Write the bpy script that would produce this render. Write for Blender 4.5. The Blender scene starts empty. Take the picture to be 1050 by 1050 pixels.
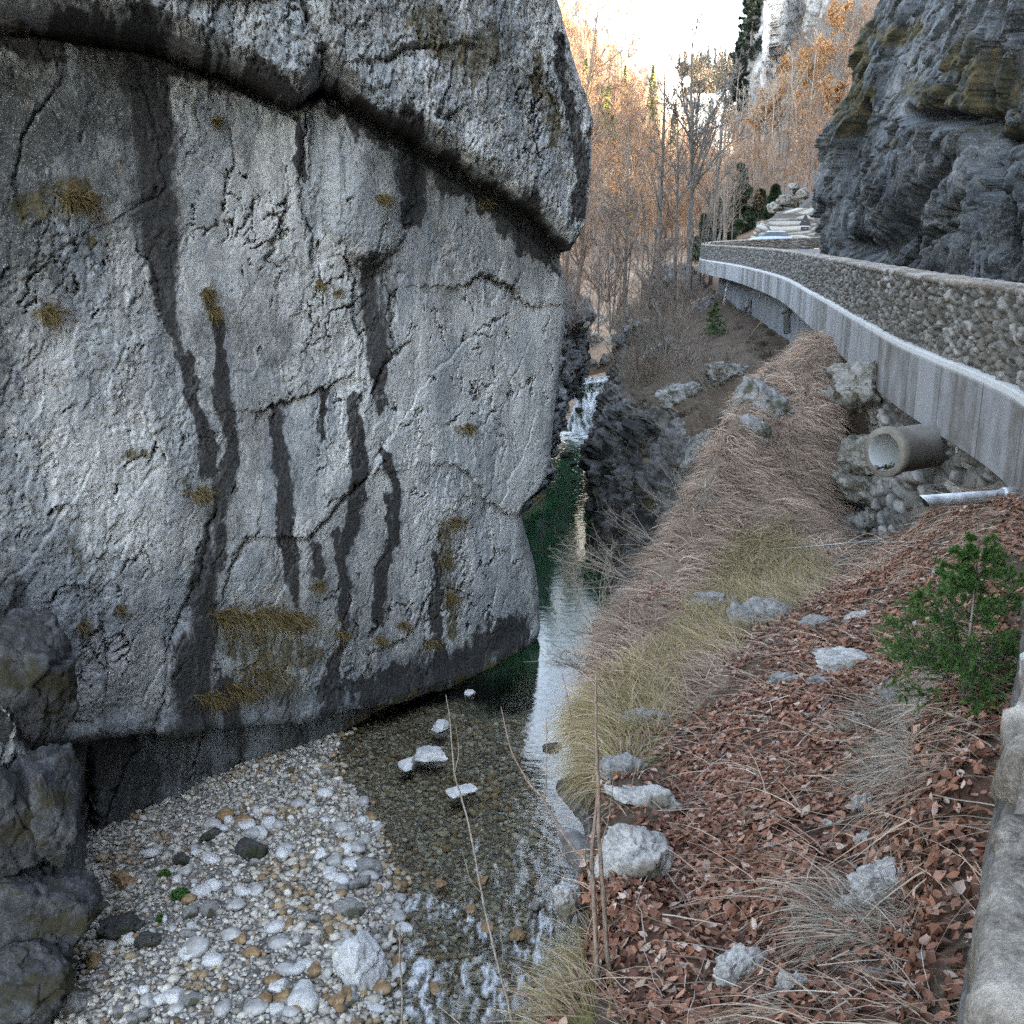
import bpy, math, random
import numpy as np
from mathutils import Vector, Matrix
from mathutils.bvhtree import BVHTree

rng = np.random.default_rng(11)
random.seed(5)
R = math.radians
SC = bpy.context.scene
COL = SC.collection
PITCH = R(15.0)
CP, SP = math.cos(PITCH), math.sin(PITCH)

# ---------------------------------------------------------------- camera maths
def ray(px, py):
    """direction (unit depth) through a photo pixel (1050 px frame); camera at the origin, pitched down 15 deg"""
    u = (np.asarray(px, float) - 525) / 1050
    v = (525 - np.asarray(py, float)) / 1050
    return np.stack([u, CP + v * SP, -SP + v * CP], -1)

def P(px, py, t):
    return tuple(ray(px, py) * t)

def proj(V):
    V = np.asarray(V)
    d = V[..., 1] * CP - V[..., 2] * SP
    d = np.where(np.abs(d) < 1e-3, 1e-3, d)
    up = V[..., 1] * SP + V[..., 2] * CP
    return 525 + 1050 * V[..., 0] / d, 525 - 1050 * up / d

# ---------------------------------------------------------------- noise
def _h(ix, iy, iz, seed):
    with np.errstate(over='ignore'):
        h = ix.astype(np.uint32) * np.uint32(374761393) + iy.astype(np.uint32) * np.uint32(668265263) \
            + iz.astype(np.uint32) * np.uint32(2147483647 - 58) * np.uint32(31) + np.uint32((seed * 1274126177) & 0xffffffff)
        h = (h ^ (h >> np.uint32(13))) * np.uint32(1274126177)
        h = (h ^ (h >> np.uint32(16))) * np.uint32(2246822519)
        h = h ^ (h >> np.uint32(15))
    return h

def _f(h):
    return (h & np.uint32(0xffffff)).astype(np.float32) / np.float32(0xffffff)

def perlin(p, seed=0):
    p = np.asarray(p, np.float32)
    i = np.floor(p).astype(np.int64)
    f = p - i
    w = f * f * f * (f * (f * 6 - 15) + 10)
    out = 0
    for dx in (0, 1):
        wx = w[:, 0] if dx else 1 - w[:, 0]
        for dy in (0, 1):
            wy = w[:, 1] if dy else 1 - w[:, 1]
            for dz in (0, 1):
                wz = w[:, 2] if dz else 1 - w[:, 2]
                h = _h(i[:, 0] + dx, i[:, 1] + dy, i[:, 2] + dz, seed)
                gx = ((h & np.uint32(1023)).astype(np.float32) / 511.5 - 1)
                gy = (((h >> np.uint32(10)) & np.uint32(1023)).astype(np.float32) / 511.5 - 1)
                gz = (((h >> np.uint32(20)) & np.uint32(1023)).astype(np.float32) / 511.5 - 1)
                out = out + wx * wy * wz * (gx * (f[:, 0] - dx) + gy * (f[:, 1] - dy) + gz * (f[:, 2] - dz))
    return out

def fbm(p, oct=4, seed=0, gain=.5, lac=2.03):
    p = np.asarray(p, np.float32)
    s, a = 0, 1.0
    for k in range(oct):
        s = s + a * perlin(p + 17.3 * k, seed + k)
        p = p * lac; a *= gain
    return s

def ridged(p, oct=4, seed=0, gain=.55):
    p = np.asarray(p, np.float32)
    s, a = 0, 1.0
    for k in range(oct):
        s = s + a * (1 - 2 * np.abs(perlin(p + 9.7 * k, seed + k)))
        p = p * 2.07; a *= gain
    return s

def worley(p, seed=0, facet=0.0):
    """F1, F2, random per cell, facet height (a random plane through each cell)"""
    p = np.asarray(p, np.float32)
    i = np.floor(p).astype(np.int64)
    n = len(p)
    f1 = np.full(n, 9., np.float32); f2 = np.full(n, 9., np.float32)
    cid = np.zeros(n, np.float32); fac = np.zeros(n, np.float32)
    for dx in (-1, 0, 1):
        for dy in (-1, 0, 1):
            for dz in (-1, 0, 1):
                cx, cy, cz = i[:, 0] + dx, i[:, 1] + dy, i[:, 2] + dz
                h = _h(cx, cy, cz, seed)
                h2 = _h(cx, cy, cz, seed + 77)
                ox = cx + (h & np.uint32(1023)).astype(np.float32) / 1023
                oy = cy + ((h >> np.uint32(10)) & np.uint32(1023)).astype(np.float32) / 1023
                oz = cz + ((h >> np.uint32(20)) & np.uint32(1023)).astype(np.float32) / 1023
                rx, ry, rz = p[:, 0] - ox, p[:, 1] - oy, p[:, 2] - oz
                d = np.sqrt(rx * rx + ry * ry + rz * rz)
                m = d < f1
                f2 = np.where(m, f1, np.minimum(f2, d))
                f1 = np.where(m, d, f1)
                cid = np.where(m, _f(h2), cid)
                gx = ((h2 & np.uint32(255)).astype(np.float32) / 127.5 - 1)
                gy = (((h2 >> np.uint32(8)) & np.uint32(255)).astype(np.float32) / 127.5 - 1)
                gz = (((h2 >> np.uint32(16)) & np.uint32(255)).astype(np.float32) / 127.5 - 1)
                fac = np.where(m, gx * rx + gy * ry + gz * rz + .5 * (((h2 >> np.uint32(24)) & np.uint32(255)).astype(np.float32) / 127.5 - 1), fac)
    return f1, f2, cid, fac

def sstep(a, b, x):
    t = np.clip((x - a) / (b - a), 0, 1)
    return t * t * (3 - 2 * t)

def pl_dist(px, py, pts):
    """distance to a polyline in pixels"""
    best = np.full(px.shape, 1e9)
    for (x0, y0), (x1, y1) in zip(pts[:-1], pts[1:]):
        dx, dy = x1 - x0, y1 - y0
        L = dx * dx + dy * dy + 1e-9
        t = np.clip(((px - x0) * dx + (py - y0) * dy) / L, 0, 1)
        best = np.minimum(best, np.hypot(px - x0 - t * dx, py - y0 - t * dy))
    return best

def pl_field(px, py, pts):
    """polyline of (x, y, width): returns distance / local width"""
    best = np.full(px.shape, 1e9)
    for (x0, y0, w0), (x1, y1, w1) in zip(pts[:-1], pts[1:]):
        dx, dy = x1 - x0, y1 - y0
        L = dx * dx + dy * dy + 1e-9
        t = np.clip(((px - x0) * dx + (py - y0) * dy) / L, 0, 1)
        best = np.minimum(best, np.hypot(px - x0 - t * dx, py - y0 - t * dy) / (w0 + t * (w1 - w0)))
    return best

def poly_sd(px, py, pts):
    """signed distance to a polygon, positive inside"""
    d = pl_dist(px, py, list(pts) + [pts[0]])
    ins = np.zeros(px.shape, bool)
    n = len(pts)
    for k in range(n):
        x0, y0 = pts[k]; x1, y1 = pts[(k + 1) % n]
        if y0 == y1: continue
        c = (y0 > py) != (y1 > py)
        ins ^= c & (px < (x1 - x0) * (py - y0) / (y1 - y0) + x0)
    return np.where(ins, d, -d)

# ---------------------------------------------------------------- meshes
def link(o, parent=None):
    COL.objects.link(o)
    if parent is not None:
        o.parent = parent
        o.matrix_parent_inverse = Matrix.Translation(-parent.location)   # parts keep world coordinates (sub-part parents sit at 0)
    return o

def mesh_np(name, V, faces, mat=None, smooth=True, attrs=None, parent=None, loc=None):
    V = np.ascontiguousarray(np.asarray(V, np.float32).reshape(-1, 3))
    if loc is not None: V = V - np.asarray(loc, np.float32)
    if isinstance(faces, np.ndarray): faces = [faces]
    me = bpy.data.meshes.new(name)
    me.vertices.add(len(V)); me.vertices.foreach_set('co', V.ravel())
    faces = [np.asarray(f, np.int32) for f in faces if len(f)]
    idx = np.concatenate([f.ravel() for f in faces])
    tot = np.concatenate([np.full(len(f), f.shape[1], np.int32) for f in faces])
    st = np.concatenate([[0], np.cumsum(tot)[:-1]]).astype(np.int32)
    me.loops.add(len(idx)); me.loops.foreach_set('vertex_index', idx)
    me.polygons.add(len(tot)); me.polygons.foreach_set('loop_start', st); me.polygons.foreach_set('loop_total', tot)
    me.polygons.foreach_set('use_smooth', np.full(len(tot), bool(smooth)))
    me.update(calc_edges=True)
    for k, a in (attrs or {}).items():
        a = np.asarray(a, np.float32)
        if a.ndim == 1:
            me.attributes.new(k, 'FLOAT', 'POINT').data.foreach_set('value', np.ascontiguousarray(a))
        else:
            c = np.ones((len(V), 4), np.float32); c[:, :a.shape[1]] = a
            me.attributes.new(k, 'FLOAT_COLOR', 'POINT').data.foreach_set('color', c.ravel())
    if mat: me.materials.append(mat)
    o = bpy.data.objects.new(name, me)
    link(o, parent)
    if loc is not None: o.location = loc
    return o

def tag(o, label=None, cat=None, group=None, kind=None):
    for k, v in (('label', label), ('category', cat), ('group', group), ('kind', kind)):
        if v: o[k] = v
    return o

def empty(name, loc, label, cat, group=None, rz=0):
    o = bpy.data.objects.new(name, None); link(o)
    o.location = loc; o.rotation_euler = (0, 0, rz); o.empty_display_size = .2
    return tag(o, label, cat, group)

def gridf(nr, nc, flip=False):
    r, c = np.meshgrid(np.arange(nr - 1), np.arange(nc - 1), indexing='ij')
    a = (r * nc + c).ravel()
    q = np.stack([a, a + 1, a + nc + 1, a + nc], -1)
    return q[:, ::-1] if flip else q

def catmull(ctrl, n, axis=0):
    """Catmull-Rom through control points along an axis; n = subdivisions per interval (int or list)"""
    C = np.moveaxis(np.asarray(ctrl, float), axis, 0)
    m = len(C)
    ns = [n] * (m - 1) if np.isscalar(n) else list(n)
    out = []
    for k in range(m - 1):
        p1, p2 = C[k], C[k + 1]
        p0 = C[k - 1] if k else 2 * p1 - p2
        p3 = C[k + 2] if k + 2 < m else 2 * p2 - p1
        t = np.linspace(0, 1, ns[k], endpoint=False).reshape((-1,) + (1,) * (C.ndim - 1))
        out.append(.5 * (2 * p1 + (p2 - p0) * t + (2 * p0 - 5 * p1 + 4 * p2 - p3) * t ** 2 + (3 * p1 - p0 - 3 * p2 + p3) * t ** 3))
    out.append(C[-1:])
    return np.moveaxis(np.concatenate(out), 0, axis)

def normals(G):
    a = np.gradient(G, axis=0); b = np.gradient(G, axis=1)
    n = np.cross(a, b)
    return n / (np.linalg.norm(n, axis=-1, keepdims=True) + 1e-9)

def unit(v):
    return v / (np.linalg.norm(v, axis=-1, keepdims=True) + 1e-9)

def batch_tubes(PT, RD, sides=4):
    """PT (M,K,3) centre lines, RD (M,K) radii -> verts, quads"""
    PT = np.asarray(PT, np.float32); RD = np.asarray(RD, np.float32)
    M, K, _ = PT.shape
    T = unit(np.gradient(PT, axis=1))
    ref = np.where(np.abs(T[:, :1, 2:3]) > .9, np.array([1., 0, 0]), np.array([0, 0, 1.]))
    ref = np.broadcast_to(ref, T.shape)
    A = unit(np.cross(T, ref)); B = np.cross(T, A)
    ang = np.arange(sides) * 2 * np.pi / sides
    V = PT[:, :, None] + RD[:, :, None, None] * (np.cos(ang)[None, None, :, None] * A[:, :, None] + np.sin(ang)[None, None, :, None] * B[:, :, None])
    m, k, s = np.meshgrid(np.arange(M), np.arange(K - 1), np.arange(sides), indexing='ij')
    s2 = (s + 1) % sides
    i = lambda kk, ss: (m * K + kk) * sides + ss
    F = np.stack([i(k, s), i(k, s2), i(k + 1, s2), i(k + 1, s)], -1).reshape(-1, 4)
    return V.reshape(-1, 3), F

def batch_ribbons(PT, W, side):
    """flat blades: PT (M,K,3), W (M,K) half widths, side (M,3)"""
    M, K, _ = PT.shape
    L = PT - W[..., None] * side[:, None]; Rr = PT + W[..., None] * side[:, None]
    V = np.stack([L, Rr], 2).reshape(-1, 3)
    m, k = np.meshgrid(np.arange(M), np.arange(K - 1), indexing='ij')
    b = (m * K + k) * 2
    F = np.stack([b, b + 1, b + 3, b + 2], -1).reshape(-1, 4)
    return V, F

def merge(parts):
    Vs, Fs, off = [], [], 0
    for V, F in parts:
        Vs.append(V); Fs.append(F + off); off += len(V)
    w = {}
    for F in Fs: w.setdefault(F.shape[1], []).append(F)
    return np.concatenate(Vs), [np.concatenate(f) for f in w.values()]

def box(x0, x1, y0, y1, z0, z1):
    V = np.array([[x, y, z] for z in (z0, z1) for y in (y0, y1) for x in (x0, x1)], float)
    F = np.array([[0, 2, 3, 1], [4, 5, 7, 6], [0, 1, 5, 4], [2, 6, 7, 3], [0, 4, 6, 2], [1, 3, 7, 5]])
    return V, F

def bevel(o, w, seg=2):
    m = o.modifiers.new('bevel', 'BEVEL'); m.width = w; m.segments = seg; m.limit_method = 'ANGLE'
    return o

def icosphere(level):
    import bmesh
    bm = bmesh.new(); bmesh.ops.create_icosphere(bm, subdivisions=level, radius=1)
    V = np.array([v.co[:] for v in bm.verts]); F = np.array([[v.index for v in f.verts] for f in bm.faces])
    bm.free(); return V, F
ICO = {k: icosphere(k) for k in (1, 2, 3, 4, 5, 6)}

def randrot(n):
    q = unit(rng.normal(size=(n, 4)))
    w, x, y, z = q.T
    return np.stack([1 - 2 * (y * y + z * z), 2 * (x * y - z * w), 2 * (x * z + y * w),
                     2 * (x * y + z * w), 1 - 2 * (x * x + z * z), 2 * (y * z - x * w),
                     2 * (x * z - y * w), 2 * (y * z + x * w), 1 - 2 * (x * x + y * y)], -1).reshape(n, 3, 3)

def yawrot(a):
    c, s, o, l = np.cos(a), np.sin(a), np.zeros_like(a), np.ones_like(a)
    return np.stack([c, -s, o, s, c, o, o, o, l], -1).reshape(-1, 3, 3)

def stones(pos, size, level=1, flat=(.5, .85), cuts=3, rough=.1, tilt=.35):
    """many stones in one vertex array: pos (M,3), size (M,) half length"""
    T, F = ICO[level]
    M = len(pos)
    V = np.broadcast_to(T, (M,) + T.shape).copy()
    for k in range(cuts):                     # plane cuts make broken faces
        d = unit(rng.normal(size=(M, 3))); c = rng.uniform(.45, .85, (M, 1))
        dot = np.einsum('mvk,mk->mv', V, d)
        V -= np.maximum(dot - c, 0)[..., None] * d[:, None] * .92
    nz = perlin((V * 1.7 + rng.uniform(0, 99, (M, 1, 3))).reshape(-1, 3), 3).reshape(M, -1)
    V *= (1 + rough * 2 * nz)[..., None]
    V *= np.stack([np.ones(M), rng.uniform(.6, .95, M), rng.uniform(*flat, M)], -1)[:, None]
    V *= size[:, None, None]
    rx = rng.normal(0, tilt, M); c, s = np.cos(rx), np.sin(rx); o, l = np.zeros(M), np.ones(M)
    RX = np.stack([l, o, o, o, c, -s, o, s, c], -1).reshape(-1, 3, 3)
    RM = yawrot(rng.uniform(0, 6.283, M)) @ RX
    V = np.einsum('mij,mvj->mvi', RM, V) + pos[:, None]
    FF = (F[None] + (np.arange(M) * len(T))[:, None, None]).reshape(-1, 3)
    return V.reshape(-1, 3), FF, np.repeat(np.arange(M), len(T))

# ---------------------------------------------------------------- materials
class MB:
    def __init__(s, name, rough=.9, spec=.3):
        s.m = bpy.data.materials.new(name); s.m.use_nodes = True
        s.nt = s.m.node_tree; s.n = s.nt.nodes
        s.b = s.n['Principled BSDF']; s.out = s.n['Material Output']
        s.b.inputs['Roughness'].default_value = rough
        s.b.inputs['Specular IOR Level'].default_value = spec
        s.tc = s.n.new('ShaderNodeTexCoord').outputs['Object']
    def L(s, a, b): s.nt.links.new(a, b)
    def put(s, sock, v):
        if hasattr(v, 'is_linked'): s.L(v, sock)
        elif isinstance(v, (tuple, list)) and len(v) == 3 and sock.type == 'RGBA': sock.default_value = (*v, 1)
        else: sock.default_value = v
    def vec(s, scale=(1, 1, 1), loc=(0, 0, 0), src=None, rot=(0, 0, 0)):
        m = s.n.new('ShaderNodeMapping'); s.L(src or s.tc, m.inputs[0])
        m.inputs['Scale'].default_value = scale; m.inputs['Location'].default_value = loc; m.inputs['Rotation'].default_value = rot
        return m.outputs[0]
    def noise(s, scale, detail=4, rough=.55, vec=None, dist=0):
        t = s.n.new('ShaderNodeTexNoise'); s.L(vec or s.tc, t.inputs['Vector'])
        t.inputs['Scale'].default_value = scale; t.inputs['Detail'].default_value = detail
        t.inputs['Roughness'].default_value = rough; t.inputs['Distortion'].default_value = dist
        return t.outputs['Fac']
    def vor(s, scale, vec=None, feature='F1', rnd=1, out='Distance'):
        t = s.n.new('ShaderNodeTexVoronoi'); s.L(vec or s.tc, t.inputs['Vector']); t.feature = feature
        t.inputs['Scale'].default_value = scale; t.inputs['Randomness'].default_value = rnd
        return t.outputs[out]
    def attr(s, name, out='Fac'):
        a = s.n.new('ShaderNodeAttribute'); a.attribute_name = name; return a.outputs[out]
    def rand(s):
        return s.n.new('ShaderNodeObjectInfo').outputs['Random']
    def math(s, op, a, b=0., c=0., clamp=False):
        m = s.n.new('ShaderNodeMath'); m.operation = op; m.use_clamp = clamp
        for k, v in enumerate((a, b, c)): s.put(m.inputs[k], v)
        return m.outputs[0]
    def rng(s, x, a, b, c=0., d=1., smooth=True):
        m = s.n.new('ShaderNodeMapRange'); m.interpolation_type = 'SMOOTHSTEP' if smooth else 'LINEAR'
        for k, v in enumerate((x, a, b, c, d)): s.put(m.inputs[k], v)
        return m.outputs[0]
    def ramp(s, fac, stops):
        r = s.n.new('ShaderNodeValToRGB'); s.put(r.inputs[0], fac)
        e = r.color_ramp.elements
        while len(e) < len(stops): e.new(.5)
        for k, (p, c) in enumerate(stops): e[k].position = p; e[k].color = (*c, 1) if len(c) == 3 else c
        return r.outputs[0]
    def mix(s, fac, a, b, mode='MIX'):
        m = s.n.new('ShaderNodeMix'); m.data_type = 'RGBA'; m.blend_type = mode
        s.put(m.inputs[0], fac); s.put(m.inputs[6], a); s.put(m.inputs[7], b)
        return m.outputs[2]
    def bump(s, h, strength=.5, dist=.02, nrm=None):
        b = s.n.new('ShaderNodeBump'); b.inputs['Strength'].default_value = strength; b.inputs['Distance'].default_value = dist
        s.put(b.inputs['Height'], h)
        if nrm: s.L(nrm, b.inputs['Normal'])
        return b.outputs[0]
    def done(s, col=None, nrm=None, rough=None):
        if col is not None: s.put(s.b.inputs['Base Color'], col)
        if nrm is not None: s.L(nrm, s.b.inputs['Normal'])
        if rough is not None: s.put(s.b.inputs['Roughness'], rough)
        return s.m

def rock_material(name, dark, light, pale, stain_shade_col=(.021, .0205, .02), moss_col=(.07, .065, .025), bumpd=.035, fine=1.0):
    """limestone; attributes: stain (wet black, plus shade painted into recesses and cracks), moss (dry moss and lichen), tone (-1..1 paler or darker rock, on the river cliff partly painted shading)"""
    b = MB(name, .93, .2)
    big = b.noise(.45 * fine, 5, .6)
    mid = b.noise(2.6 * fine, 6, .65)
    fn = b.noise(14 * fine, 5, .7)
    st = b.noise(1.5 * fine, 6, .65, b.vec((1, 1, .22)))
    speck = b.noise(42 * fine, 3, .7)
    t = b.math('MULTIPLY_ADD', mid, .55, b.math('MULTIPLY_ADD', big, .8, b.math('MULTIPLY_ADD', st, .35, -.15)))
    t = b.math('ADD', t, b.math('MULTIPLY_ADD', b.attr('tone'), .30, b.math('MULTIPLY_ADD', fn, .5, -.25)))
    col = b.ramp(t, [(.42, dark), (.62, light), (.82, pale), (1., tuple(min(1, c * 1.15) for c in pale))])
    col = b.mix(b.rng(speck, .57, .70, 0, .85), col, tuple(min(.75, c * 1.35) for c in pale))
    col = b.mix(b.rng(speck, .44, .32, 0, .75), col, tuple(c * .5 for c in dark))
    bl = b.noise(.9 * fine, 4, .55, b.vec((1, 1, .5), (11, 2, 5)))
    col = b.mix(b.rng(bl, .48, .6, 0, .55), col, b.mix(b.rng(fn, .3, .7), tuple(c * k for c, k in zip(light, (.80, .88, .98))), tuple(c * k for c, k in zip(light, (1.15, 1.24, 1.36)))))
    warm = b.noise(3.1 * fine, 5, .7, b.vec((1, 1, .6), (7, 3, 1)))
    col = b.mix(b.rng(warm, .56, .72, 0, .45), col, (.2, .17, .12))
    pit = b.vor(9 * fine, b.vec((1, 1, .7)), 'DISTANCE_TO_EDGE')
    pn = b.noise(6.5 * fine, 7, .72, b.vec((1, 1, .75), (4, 9, 2)), .4)
    crk = b.rng(pn, .40, .33)
    col = b.mix(b.math('MULTIPLY', crk, .75), col, (.035, .034, .033))
    col = b.mix(b.rng(pn, .60, .70, 0, .55), col, tuple(min(.8, c * 1.35) for c in pale))
    dr = b.noise(4.5 * fine, 5, .65, b.vec((1, 1, .12), (2, 5, 1)))
    brk = b.math('ADD', b.math('MULTIPLY_ADD', mid, .8, -.4), b.math('MULTIPLY_ADD', fn, .7, -.35))
    brk = b.math('ADD', brk, b.math('MULTIPLY_ADD', dr, .7, -.35))
    sm = b.rng(b.math('ADD', b.attr('stain_shade'), brk), .32, .78)
    scol = b.mix(b.rng(fn, .35, .7), stain_shade_col, tuple(c * 2.6 for c in stain_shade_col))
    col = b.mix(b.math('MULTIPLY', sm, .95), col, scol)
    mm = b.rng(b.math('ADD', b.attr('moss'), brk), .4, .7)
    mcol = b.mix(b.rng(fn, .3, .7), moss_col, tuple(c * .45 for c in moss_col))
    mcol = b.mix(b.rng(mid, .45, .65, 0, .7), mcol, (.13, .095, .045))
    col = b.mix(b.math('MULTIPLY', mm, .9), col, mcol)
    h = b.math('MULTIPLY_ADD', fn, .5, b.math('MULTIPLY_ADD', mid, .6, b.math('MULTIPLY', speck, .25)))
    h = b.math('MULTIPLY_ADD', crk, -.7, h)
    h = b.math('MULTIPLY_ADD', b.rng(pit, 0, .12), .12, h)
    rg = b.math('MULTIPLY_ADD', sm, -.25, .95)
    return b.done(col, b.bump(h, .7, bumpd), rg)

def _mixv(s, amt, scale):
    t = s.n.new('ShaderNodeTexNoise'); s.L(s.tc, t.inputs['Vector']); t.inputs['Scale'].default_value = scale; t.inputs['Detail'].default_value = 4
    m = s.n.new('ShaderNodeVectorMath'); m.operation = 'MULTIPLY_ADD'
    s.L(t.outputs['Color'], m.inputs[0]); m.inputs[1].default_value = (amt,) * 3; s.L(s.tc, m.inputs[2])
    return m.outputs[0]
MB.mixv = _mixv
# ================================================================ left cliff
EV = np.array([.6, .8, 0]); NV = np.array([.8, -.6, 0]); KPL = -17.52
A0 = NV * KPL                                            # foot of the plane
DV = np.array([.06, -.998, 0])                            # direction the relief grows in: out of the face

def on_plane(px, py):
    d = ray(px, py); s = KPL / (d @ NV)
    p = d * s[..., None] if np.ndim(s) else d * s
    return (p - A0) @ EV, p[..., 2]

SIL = [(470, -330), (515, -130), (552, -5), (566, 45), (584, 100), (592, 130), (591, 170), (589, 205), (584, 232), (574, 250), (567, 268), (572, 305), (571, 335),
       (563, 400), (556, 470), (553, 487), (546, 500), (532, 512), (526, 522), (527, 535), (533, 555), (540, 580), (544, 605), (545, 640), (538, 665), (520, 690)]
_sp = np.array(SIL, float)
_su, _sz = on_plane(_sp[:, 0], _sp[:, 1])
_o = np.argsort(_sz); _sz, _su = _sz[_o], _su[_o]

EDGE = [(-400, -60), (-60, 15), (0, 30), (60, 40), (110, 46), (170, 56), (230, 78), (275, 102), (300, 110), (314, 101), (330, 88), (345, 95), (366, 114), (390, 132), (415, 143), (440, 156), (468, 172),
        (490, 187), (512, 197), (530, 212), (545, 222), (560, 236), (580, 262), (640, 300)]
UND = [(-400, 790), (-50, 772), (55, 752), (130, 741), (180, 742), (250, 735), (310, 727), (350, 716), (430, 706), (500, 682), (545, 652), (600, 620)]
_e = np.array(EDGE, float); _u = np.array(UND, float)
BUT = [(-500, 480), (-50, 530), (8, 590), (18, 640), (46, 690), (54, 745), (74, 770), (90, 800), (93, 850), (97, 900), (98, 960), (70, 990), (20, 1010), (-500, 1100)]

CRK = [  # x, y, half width px ; last entry of each: depth m, step m
    ([(290, -10, 5), (303, 20, 6), (316, 48, 7), (324, 76, 8), (318, 100, 8)], .9, .25),
    ([(478, 292, 2), (488, 285, 4), (505, 285, 5), (520, 297, 4), (532, 308, 3), (545, 312, 2)], .45, .25),
    ([(272, 418, 2), (285, 411, 3), (308, 404, 3.5), (332, 396, 3), (347, 384, 2)], .3, .15),
    ([(378, 478, 2), (352, 503, 3.5), (334, 527, 4), (316, 546, 3.5), (300, 545, 2)], .3, .2),
    ([(268, 538, 1.5), (250, 552, 3), (238, 568, 3), (228, 600, 2)], .25, .1),
    ([(222, 520, 2), (214, 552, 3), (204, 590, 3), (190, 615, 4), (176, 640, 4), (170, 680, 3.5), (163, 730, 3)], .4, -.35),
    ([(293, 205, 2), (284, 240, 3), (272, 268, 3.5), (284, 276, 2)], .3, .12),
    ([(316, 115, 2), (308, 160, 3), (306, 205, 2.5), (318, 240, 2), (316, 268, 2.5)], .3, .15),
    ([(420, 345, 1.5), (402, 358, 3), (388, 380, 3), (381, 400, 2)], .3, .12),
    ([(402, 440, 1.5), (382, 470, 3), (372, 485, 2.5), (350, 505, 3)], .25, -.12),
    ([(352, 262, 2), (362, 290, 4), (360, 330, 3), (368, 350, 2)], .3, .2),
    ([(392, 290, 2), (400, 320, 3), (398, 345, 2)], .25, .1),
    ([(100, 632, 1.5), (108, 660, 3), (106, 700, 2.5)], .25, .1),
    ([(77, 590, 1.5), (84, 620, 2), (82, 690, 2)], .15, 0),
    ([(50, 580, 1.5), (55, 640, 2), (54, 720, 2)], .12, 0),
    ([(140, 255, 1.5), (152, 275, 2.5), (160, 290, 2)], .2, .1),
    ([(500, 425, 1.5), (518, 440, 2.5), (528, 455, 2)], .15, .05),
    ([(466, 470, 1.5), (478, 478, 3), (500, 512, 3), (518, 520, 3)], .2, .2),
    ([(380, 660, 2), (402, 655, 3), (425, 638, 3), (440, 600, 2)], .25, .12),
    ([(90, 770, 3), (92, 820, 6), (94, 875, 7)], .8, 0),
    ([(205, 740, 2), (206, 765, 2.5), (197, 800, 2)], .25, .15),
    ([(130, 745, 2), (137, 770, 3), (118, 815, 3), (108, 850, 2)], .3, .15),
    ([(152, 828, 1.5), (146, 850, 3), (135, 872, 3)], .35, .15),
    ([(60, 90, 1.5), (30, 130, 2), (12, 190, 2)], .15, .05),
    ([(235, 130, 1.5), (240, 165, 2), (230, 200, 2), (232, 185, 1)], .15, .05),
    ([(395, 232, 1.5), (385, 255, 2), (400, 262, 1.5)], .2, .05),
    ([(432, 62, 3), (400, 70, 4), (388, 75, 3)], .35, .2),
    ([(452, 95, 2), (440, 130, 3), (462, 137, 3)], .3, .2),
    ([(215, 22, 3), (240, 14, 4), (262, 20, 3)], .35, .25),
]
STN = [  # stains, and shade painted along the overhang recess: polylines of x, y, half width
    [(146, 52, 28), (148, 110, 29), (152, 160, 28), (158, 225, 24), (163, 262, 20), (166, 300, 12)],
    [(166, 300, 10), (180, 350, 7), (192, 385, 7), (205, 430, 9), (212, 478, 10)],
    [(221, 315, 4), (226, 380, 8), (230, 430, 8), (232, 480, 10), (222, 520, 12)],
    [(287, 415, 8), (288, 470, 9), (292, 540, 9), (298, 580, 10), (304, 610, 7)],
    [(330, 402, 4), (331, 440, 3)], [(321, 548, 6), (324, 590, 6)], [(344, 540, 4), (350, 580, 4)],
    [(361, 405, 7), (364, 470, 10), (362, 510, 10), (358, 560, 9)],
    [(384, 275, 17), (384, 320, 15), (386, 360, 12), (388, 410, 5)],
    [(394, 455, 5), (404, 500, 7), (402, 550, 7), (390, 590, 6), (384, 640, 5)],
    [(412, 138, 17), (420, 180, 15), (423, 222, 9)], [(448, 565, 4), (446, 610, 5), (447, 662, 5)],
    [(218, 540, 12), (205, 600, 16), (196, 660, 22), (192, 735, 24)], [(228, 690, 10), (240, 735, 12)],
    [(350, 560, 6), (352, 640, 6), (330, 715, 8)], [(302, 130, 4), (306, 165, 6), (310, 180, 5)],
    [(518, 640, 22), (470, 670, 18), (420, 690, 14), (350, 700, 8)],
    [(0, 40, 14), (100, 55, 13), (180, 68, 12), (250, 95, 9), (300, 112, 8)],
    [(330, 100, 10), (370, 128, 14), (420, 158, 12), (470, 188, 15), (520, 220, 18), (556, 250, 18), (572, 262, 12)],
    [(560, 60, 6), (580, 120, 8), (588, 180, 8), (582, 230, 8)],
    [(194, 590, 4), (226, 560, 7)], [(18, 600, 10), (22, 660, 12), (40, 720, 10)],
]
MOS = [
    [(25, 215, 20), (60, 205, 24), (85, 200, 16)], [(85, 250, 9), (95, 245, 7)], [(46, 320, 12)] * 2, [(205, 505, 10), (190, 490, 9)],
    [(230, 650, 14), (270, 660, 24), (320, 660, 14)], [(250, 690, 22), (290, 690, 20)], [(213, 300, 5), (222, 330, 6)],
    [(430, 40, 22), (470, 80, 26), (500, 60, 20)], [(540, 75, 10), (560, 150, 10)], [(455, 540, 8), (460, 600, 7), (462, 640, 8)],
    [(50, 790, 9), (70, 800, 7)], [(470, 690, 12), (530, 665, 12)], [(420, 705, 10), (330, 770, 10), (240, 815, 10), (150, 860, 8)],
    [(70, 540, 6), (82, 570, 6)], [(345, 655, 6)] * 2, [(480, 440, 4)] * 2, [(120, 620, 5)] * 2, [(150, 460, 7), (130, 462, 6)],
]
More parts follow.
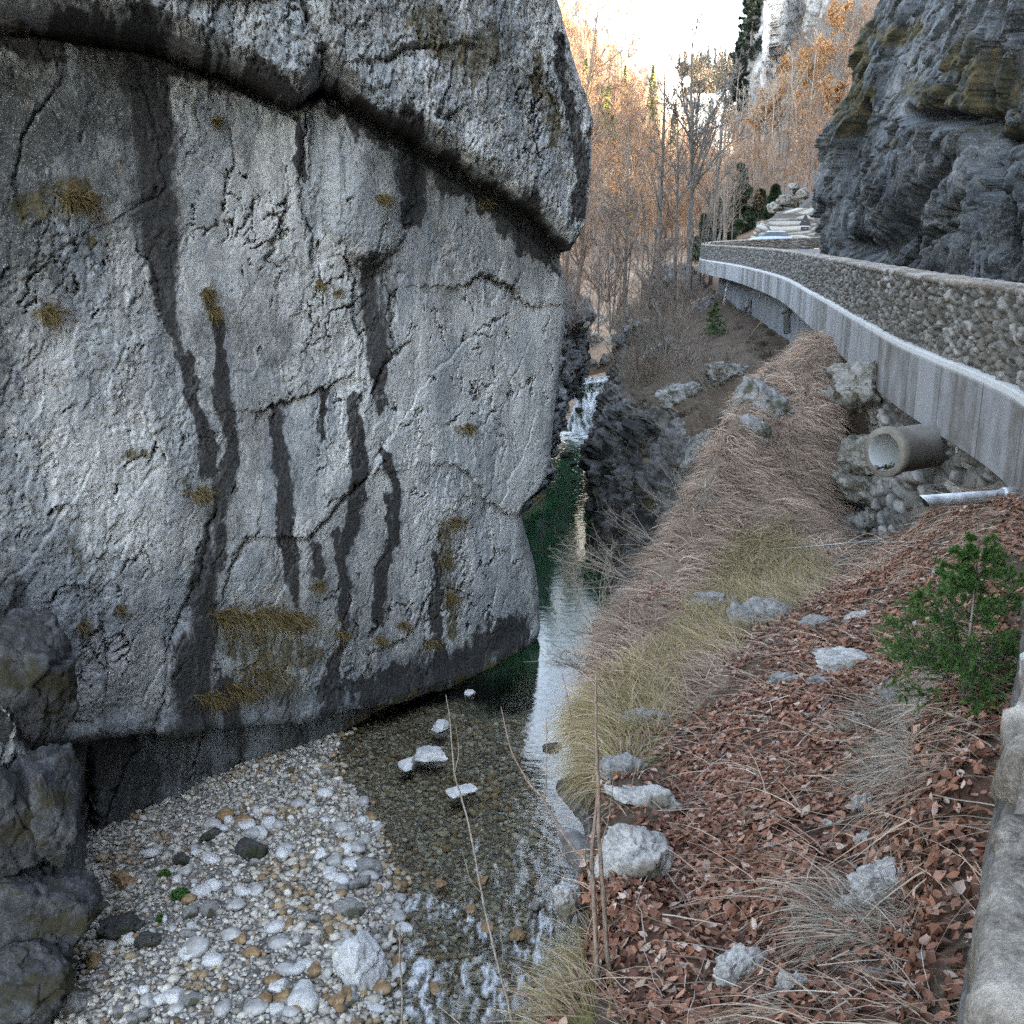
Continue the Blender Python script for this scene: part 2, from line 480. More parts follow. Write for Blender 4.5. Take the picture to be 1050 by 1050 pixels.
PAL = [([(350, 340), (560, 300), (560, 480), (470, 560), (330, 480)], .7), ([(240, 110), (300, 130), (420, 260), (360, 300), (260, 330), (200, 300)], .35),
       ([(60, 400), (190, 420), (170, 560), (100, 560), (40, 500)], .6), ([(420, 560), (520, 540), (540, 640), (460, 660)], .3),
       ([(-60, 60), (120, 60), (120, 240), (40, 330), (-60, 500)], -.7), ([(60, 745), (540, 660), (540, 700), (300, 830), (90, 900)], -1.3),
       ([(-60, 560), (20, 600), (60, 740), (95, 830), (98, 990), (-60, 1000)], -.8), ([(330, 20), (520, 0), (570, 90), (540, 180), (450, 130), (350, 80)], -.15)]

def build_left_cliff():
    zlow = np.linspace(-14, 8.5, 820); zup = 8.5 + (np.linspace(0, 1, 90)[1:] ** 1.3) * 20
    Z = np.concatenate([zlow, zup])
    nface, nwrap = 680, 64
    us = np.interp(Z, _sz, _su)
    us = np.where(Z > _sz[-1], _su[-1] - .5 * (Z - _sz[-1]), us)
    ul = np.full_like(Z, -17.0) - np.clip(Z - 8, 0, 30) * .4
    # the visible stretch gets most of the columns
    a = np.linspace(0, 1, nface)
    a = np.interp(a, [0, .08, 1], [0, .56, 1])
    U = ul[:, None] + (us - ul)[:, None] * a[None]
    base = A0 + U[..., None] * EV + np.stack([0 * U, 0 * U, np.broadcast_to(Z[:, None], U.shape)], -1)
    # lean back above the picture
    base -= NV * (np.clip(Z - 9, 0, 40) ** 1.2 * .18)[:, None, None]
    # wrap round the right hand edge
    th = np.concatenate([np.linspace(0, R(75), 26)[1:], np.full(nwrap - 25, R(75))])
    stepl = np.concatenate([np.full(25, .055), .07 * 1.125 ** np.arange(nwrap - 25)])
    dirs = np.cos(th)[:, None] * EV - np.sin(th)[:, None] * NV
    off = np.cumsum(dirs * stepl[:, None], 0)
    wrap = base[:, -1:, :] + off[None]
    # keep the wrapped part clear of the water course: it runs up the valley behind the edge
    G = np.concatenate([base, wrap], 1)
    nr, nc, _ = G.shape
    V = G.reshape(-1, 3)
    px, py = proj(V)
    far = np.repeat((np.arange(nc) >= nface)[None], nr, 0).ravel()
    n1 = fbm(V * 1.1, 3, 5); n2 = fbm(V * 1.1 + 40, 3, 6)
    qx, qy = px + 7 * n1, py + 7 * n2
    n3 = fbm(V * 4.0, 5, 15, .62); n4 = fbm(V * 4.0 + 40, 5, 16, .62)
    qx = qx + 5 * n3; qy = qy + 5 * n4
    d = np.zeros(len(V))
    nl = fbm(V * .8 + 13, 2, 7)
    de = np.interp(px + 6 * nl, _e[:, 0], _e[:, 1]) - (py + 7 * nl + 1.5 * n2)
    blk = np.where(de > 0, 1.2 * sstep(-.1, 3.5, de) + .45 * sstep(0, 22, de) - .0012 * np.clip(de - 40, 0, 400), 0)
    wid = np.interp(px, [0, 250, 330, 450, 560], [11, 13, 17, 18, 27])
    rec = np.where(de <= 0, -.75 * np.clip(1 + de / wid, 0, 1) ** .8, 0)
    upm = sstep(0, 6, de)
    du = py + 5 * nl + 2 * n2 - np.interp(px, _u[:, 0], _u[:, 1])
    low = sstep(0, 5, du)
    quiet = 1 - .85 * np.exp(-(np.clip(de, -40, 40) / 9) ** 2) - .6 * np.exp(-(du / 7) ** 2)
    d += blk + rec + np.where(du > 0, 0, .55) + np.where(du > 0, -.25 * np.exp(-np.clip(du, 0, 99) / 14), 0)
    d += .16 * np.exp(-((du + 9) / 9) ** 2)
    # buttress at the left foot
    bs = poly_sd(qx, qy, BUT)
    bm = sstep(-2, 30, bs)
    f1, f2, cid, fc = worley(V * np.array([.62, .62, .5]) + .5 * n1[:, None], 31)
    g1, g2, _, _ = worley(V * np.array([1.6, 1.6, 1.3]) + .3 * n1[:, None], 32)
    d += bm * (1.1 + 1.5 * np.sqrt(np.clip(1 - f1 ** 2, 0, 1)) * sstep(0, .3, f2 - f1) + .12 * np.sqrt(np.clip(1 - g1 ** 2, 0, 1)) * sstep(0, .25, g2 - g1)) + bm * sstep(700, 960, qy) * .8
    lx, ly = (qx - 30) / 62, (qy - 925) / 62
    d += .9 * np.sqrt(np.clip(1 - lx * lx - ly * ly, 0, 1))
    # big swells of the face
    d += .40 * fbm(V * np.array([.16, .16, .12]), 3, 21) * (1 - .3 * upm)
    d += .13 * fbm(V * np.array([.6, .6, .35]), 3, 25)
    # broad slabs with sharp edges, and upright flutes
    sl = worley((V + .5 * np.stack([n1, n2, n1], -1)) @ np.array([[.9, 0, .25], [0, .9, .25], [-.3, -.3, .9]]) * np.array([.30, .30, .19]), 27)
    d += (.045 * sl[3] - .05 * np.exp(-((sl[1] - sl[0]) / .012) ** 2) * sstep(-.1, .3, fbm(V * .9 + 70, 3, 29))) * (1 - bm) * quiet
    fl = sstep(.0, .5, 1 - np.hypot((px - 315) / 70, (py - 190) / 110)) + sstep(0, .5, 1 - np.hypot((px - 90) / 60, (py - 640) / 110))
    d += fl * .10 * ridged(V * np.array([1.6, 1.6, .28]), 2, 28)
    # hollow below the bulge in the middle of the face
    hb = np.hypot((qx - 375) / 48, (qy - 190) / 85); d += .5 * np.sqrt(np.clip(1 - hb ** 2, 0, 1)) * np.where(qy < 262, 1, np.clip((285 - qy) / 23, 0, 1))
    d -= .35 * np.exp(-(np.hypot((qx - 384) / 24, (qy - 284) / 15)) ** 2)
    # broken blocks: each cell of stone has its own plane
    w = V + .35 * np.stack([n1, n2, n3], -1)
    a1 = worley(w * np.array([.75, .75, .45]), 41)
    a2 = worley(w * np.array([2.1, 2.1, 1.5]) + 5, 42)
    a3 = worley(w * np.array([5.2, 5.2, 4.2]) + 9, 43)
    a4 = worley(w * np.array([12., 12., 9.]) + 3, 44)
    patch = sstep(.0, .35, fbm(V * .35 + 9, 3, 51))
    rough = quiet * np.clip(.08 + .55 * upm + .20 * patch * (1 - upm) + .14 * sstep(230, 60, px) * (1 - low) * sstep(150, 260, py) + .5 * bm, 0, 1.1)
    d += rough * ((.30 - .16 * (1 - upm)) * a1[3] + .13 * a2[3] + .07 * a3[3]) + (.12 + .88 * rough) * (.024 * a3[3] + .010 * a4[3]) * (.15 + .85 * sstep(-.15, .3, fbm(V * .55 + 31, 4, 55)))
    d += -.10 * rough * np.exp(-((a2[1] - a2[0]) / .05) ** 2) - .05 * rough * np.exp(-((a3[1] - a3[0]) / .06) ** 2)
    d += rough * .10 * fbm(V * 3.2, 4, 61) + .010 * fbm(V * 8.0, 3, 62) + .02 * np.minimum(ridged(V * np.array([3.4, 3.4, 2.0]), 3, 63) - .9, 0)
    # short cracks everywhere
    cr = np.abs(perlin(w * np.array([1.0, 1.0, .7]), 71)); crm = sstep(.12, .34, perlin(V * .8 + 3, 72))
    crl = np.exp(-(cr / .02) ** 2) * crm
    d -= .035 * crl * sstep(-.1, .3, n3)
    stain_shade = np.zeros(len(V))
    for pts, dep, stp in CRK:
        f = pl_field(qx, qy, pts)
        near = f < 14
        brk = .35 + .65 * sstep(-.25, .15, fbm(V * 1.6 + len(pts) * 3, 3, 73))
        d -= dep * .8 * brk * np.exp(-np.clip(f * 1.7, 0, 30) ** 1.3)
        if stp:
            p = np.array(pts)
            if abs(p[-1, 0] - p[0, 0]) > abs(p[-1, 1] - p[0, 1]):
                o = np.argsort(p[:, 0]); sd = qy - np.interp(qx, p[o, 0], p[o, 1])
            else:
                o = np.argsort(p[:, 1]); sd = qx - np.interp(qy, p[o, 1], p[o, 0])
            d += stp * .5 * np.where(sd > 0, -1, 1) * np.exp(-np.clip(f, 0, 60) / 9) * (f < 60)
        stain_shade = np.maximum(stain_shade, .42 * np.exp(-np.clip(f, 0, 30) ** 2 / 2.2))
    drip = fbm(V * np.array([3.2, 3.2, .3]), 4, 74)
    stain_shade = np.maximum(stain_shade, .36 * sstep(.1, .5, drip + .5 * fbm(V * .5, 2, 75)))
    # short broken cracks, mostly upright or rising to the right
    cr_rng = np.random.default_rng(77)
    spots = [(500, 380, 60, 90), (250, 230, 60, 60), (110, 480, 80, 130), (360, 300, 50, 50), (470, 600, 60, 50), (430, 100, 80, 60), (250, 40, 80, 30), (120, 650, 60, 60), (300, 450, 160, 150), (60, 250, 50, 80), (540, 130, 30, 80), (300, 660, 80, 40)]
    for k in range(330):
        sx, sy, wx, wy = spots[int(cr_rng.integers(0, len(spots)))]
        x, y = sx + cr_rng.normal(0, wx * .6), sy + cr_rng.normal(0, wy * .6)
        ang = cr_rng.choice([90, 55, 38, 100, 15], p=[.36, .26, .18, .12, .08]) + cr_rng.normal(0, 12)
        L = cr_rng.uniform(6, 20) * (1 + 1.3 * (cr_rng.random() < .2)); w0 = cr_rng.uniform(.7, 1.5); dep = cr_rng.uniform(.06, .20)
        pts = []
        for t in np.linspace(-1, 1, 5):
            pts.append((x + math.cos(R(ang)) * L * .5 * t + cr_rng.normal(0, L * .08), y - math.sin(R(ang)) * L * .5 * t + cr_rng.normal(0, L * .08), max(.35, w0 * (1 - abs(t) ** 1.5))))
        m = np.nonzero((np.abs(qx - x) < L * .7 + 14) & (np.abs(qy - y) < L * .7 + 14) & ~far)[0]
        if not len(m): continue
        f = pl_field(qx[m], qy[m], pts)
        d[m] -= dep * np.exp(-np.clip(f * 1.2, 0, 30) ** 1.5)
        sd = (qx[m] - x) * math.sin(R(ang)) + (qy[m] - y) * math.cos(R(ang))
        d[m] += dep * .16 * np.where(sd > 0, -1, 1) * np.exp(-np.clip(f, 0, 60) / 5) * (1 if ang < 80 else -1)
        stain_shade[m] = np.maximum(stain_shade[m], .8 * np.exp(-np.clip(f * .9, 0, 30) ** 2))  # crack shade painted into the colour as well as cut in relief
    for pts in STN:
        f = pl_field(px + 9 * n1 + 5 * n3, py + 26 * n2 + 12 * n4, pts)
        stain_shade = np.maximum(stain_shade, np.clip(.98 + .5 * drip + .5 * fbm(V * np.array([.8, .8, .25]) + 60, 3, 76), 0, 1.15) * sstep(1.7, .4, f))
    stain_shade = np.maximum(stain_shade, (.44 + .4 * drip) * sstep(0, 8, du))
    stain_shade = np.maximum(stain_shade, (.62 + .6 * drip) * sstep(-wid * 1.2, -wid * .3, de) * sstep(4, 0, de))  # overhang recess: wet stain plus painted shade deepening its own shadow
    stain_shade = np.maximum(stain_shade, .30 * bm)
    moss = np.zeros(len(V))
    for pts in MOS:
        f = pl_field(qx, qy, pts); moss = np.maximum(moss, .62 * sstep(1.6, .5, f))
    moss = np.maximum(moss, upm * .35 * sstep(.05, .4, fbm(V * .5 + 20, 3, 81)))
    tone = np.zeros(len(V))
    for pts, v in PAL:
        tone += v * sstep(-30, 30, poly_sd(px, py, pts))  # patches of rock tone, with some shading painted in
    d = np.where(far, d * 1.0, d)
    sw = np.clip(px / 592, -.2, 1)
    D3 = np.stack([.46 - .40 * sw, -np.sqrt(1 - (.46 - .40 * sw) ** 2), 0 * sw], -1)   # relief grows out of the face, turning with it
    V = V + d[:, None] * D3
    o = mesh_np('cliff', V, gridf(nr, nc), MAT['cliff'], True, {'stain_shade': stain_shade, 'moss': moss, 'tone': tone})
    tag(o, 'grey limestone cliff with black water streaks, overhanging the river', 'cliff', kind='structure')
    # yellow lichen patch is part of the stone: kept in the material by an attribute
    yl = sstep(1.5, .6, pl_field(qx, qy, [(303, 480, 4), (302, 500, 4)]))
    o.data.attributes.new('yellow', 'FLOAT', 'POINT').data.foreach_set('value', yl.astype(np.float32))
    return o, V.reshape(nr, nc, 3)

# ================================================================ right cliff above the road
def build_right_cliff():
    # foot line beside the road, running from behind the camera up the valley
    foot = np.array([(6.5, -70), (7.0, -40), (8.0, -12), (10.2, 4), (12.6, 16), (14.2, 28), (15.1, 42), (16.15, 55)], float)
    sub = [14, 14, 16, 60, 300, 280, 280]
    fl = catmull(foot, sub)
    n_f = len(fl)
    # rounded end
    m = 60
    th = np.linspace(R(84), R(-20), m)
    st = np.concatenate([np.full(34, .09), .12 * 1.12 ** np.arange(m - 34)])
    endp = fl[-1] + np.cumsum(np.stack([np.cos(th), np.sin(th)], -1) * st[:, None], 0)
    fl = np.concatenate([fl, endp])
    Zr = np.concatenate([np.linspace(-17, -2.8, 8), np.linspace(-2.6, 17, 400), 17 + np.linspace(0, 1, 70)[1:] ** 1.4 * 24])
    nr, nc = len(Zr), len(fl)
    T = unit(np.gradient(fl, axis=0)); N = np.stack([-T[:, 1], T[:, 0]], -1)          # towards the road
    # lean: the end leans back strongly, the rest moderately
    px_sil = [(832, 255), (829, 205), (838, 165), (850, 130), (860, 95), (870, 60), (878, 30), (890, 0), (905, -40), (960, -200), (1010, -340)]
    zz = np.array([(-(SP) + (525 - y) / 1050 * CP) * 56 for x, y in px_sil]); xx = np.array([(x - 525) / 1050 * 56 for x, y in px_sil])
    lean_x = np.interp(Zr, zz, xx - xx[0]); lean_x = np.where(Zr > zz[-1], lean_x[-1] if False else np.interp(zz[-1], zz, xx - xx[0]) + (Zr - zz[-1]) * 1.1, lean_x)
    along = np.concatenate([np.zeros(1), np.cumsum(np.linalg.norm(np.diff(fl, axis=0), axis=1))])
    kk = sstep(20, 45, fl[:, 1])
    off = np.where(kk[None] > 0, 1, 1) * (lean_x[:, None] * (.35 + .65 * kk[None]))
    G = np.zeros((nr, nc, 3))
    G[..., 0] = fl[None, :, 0] + off
    G[..., 1] = fl[None, :, 1] + .15 * off
    G[..., 2] = Zr[:, None]
    V = G.reshape(-1, 3)
    N3 = np.concatenate([N, np.zeros((nc, 1))], -1); N3 = np.repeat(N3[None], nr, 0).reshape(-1, 3)
    px, py = proj(V)
    n1 = fbm(V * np.array([.6, .6, .25]), 3, 105); n2 = fbm(V * np.array([.6, .6, .25]) + 40, 3, 106); n3 = fbm(V * np.array([3, 3, .8]), 3, 107)
    w = V + .22 * np.stack([n1, n2, n3], -1)
    w = w + np.stack([0 * n1, .35 * V[:, 2], 0 * n1], -1)
    a0 = worley(w * np.array([.16, .13, .07]), 140)
    a1 = worley(w * np.array([.42, .36, .17]), 141)
    a2 = worley(w * np.array([1.2, 1.0, .55]) + 5, 142)
    a3 = worley(w * np.array([3.0, 2.6, 1.7]) + 9, 143)
    d = .9 * fbm(V * .1, 3, 121) + .6 * a0[3] + .42 * a1[3] + .26 * a2[3] + .11 * a3[3]
    d -= .10 * np.exp(-((a1[1] - a1[0]) / .03) ** 2) + .07 * np.exp(-((a2[1] - a2[0]) / .03) ** 2)
    d += .12 * fbm(V * np.array([2.0, 2.0, .8]), 3, 161) + .05 * fbm(V * 3.2, 3, 162)
    b1 = worley(w * np.array([.7, .6, .35]) + 31, 145); d += .20 * b1[3] - .10 * np.exp(-((b1[1] - b1[0]) / .03) ** 2)
    qx, qy = px + 8 * n1, py + 8 * n2
    vis = V[:, 1] > 5
    for pts, dep in [([(945, 118, 5), (965, 121, 7), (992, 124, 6)], 1.6), ([(1000, 150, 4), (1020, 138, 6), (1040, 125, 7), (1055, 100, 8)], 1.6),
                     ([(870, 255, 10), (905, 262, 14), (920, 235, 9), (945, 195, 7), (972, 165, 6)], 1.3), ([(885, 215, 8), (880, 250, 10)], .8),
                     ([(1030, 150, 8), (1035, 250, 9)], .9), ([(930, 262, 5), (960, 240, 4), (985, 232, 4)], .5)]:
        f = pl_field(qx, qy, pts); d -= dep * np.exp(-np.clip(f, 0, 20) ** 2 / 1.4) * vis
    moss = np.zeros(len(V)); tone = np.zeros(len(V)); stain_shade = .25 * sstep(.0, .5, fbm(V * np.array([.5, .5, .12]) + 7, 3, 181))
    for pts in [[(1000, 60, 26), (1010, 100, 24), (970, 100, 14), (940, 90, 12)], [(1040, 60, 20), (1045, 110, 14)], [(838, 175, 10), (850, 150, 12), (870, 90, 10)], [(895, 95, 14), (880, 130, 10), (905, 20, 10)],
                [(1003, 130, 14)] * 2, [(920, 40, 12), (945, 30, 10)], [(930, 145, 8)] * 2]:
        f = pl_field(qx, qy, pts); moss = np.maximum(moss, .7 * sstep(1.7, .4, f) * vis)
    moss = np.maximum(moss, .6 * sstep(9, 26, V[:, 2]) * sstep(-.1, .4, fbm(V * .25 + 9, 3, 183)))
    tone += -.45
    d *= np.clip(.35 + .65 * sstep(-2.6, 0, V[:, 2]), 0, 1)
    d = np.clip(d, -3, 1.4)
    V = V + d[:, None] * N3
    o = mesh_np('cliff', V, gridf(nr, nc), MAT['cliff_dark'], True, {'stain_shade': stain_shade, 'moss': moss, 'tone': tone})
    tag(o, 'dark craggy cliff rising beside the road behind the stone parapet', 'cliff', kind='structure')
    return o
# ================================================================ right bank (steep slope between the road wall and the river)
SEC = [
 [(-.5, -1, -2.0), (-1, -.8, -2.2), (-1.6, -.5, -2.6), (-2.1, -.2, -3.0), (-2.6, .2, -3.6), (-4, 1.5, -8), (-5, 2, -12.6)],
 [(1.2, 2.4, -2.1), P(955, 1049, 3.05), P(850, 1045, 3.4), P(740, 1045, 4.0), P(552, 1049, 4.9), P(572, 1085, 9), P(580, 1115, 15.6)],
 [(1.85, 3.7, -2.05), P(900, 900, 4.2), P(800, 900, 4.7), P(700, 900, 5.15), P(592, 915, 5.5), P(618, 960, 10), P(625, 987, 18.2)],
 [(2.8, 5.5, -2.1), P(920, 780, 5.6), P(810, 780, 6.3), P(710, 800, 6.7), P(618, 845, 6.5), P(642, 890, 11), P(642, 905, 21)],
 [(3.75, 7.5, -2.2), P(960, 660, 7.6), P(820, 680, 8.3), P(700, 705, 8.8), P(600, 760, 8.4), P(624, 800, 13), P(624, 817, 24.2)],
 [(4.55, 9.2, -2.35), P(960, 560, 9.8), P(840, 620, 10.6), P(720, 640, 11.2), P(606, 680, 10.5), P(630, 715, 16), P(630, 745, 27.3)],
 [(5.15, 11.3, -2.9), P(930, 555, 12), P(850, 590, 13), P(750, 590, 13.3), P(652, 606, 12.8), P(672, 640, 18), (2.95, 27.5, -12.6)],
 [(5.75, 14.3, -4.1), P(880, 572, 15.5), P(830, 532, 16.2), P(770, 510, 16.3), P(703, 535, 15.5), (4.2, 20, -8), (3.2, 29, -12.6)],
 [(6.3, 18, -4.9), P(866, 500, 18.3), P(830, 440, 19), P(790, 425, 19.5), P(738, 450, 18.5), (4.5, 23, -8.4), (3.3, 30, -12.6)],
 [(7.2, 22.5, -2.7), P(850, 350, 23.3), P(830, 342, 24.2), P(808, 368, 24.3), P(768, 410, 23.2), (4.6, 26, -8.8), (3.3, 31, -12.6)],
 [(8.3, 29, -4.6), (7.7, 29, -5.0), (7.1, 29, -5.4), (6.4, 29, -5.8), (5.6, 29.5, -6.2), (4.8, 30, -9.3), (3.8, 32, -12.6)],
 [(9.8, 36, -5.2), P(780, 372, 37), P(745, 388, 36), P(715, 402, 35.5), P(690, 425, 34.5), P(668, 520, 33.5), (3.5, 35, -12.6)],
 [(11, 42, -4.9), P(760, 352, 46), P(720, 366, 46), P(680, 380, 45), P(640, 410, 45), P(612, 480, 43.5), (3.4, 42, -12.6)],
 [(12.3, 52, -4.6), P(740, 335, 56), P(705, 342, 57), P(670, 355, 57), P(636, 385, 57), P(617, 430, 55), (4.4, 54, -12.6)],
 [(13.0, 66, -4.2), P(715, 312, 70), P(690, 310, 72), P(665, 330, 72), P(641, 360, 71), P(628, 395, 69), (6.1, 67, -12.6)],
 [(13.6, 80, -3), (12.3, 82, -3.6), (11.4, 83, -4.3), (10.4, 84, -5.3), (9.4, 84, -6.8), (8.4, 83, -8.8), (7.4, 81, -10.8)],
 [(17, 96, -2.4), (15.5, 97, -3.), (14, 98, -3.8), (12.5, 98, -4.8), (11.0, 98, -5.8), (9.6, 97, -7.2), (8.2, 96, -9)],
]
LEAFZ = [(1060, 490), (985, 512), (900, 568), (845, 606), (800, 660), (750, 715), (705, 790), (665, 860), (612, 905), (600, 970), (640, 1060), (960, 1060), (1010, 900), (1060, 690)]
DRYZ = [(838, 333), (770, 400), (735, 450), (700, 530), (648, 600), (594, 675), (585, 760), (610, 800), (660, 790), (705, 745), (770, 655), (860, 570), (872, 470), (850, 430), (868, 390), (862, 350)]
GRNZ = [[(735, 560), (800, 540), (810, 600), (760, 660), (700, 690), (700, 740), (640, 800), (590, 820), (585, 740), (650, 690), (700, 640)], [(810, 560), (860, 590), (800, 640)], [(540, 1060), (560, 970), (600, 930), (615, 1060)]]
RGZ = [(1000, 690), (900, 715), (860, 780), (880, 830), (850, 920), (820, 980), (790, 1060), (1000, 1060), (1030, 760)]

def build_bank():
    C = np.array([[(p[0][0] + .9, p[0][1] - .1, p[0][2] + .1)] + list(p) for p in SEC], float)
    G = catmull(C, [30, 50, 50, 50, 50, 50, 50, 50, 46, 46, 44, 40, 36, 36, 30, 16], 0)
    G = catmull(G, [4, 40, 50, 50, 60, 50, 34], 1)
    nr, nc, _ = G.shape
    N = normals(G)
    if N[100, 100, 2] < 0: N = -N
    V = G.reshape(-1, 3); N = N.reshape(-1, 3)
    # keep normals consistent: away from the rock, towards the river and the sky
    px, py = proj(V)
    dep = V[:, 1]
    n1 = fbm(V * 1.4, 3, 205); n2 = fbm(V * 1.4 + 30, 3, 206)
    qx, qy = px + 14 * n1 * np.clip(9 / np.maximum(dep, 2), .3, 1.5), py + 14 * n2 * np.clip(9 / np.maximum(dep, 2), .3, 1.5)
    col = np.tile(np.arange(nc), nr)
    cf = 4 + 40 + 50 + 50 + 60                           # brow column
    steep = sstep(cf - 10, cf + 12, col)                # below the brow
    leaf0 = sstep(-8, 10, poly_sd(qx, qy, RGZ)) * (dep < 9)
    leaf = (1 - .45 * leaf0) * (1 - .62 * sstep(760, 610, py + 40 * n1)) * sstep(-8, 10, poly_sd(qx, qy, LEAFZ)) * (1 - steep) * (dep < 16)
    dry = sstep(-8, 10, poly_sd(qx, qy, DRYZ)) * (dep < 27) * (dep > 4) * (1 - sstep(cf - 12, cf + 1, col))
    dry = np.maximum(dry, .07 * (dep < 16) * (dep > 1) * (1 - sstep(cf - 12, cf + 1, col)))
    leaf = np.maximum(leaf, .16 * (dep < 12) * (1 - sstep(cf - 10, cf + 2, col)))
    grn = np.zeros(len(V))
    for z in GRNZ: grn = np.maximum(grn, sstep(-10, 10, poly_sd(qx, qy, z)) * (dep < 27) * (1 - sstep(cf - 8, cf + 4, col)))
    farg = sstep(26, 30, dep) * (1 - steep)
    a1 = worley((V + .3 * n1[:, None]) * .8, 241); a2 = worley((V + .2 * n2[:, None]) * 2.2, 242); a3 = worley(V * 5.5 + .3 * n1[:, None], 243)
    rk = np.clip(steep + .25 * farg, 0, 1)
    f0 = worley((V + .5 * n1[:, None]) * np.array([.3, .3, .22]), 240)
    amp = .25 + .75 * sstep(3, 20, dep)
    d = rk * amp * (.5 * f0[3] + .40 * a1[3] + .17 * a2[3] + .06 * a3[3] + .12 * fbm(V * 2, 3, 250))
    d -= rk * amp * .15 * np.exp(-((a1[1] - a1[0]) / .06) ** 2)
    soft = 1 - rk
    d += soft * (.16 * fbm(V * .7, 3, 260) * amp + .05 * fbm(V * 2.5, 3, 261) + .018 * fbm(V * 9, 3, 262))
    # rock knobs poking through the turf
    for (x, y, rx, ry, h) in [(575, 915, 18, 16, .2), (600, 878, 16, 12, .2), (560, 950, 14, 20, .15)]:
        q = ((qx - x) / rx) ** 2 + ((qy - y) / ry) ** 2
        k = np.sqrt(np.clip(1 - q, 0, 1)) * (dep < 25) * (1 - steep)
        d += h * k * (1 + .5 * a2[3] + .25 * a3[3])
        rk = np.maximum(rk, sstep(.0, .45, k)); dry = dry * (1 - sstep(0, .4, k)); leaf = leaf * (1 - sstep(0, .4, k)); grn = grn * (1 - sstep(0, .4, k))
    V = V + N * d[:, None]
    moss = np.clip(.35 * sstep(0, .4, fbm(V * .6, 3, 270)) + .5 * steep * sstep(.1, .4, fbm(V * .9 + 4, 3, 271)), 0, 1)
    stain_shade = .5 * steep * sstep(-.05, .3, fbm(V * np.array([.6, .6, .12]), 3, 272)) + .25 * steep
    stain_shade = np.maximum(stain_shade, steep * sstep(1.4, .4, pl_field(px, py, [(655, 440, 20), (660, 520, 22)])) * .8 * (dep > 26))
    o = mesh_np('terrain', V, gridf(nr, nc), MAT['bank'], True, {'rock': rk, 'leaf': leaf, 'dry': dry, 'grn': grn, 'moss': moss, 'stain_shade': stain_shade, 'tone': np.full(len(V), -.3) * steep})
    tag(o, 'steep right bank of rock, dead grass and fallen leaves under the road', 'slope', kind='structure')
    return o, V.reshape(nr, nc, 3), dict(leaf=leaf, dry=dry, grn=grn, steep=steep, rock=rk, far=farg)

# ================================================================ river bed, water
WLN = np.array([(-1.2, 3), (-1.5, 9), (-1.75, 13), (-1.95, 15), (-2.15, 16.5), (-2.55, 18.5), (-3.4, 20.4), (-4.3, 22.0), (-4.3, 24.5), (-2.8, 27), (-.5, 31)], float)
WZ = -12.0

def bed_height(X, Y):
    x0 = np.interp(Y, WLN[:, 1], WLN[:, 0])
    p = np.stack([X, Y, 0 * X], -1).reshape(-1, 3)
    n = fbm(p * .5, 4, 301).reshape(X.shape); n2 = fbm(p * 2.2, 3, 302).reshape(X.shape)
    s = X - x0 + .55 * n                                   # positive in the water
    bar = np.where(s < 0, .10 + .42 * (1 - np.exp(s / 3.0)) , 0)
    bar = np.where(s < 0, np.minimum(bar, -s * .35), -np.minimum(s * .2, .28))
    bar = bar - .12 * np.exp(-((s - 1.8) / 1.2) ** 2)
    pool = sstep(23.5, 32, Y + .5 * X + 1.6 * n) * 2.4 * sstep(-.5, 1.5, X - np.interp(Y, [20, 26, 32, 52], [-2.2, -1.2, .4, 1.5]) + 1.2)
    rise = .5 * sstep(-5, -8.5, X) * sstep(23, 15, Y)
    h = WZ + bar + .07 * n + .05 * n2 - pool
    h = h - .3 * sstep(-6.6, -8.6, X - .1 * (Y - 15)) * sstep(18.2, 15.5, Y)
    return h

def build_bed():
    xs = np.linspace(-15, 8, 420); ys = np.concatenate([np.linspace(3, 30, 520), np.linspace(30, 70, 120)[1:]])
    X, Y = np.meshgrid(xs, ys)
    Zb = bed_height(X, Y)
    V = np.stack([X, Y, Zb], -1).reshape(-1, 3)
    o = mesh_np('river_bed', V, gridf(len(ys), len(xs)), MAT['bed'], True, {'wet': sstep(.06, -.06, V[:, 2] - WZ)})
    tag(o, 'gravelly bed of the river', 'river bed', kind='structure')
    return o

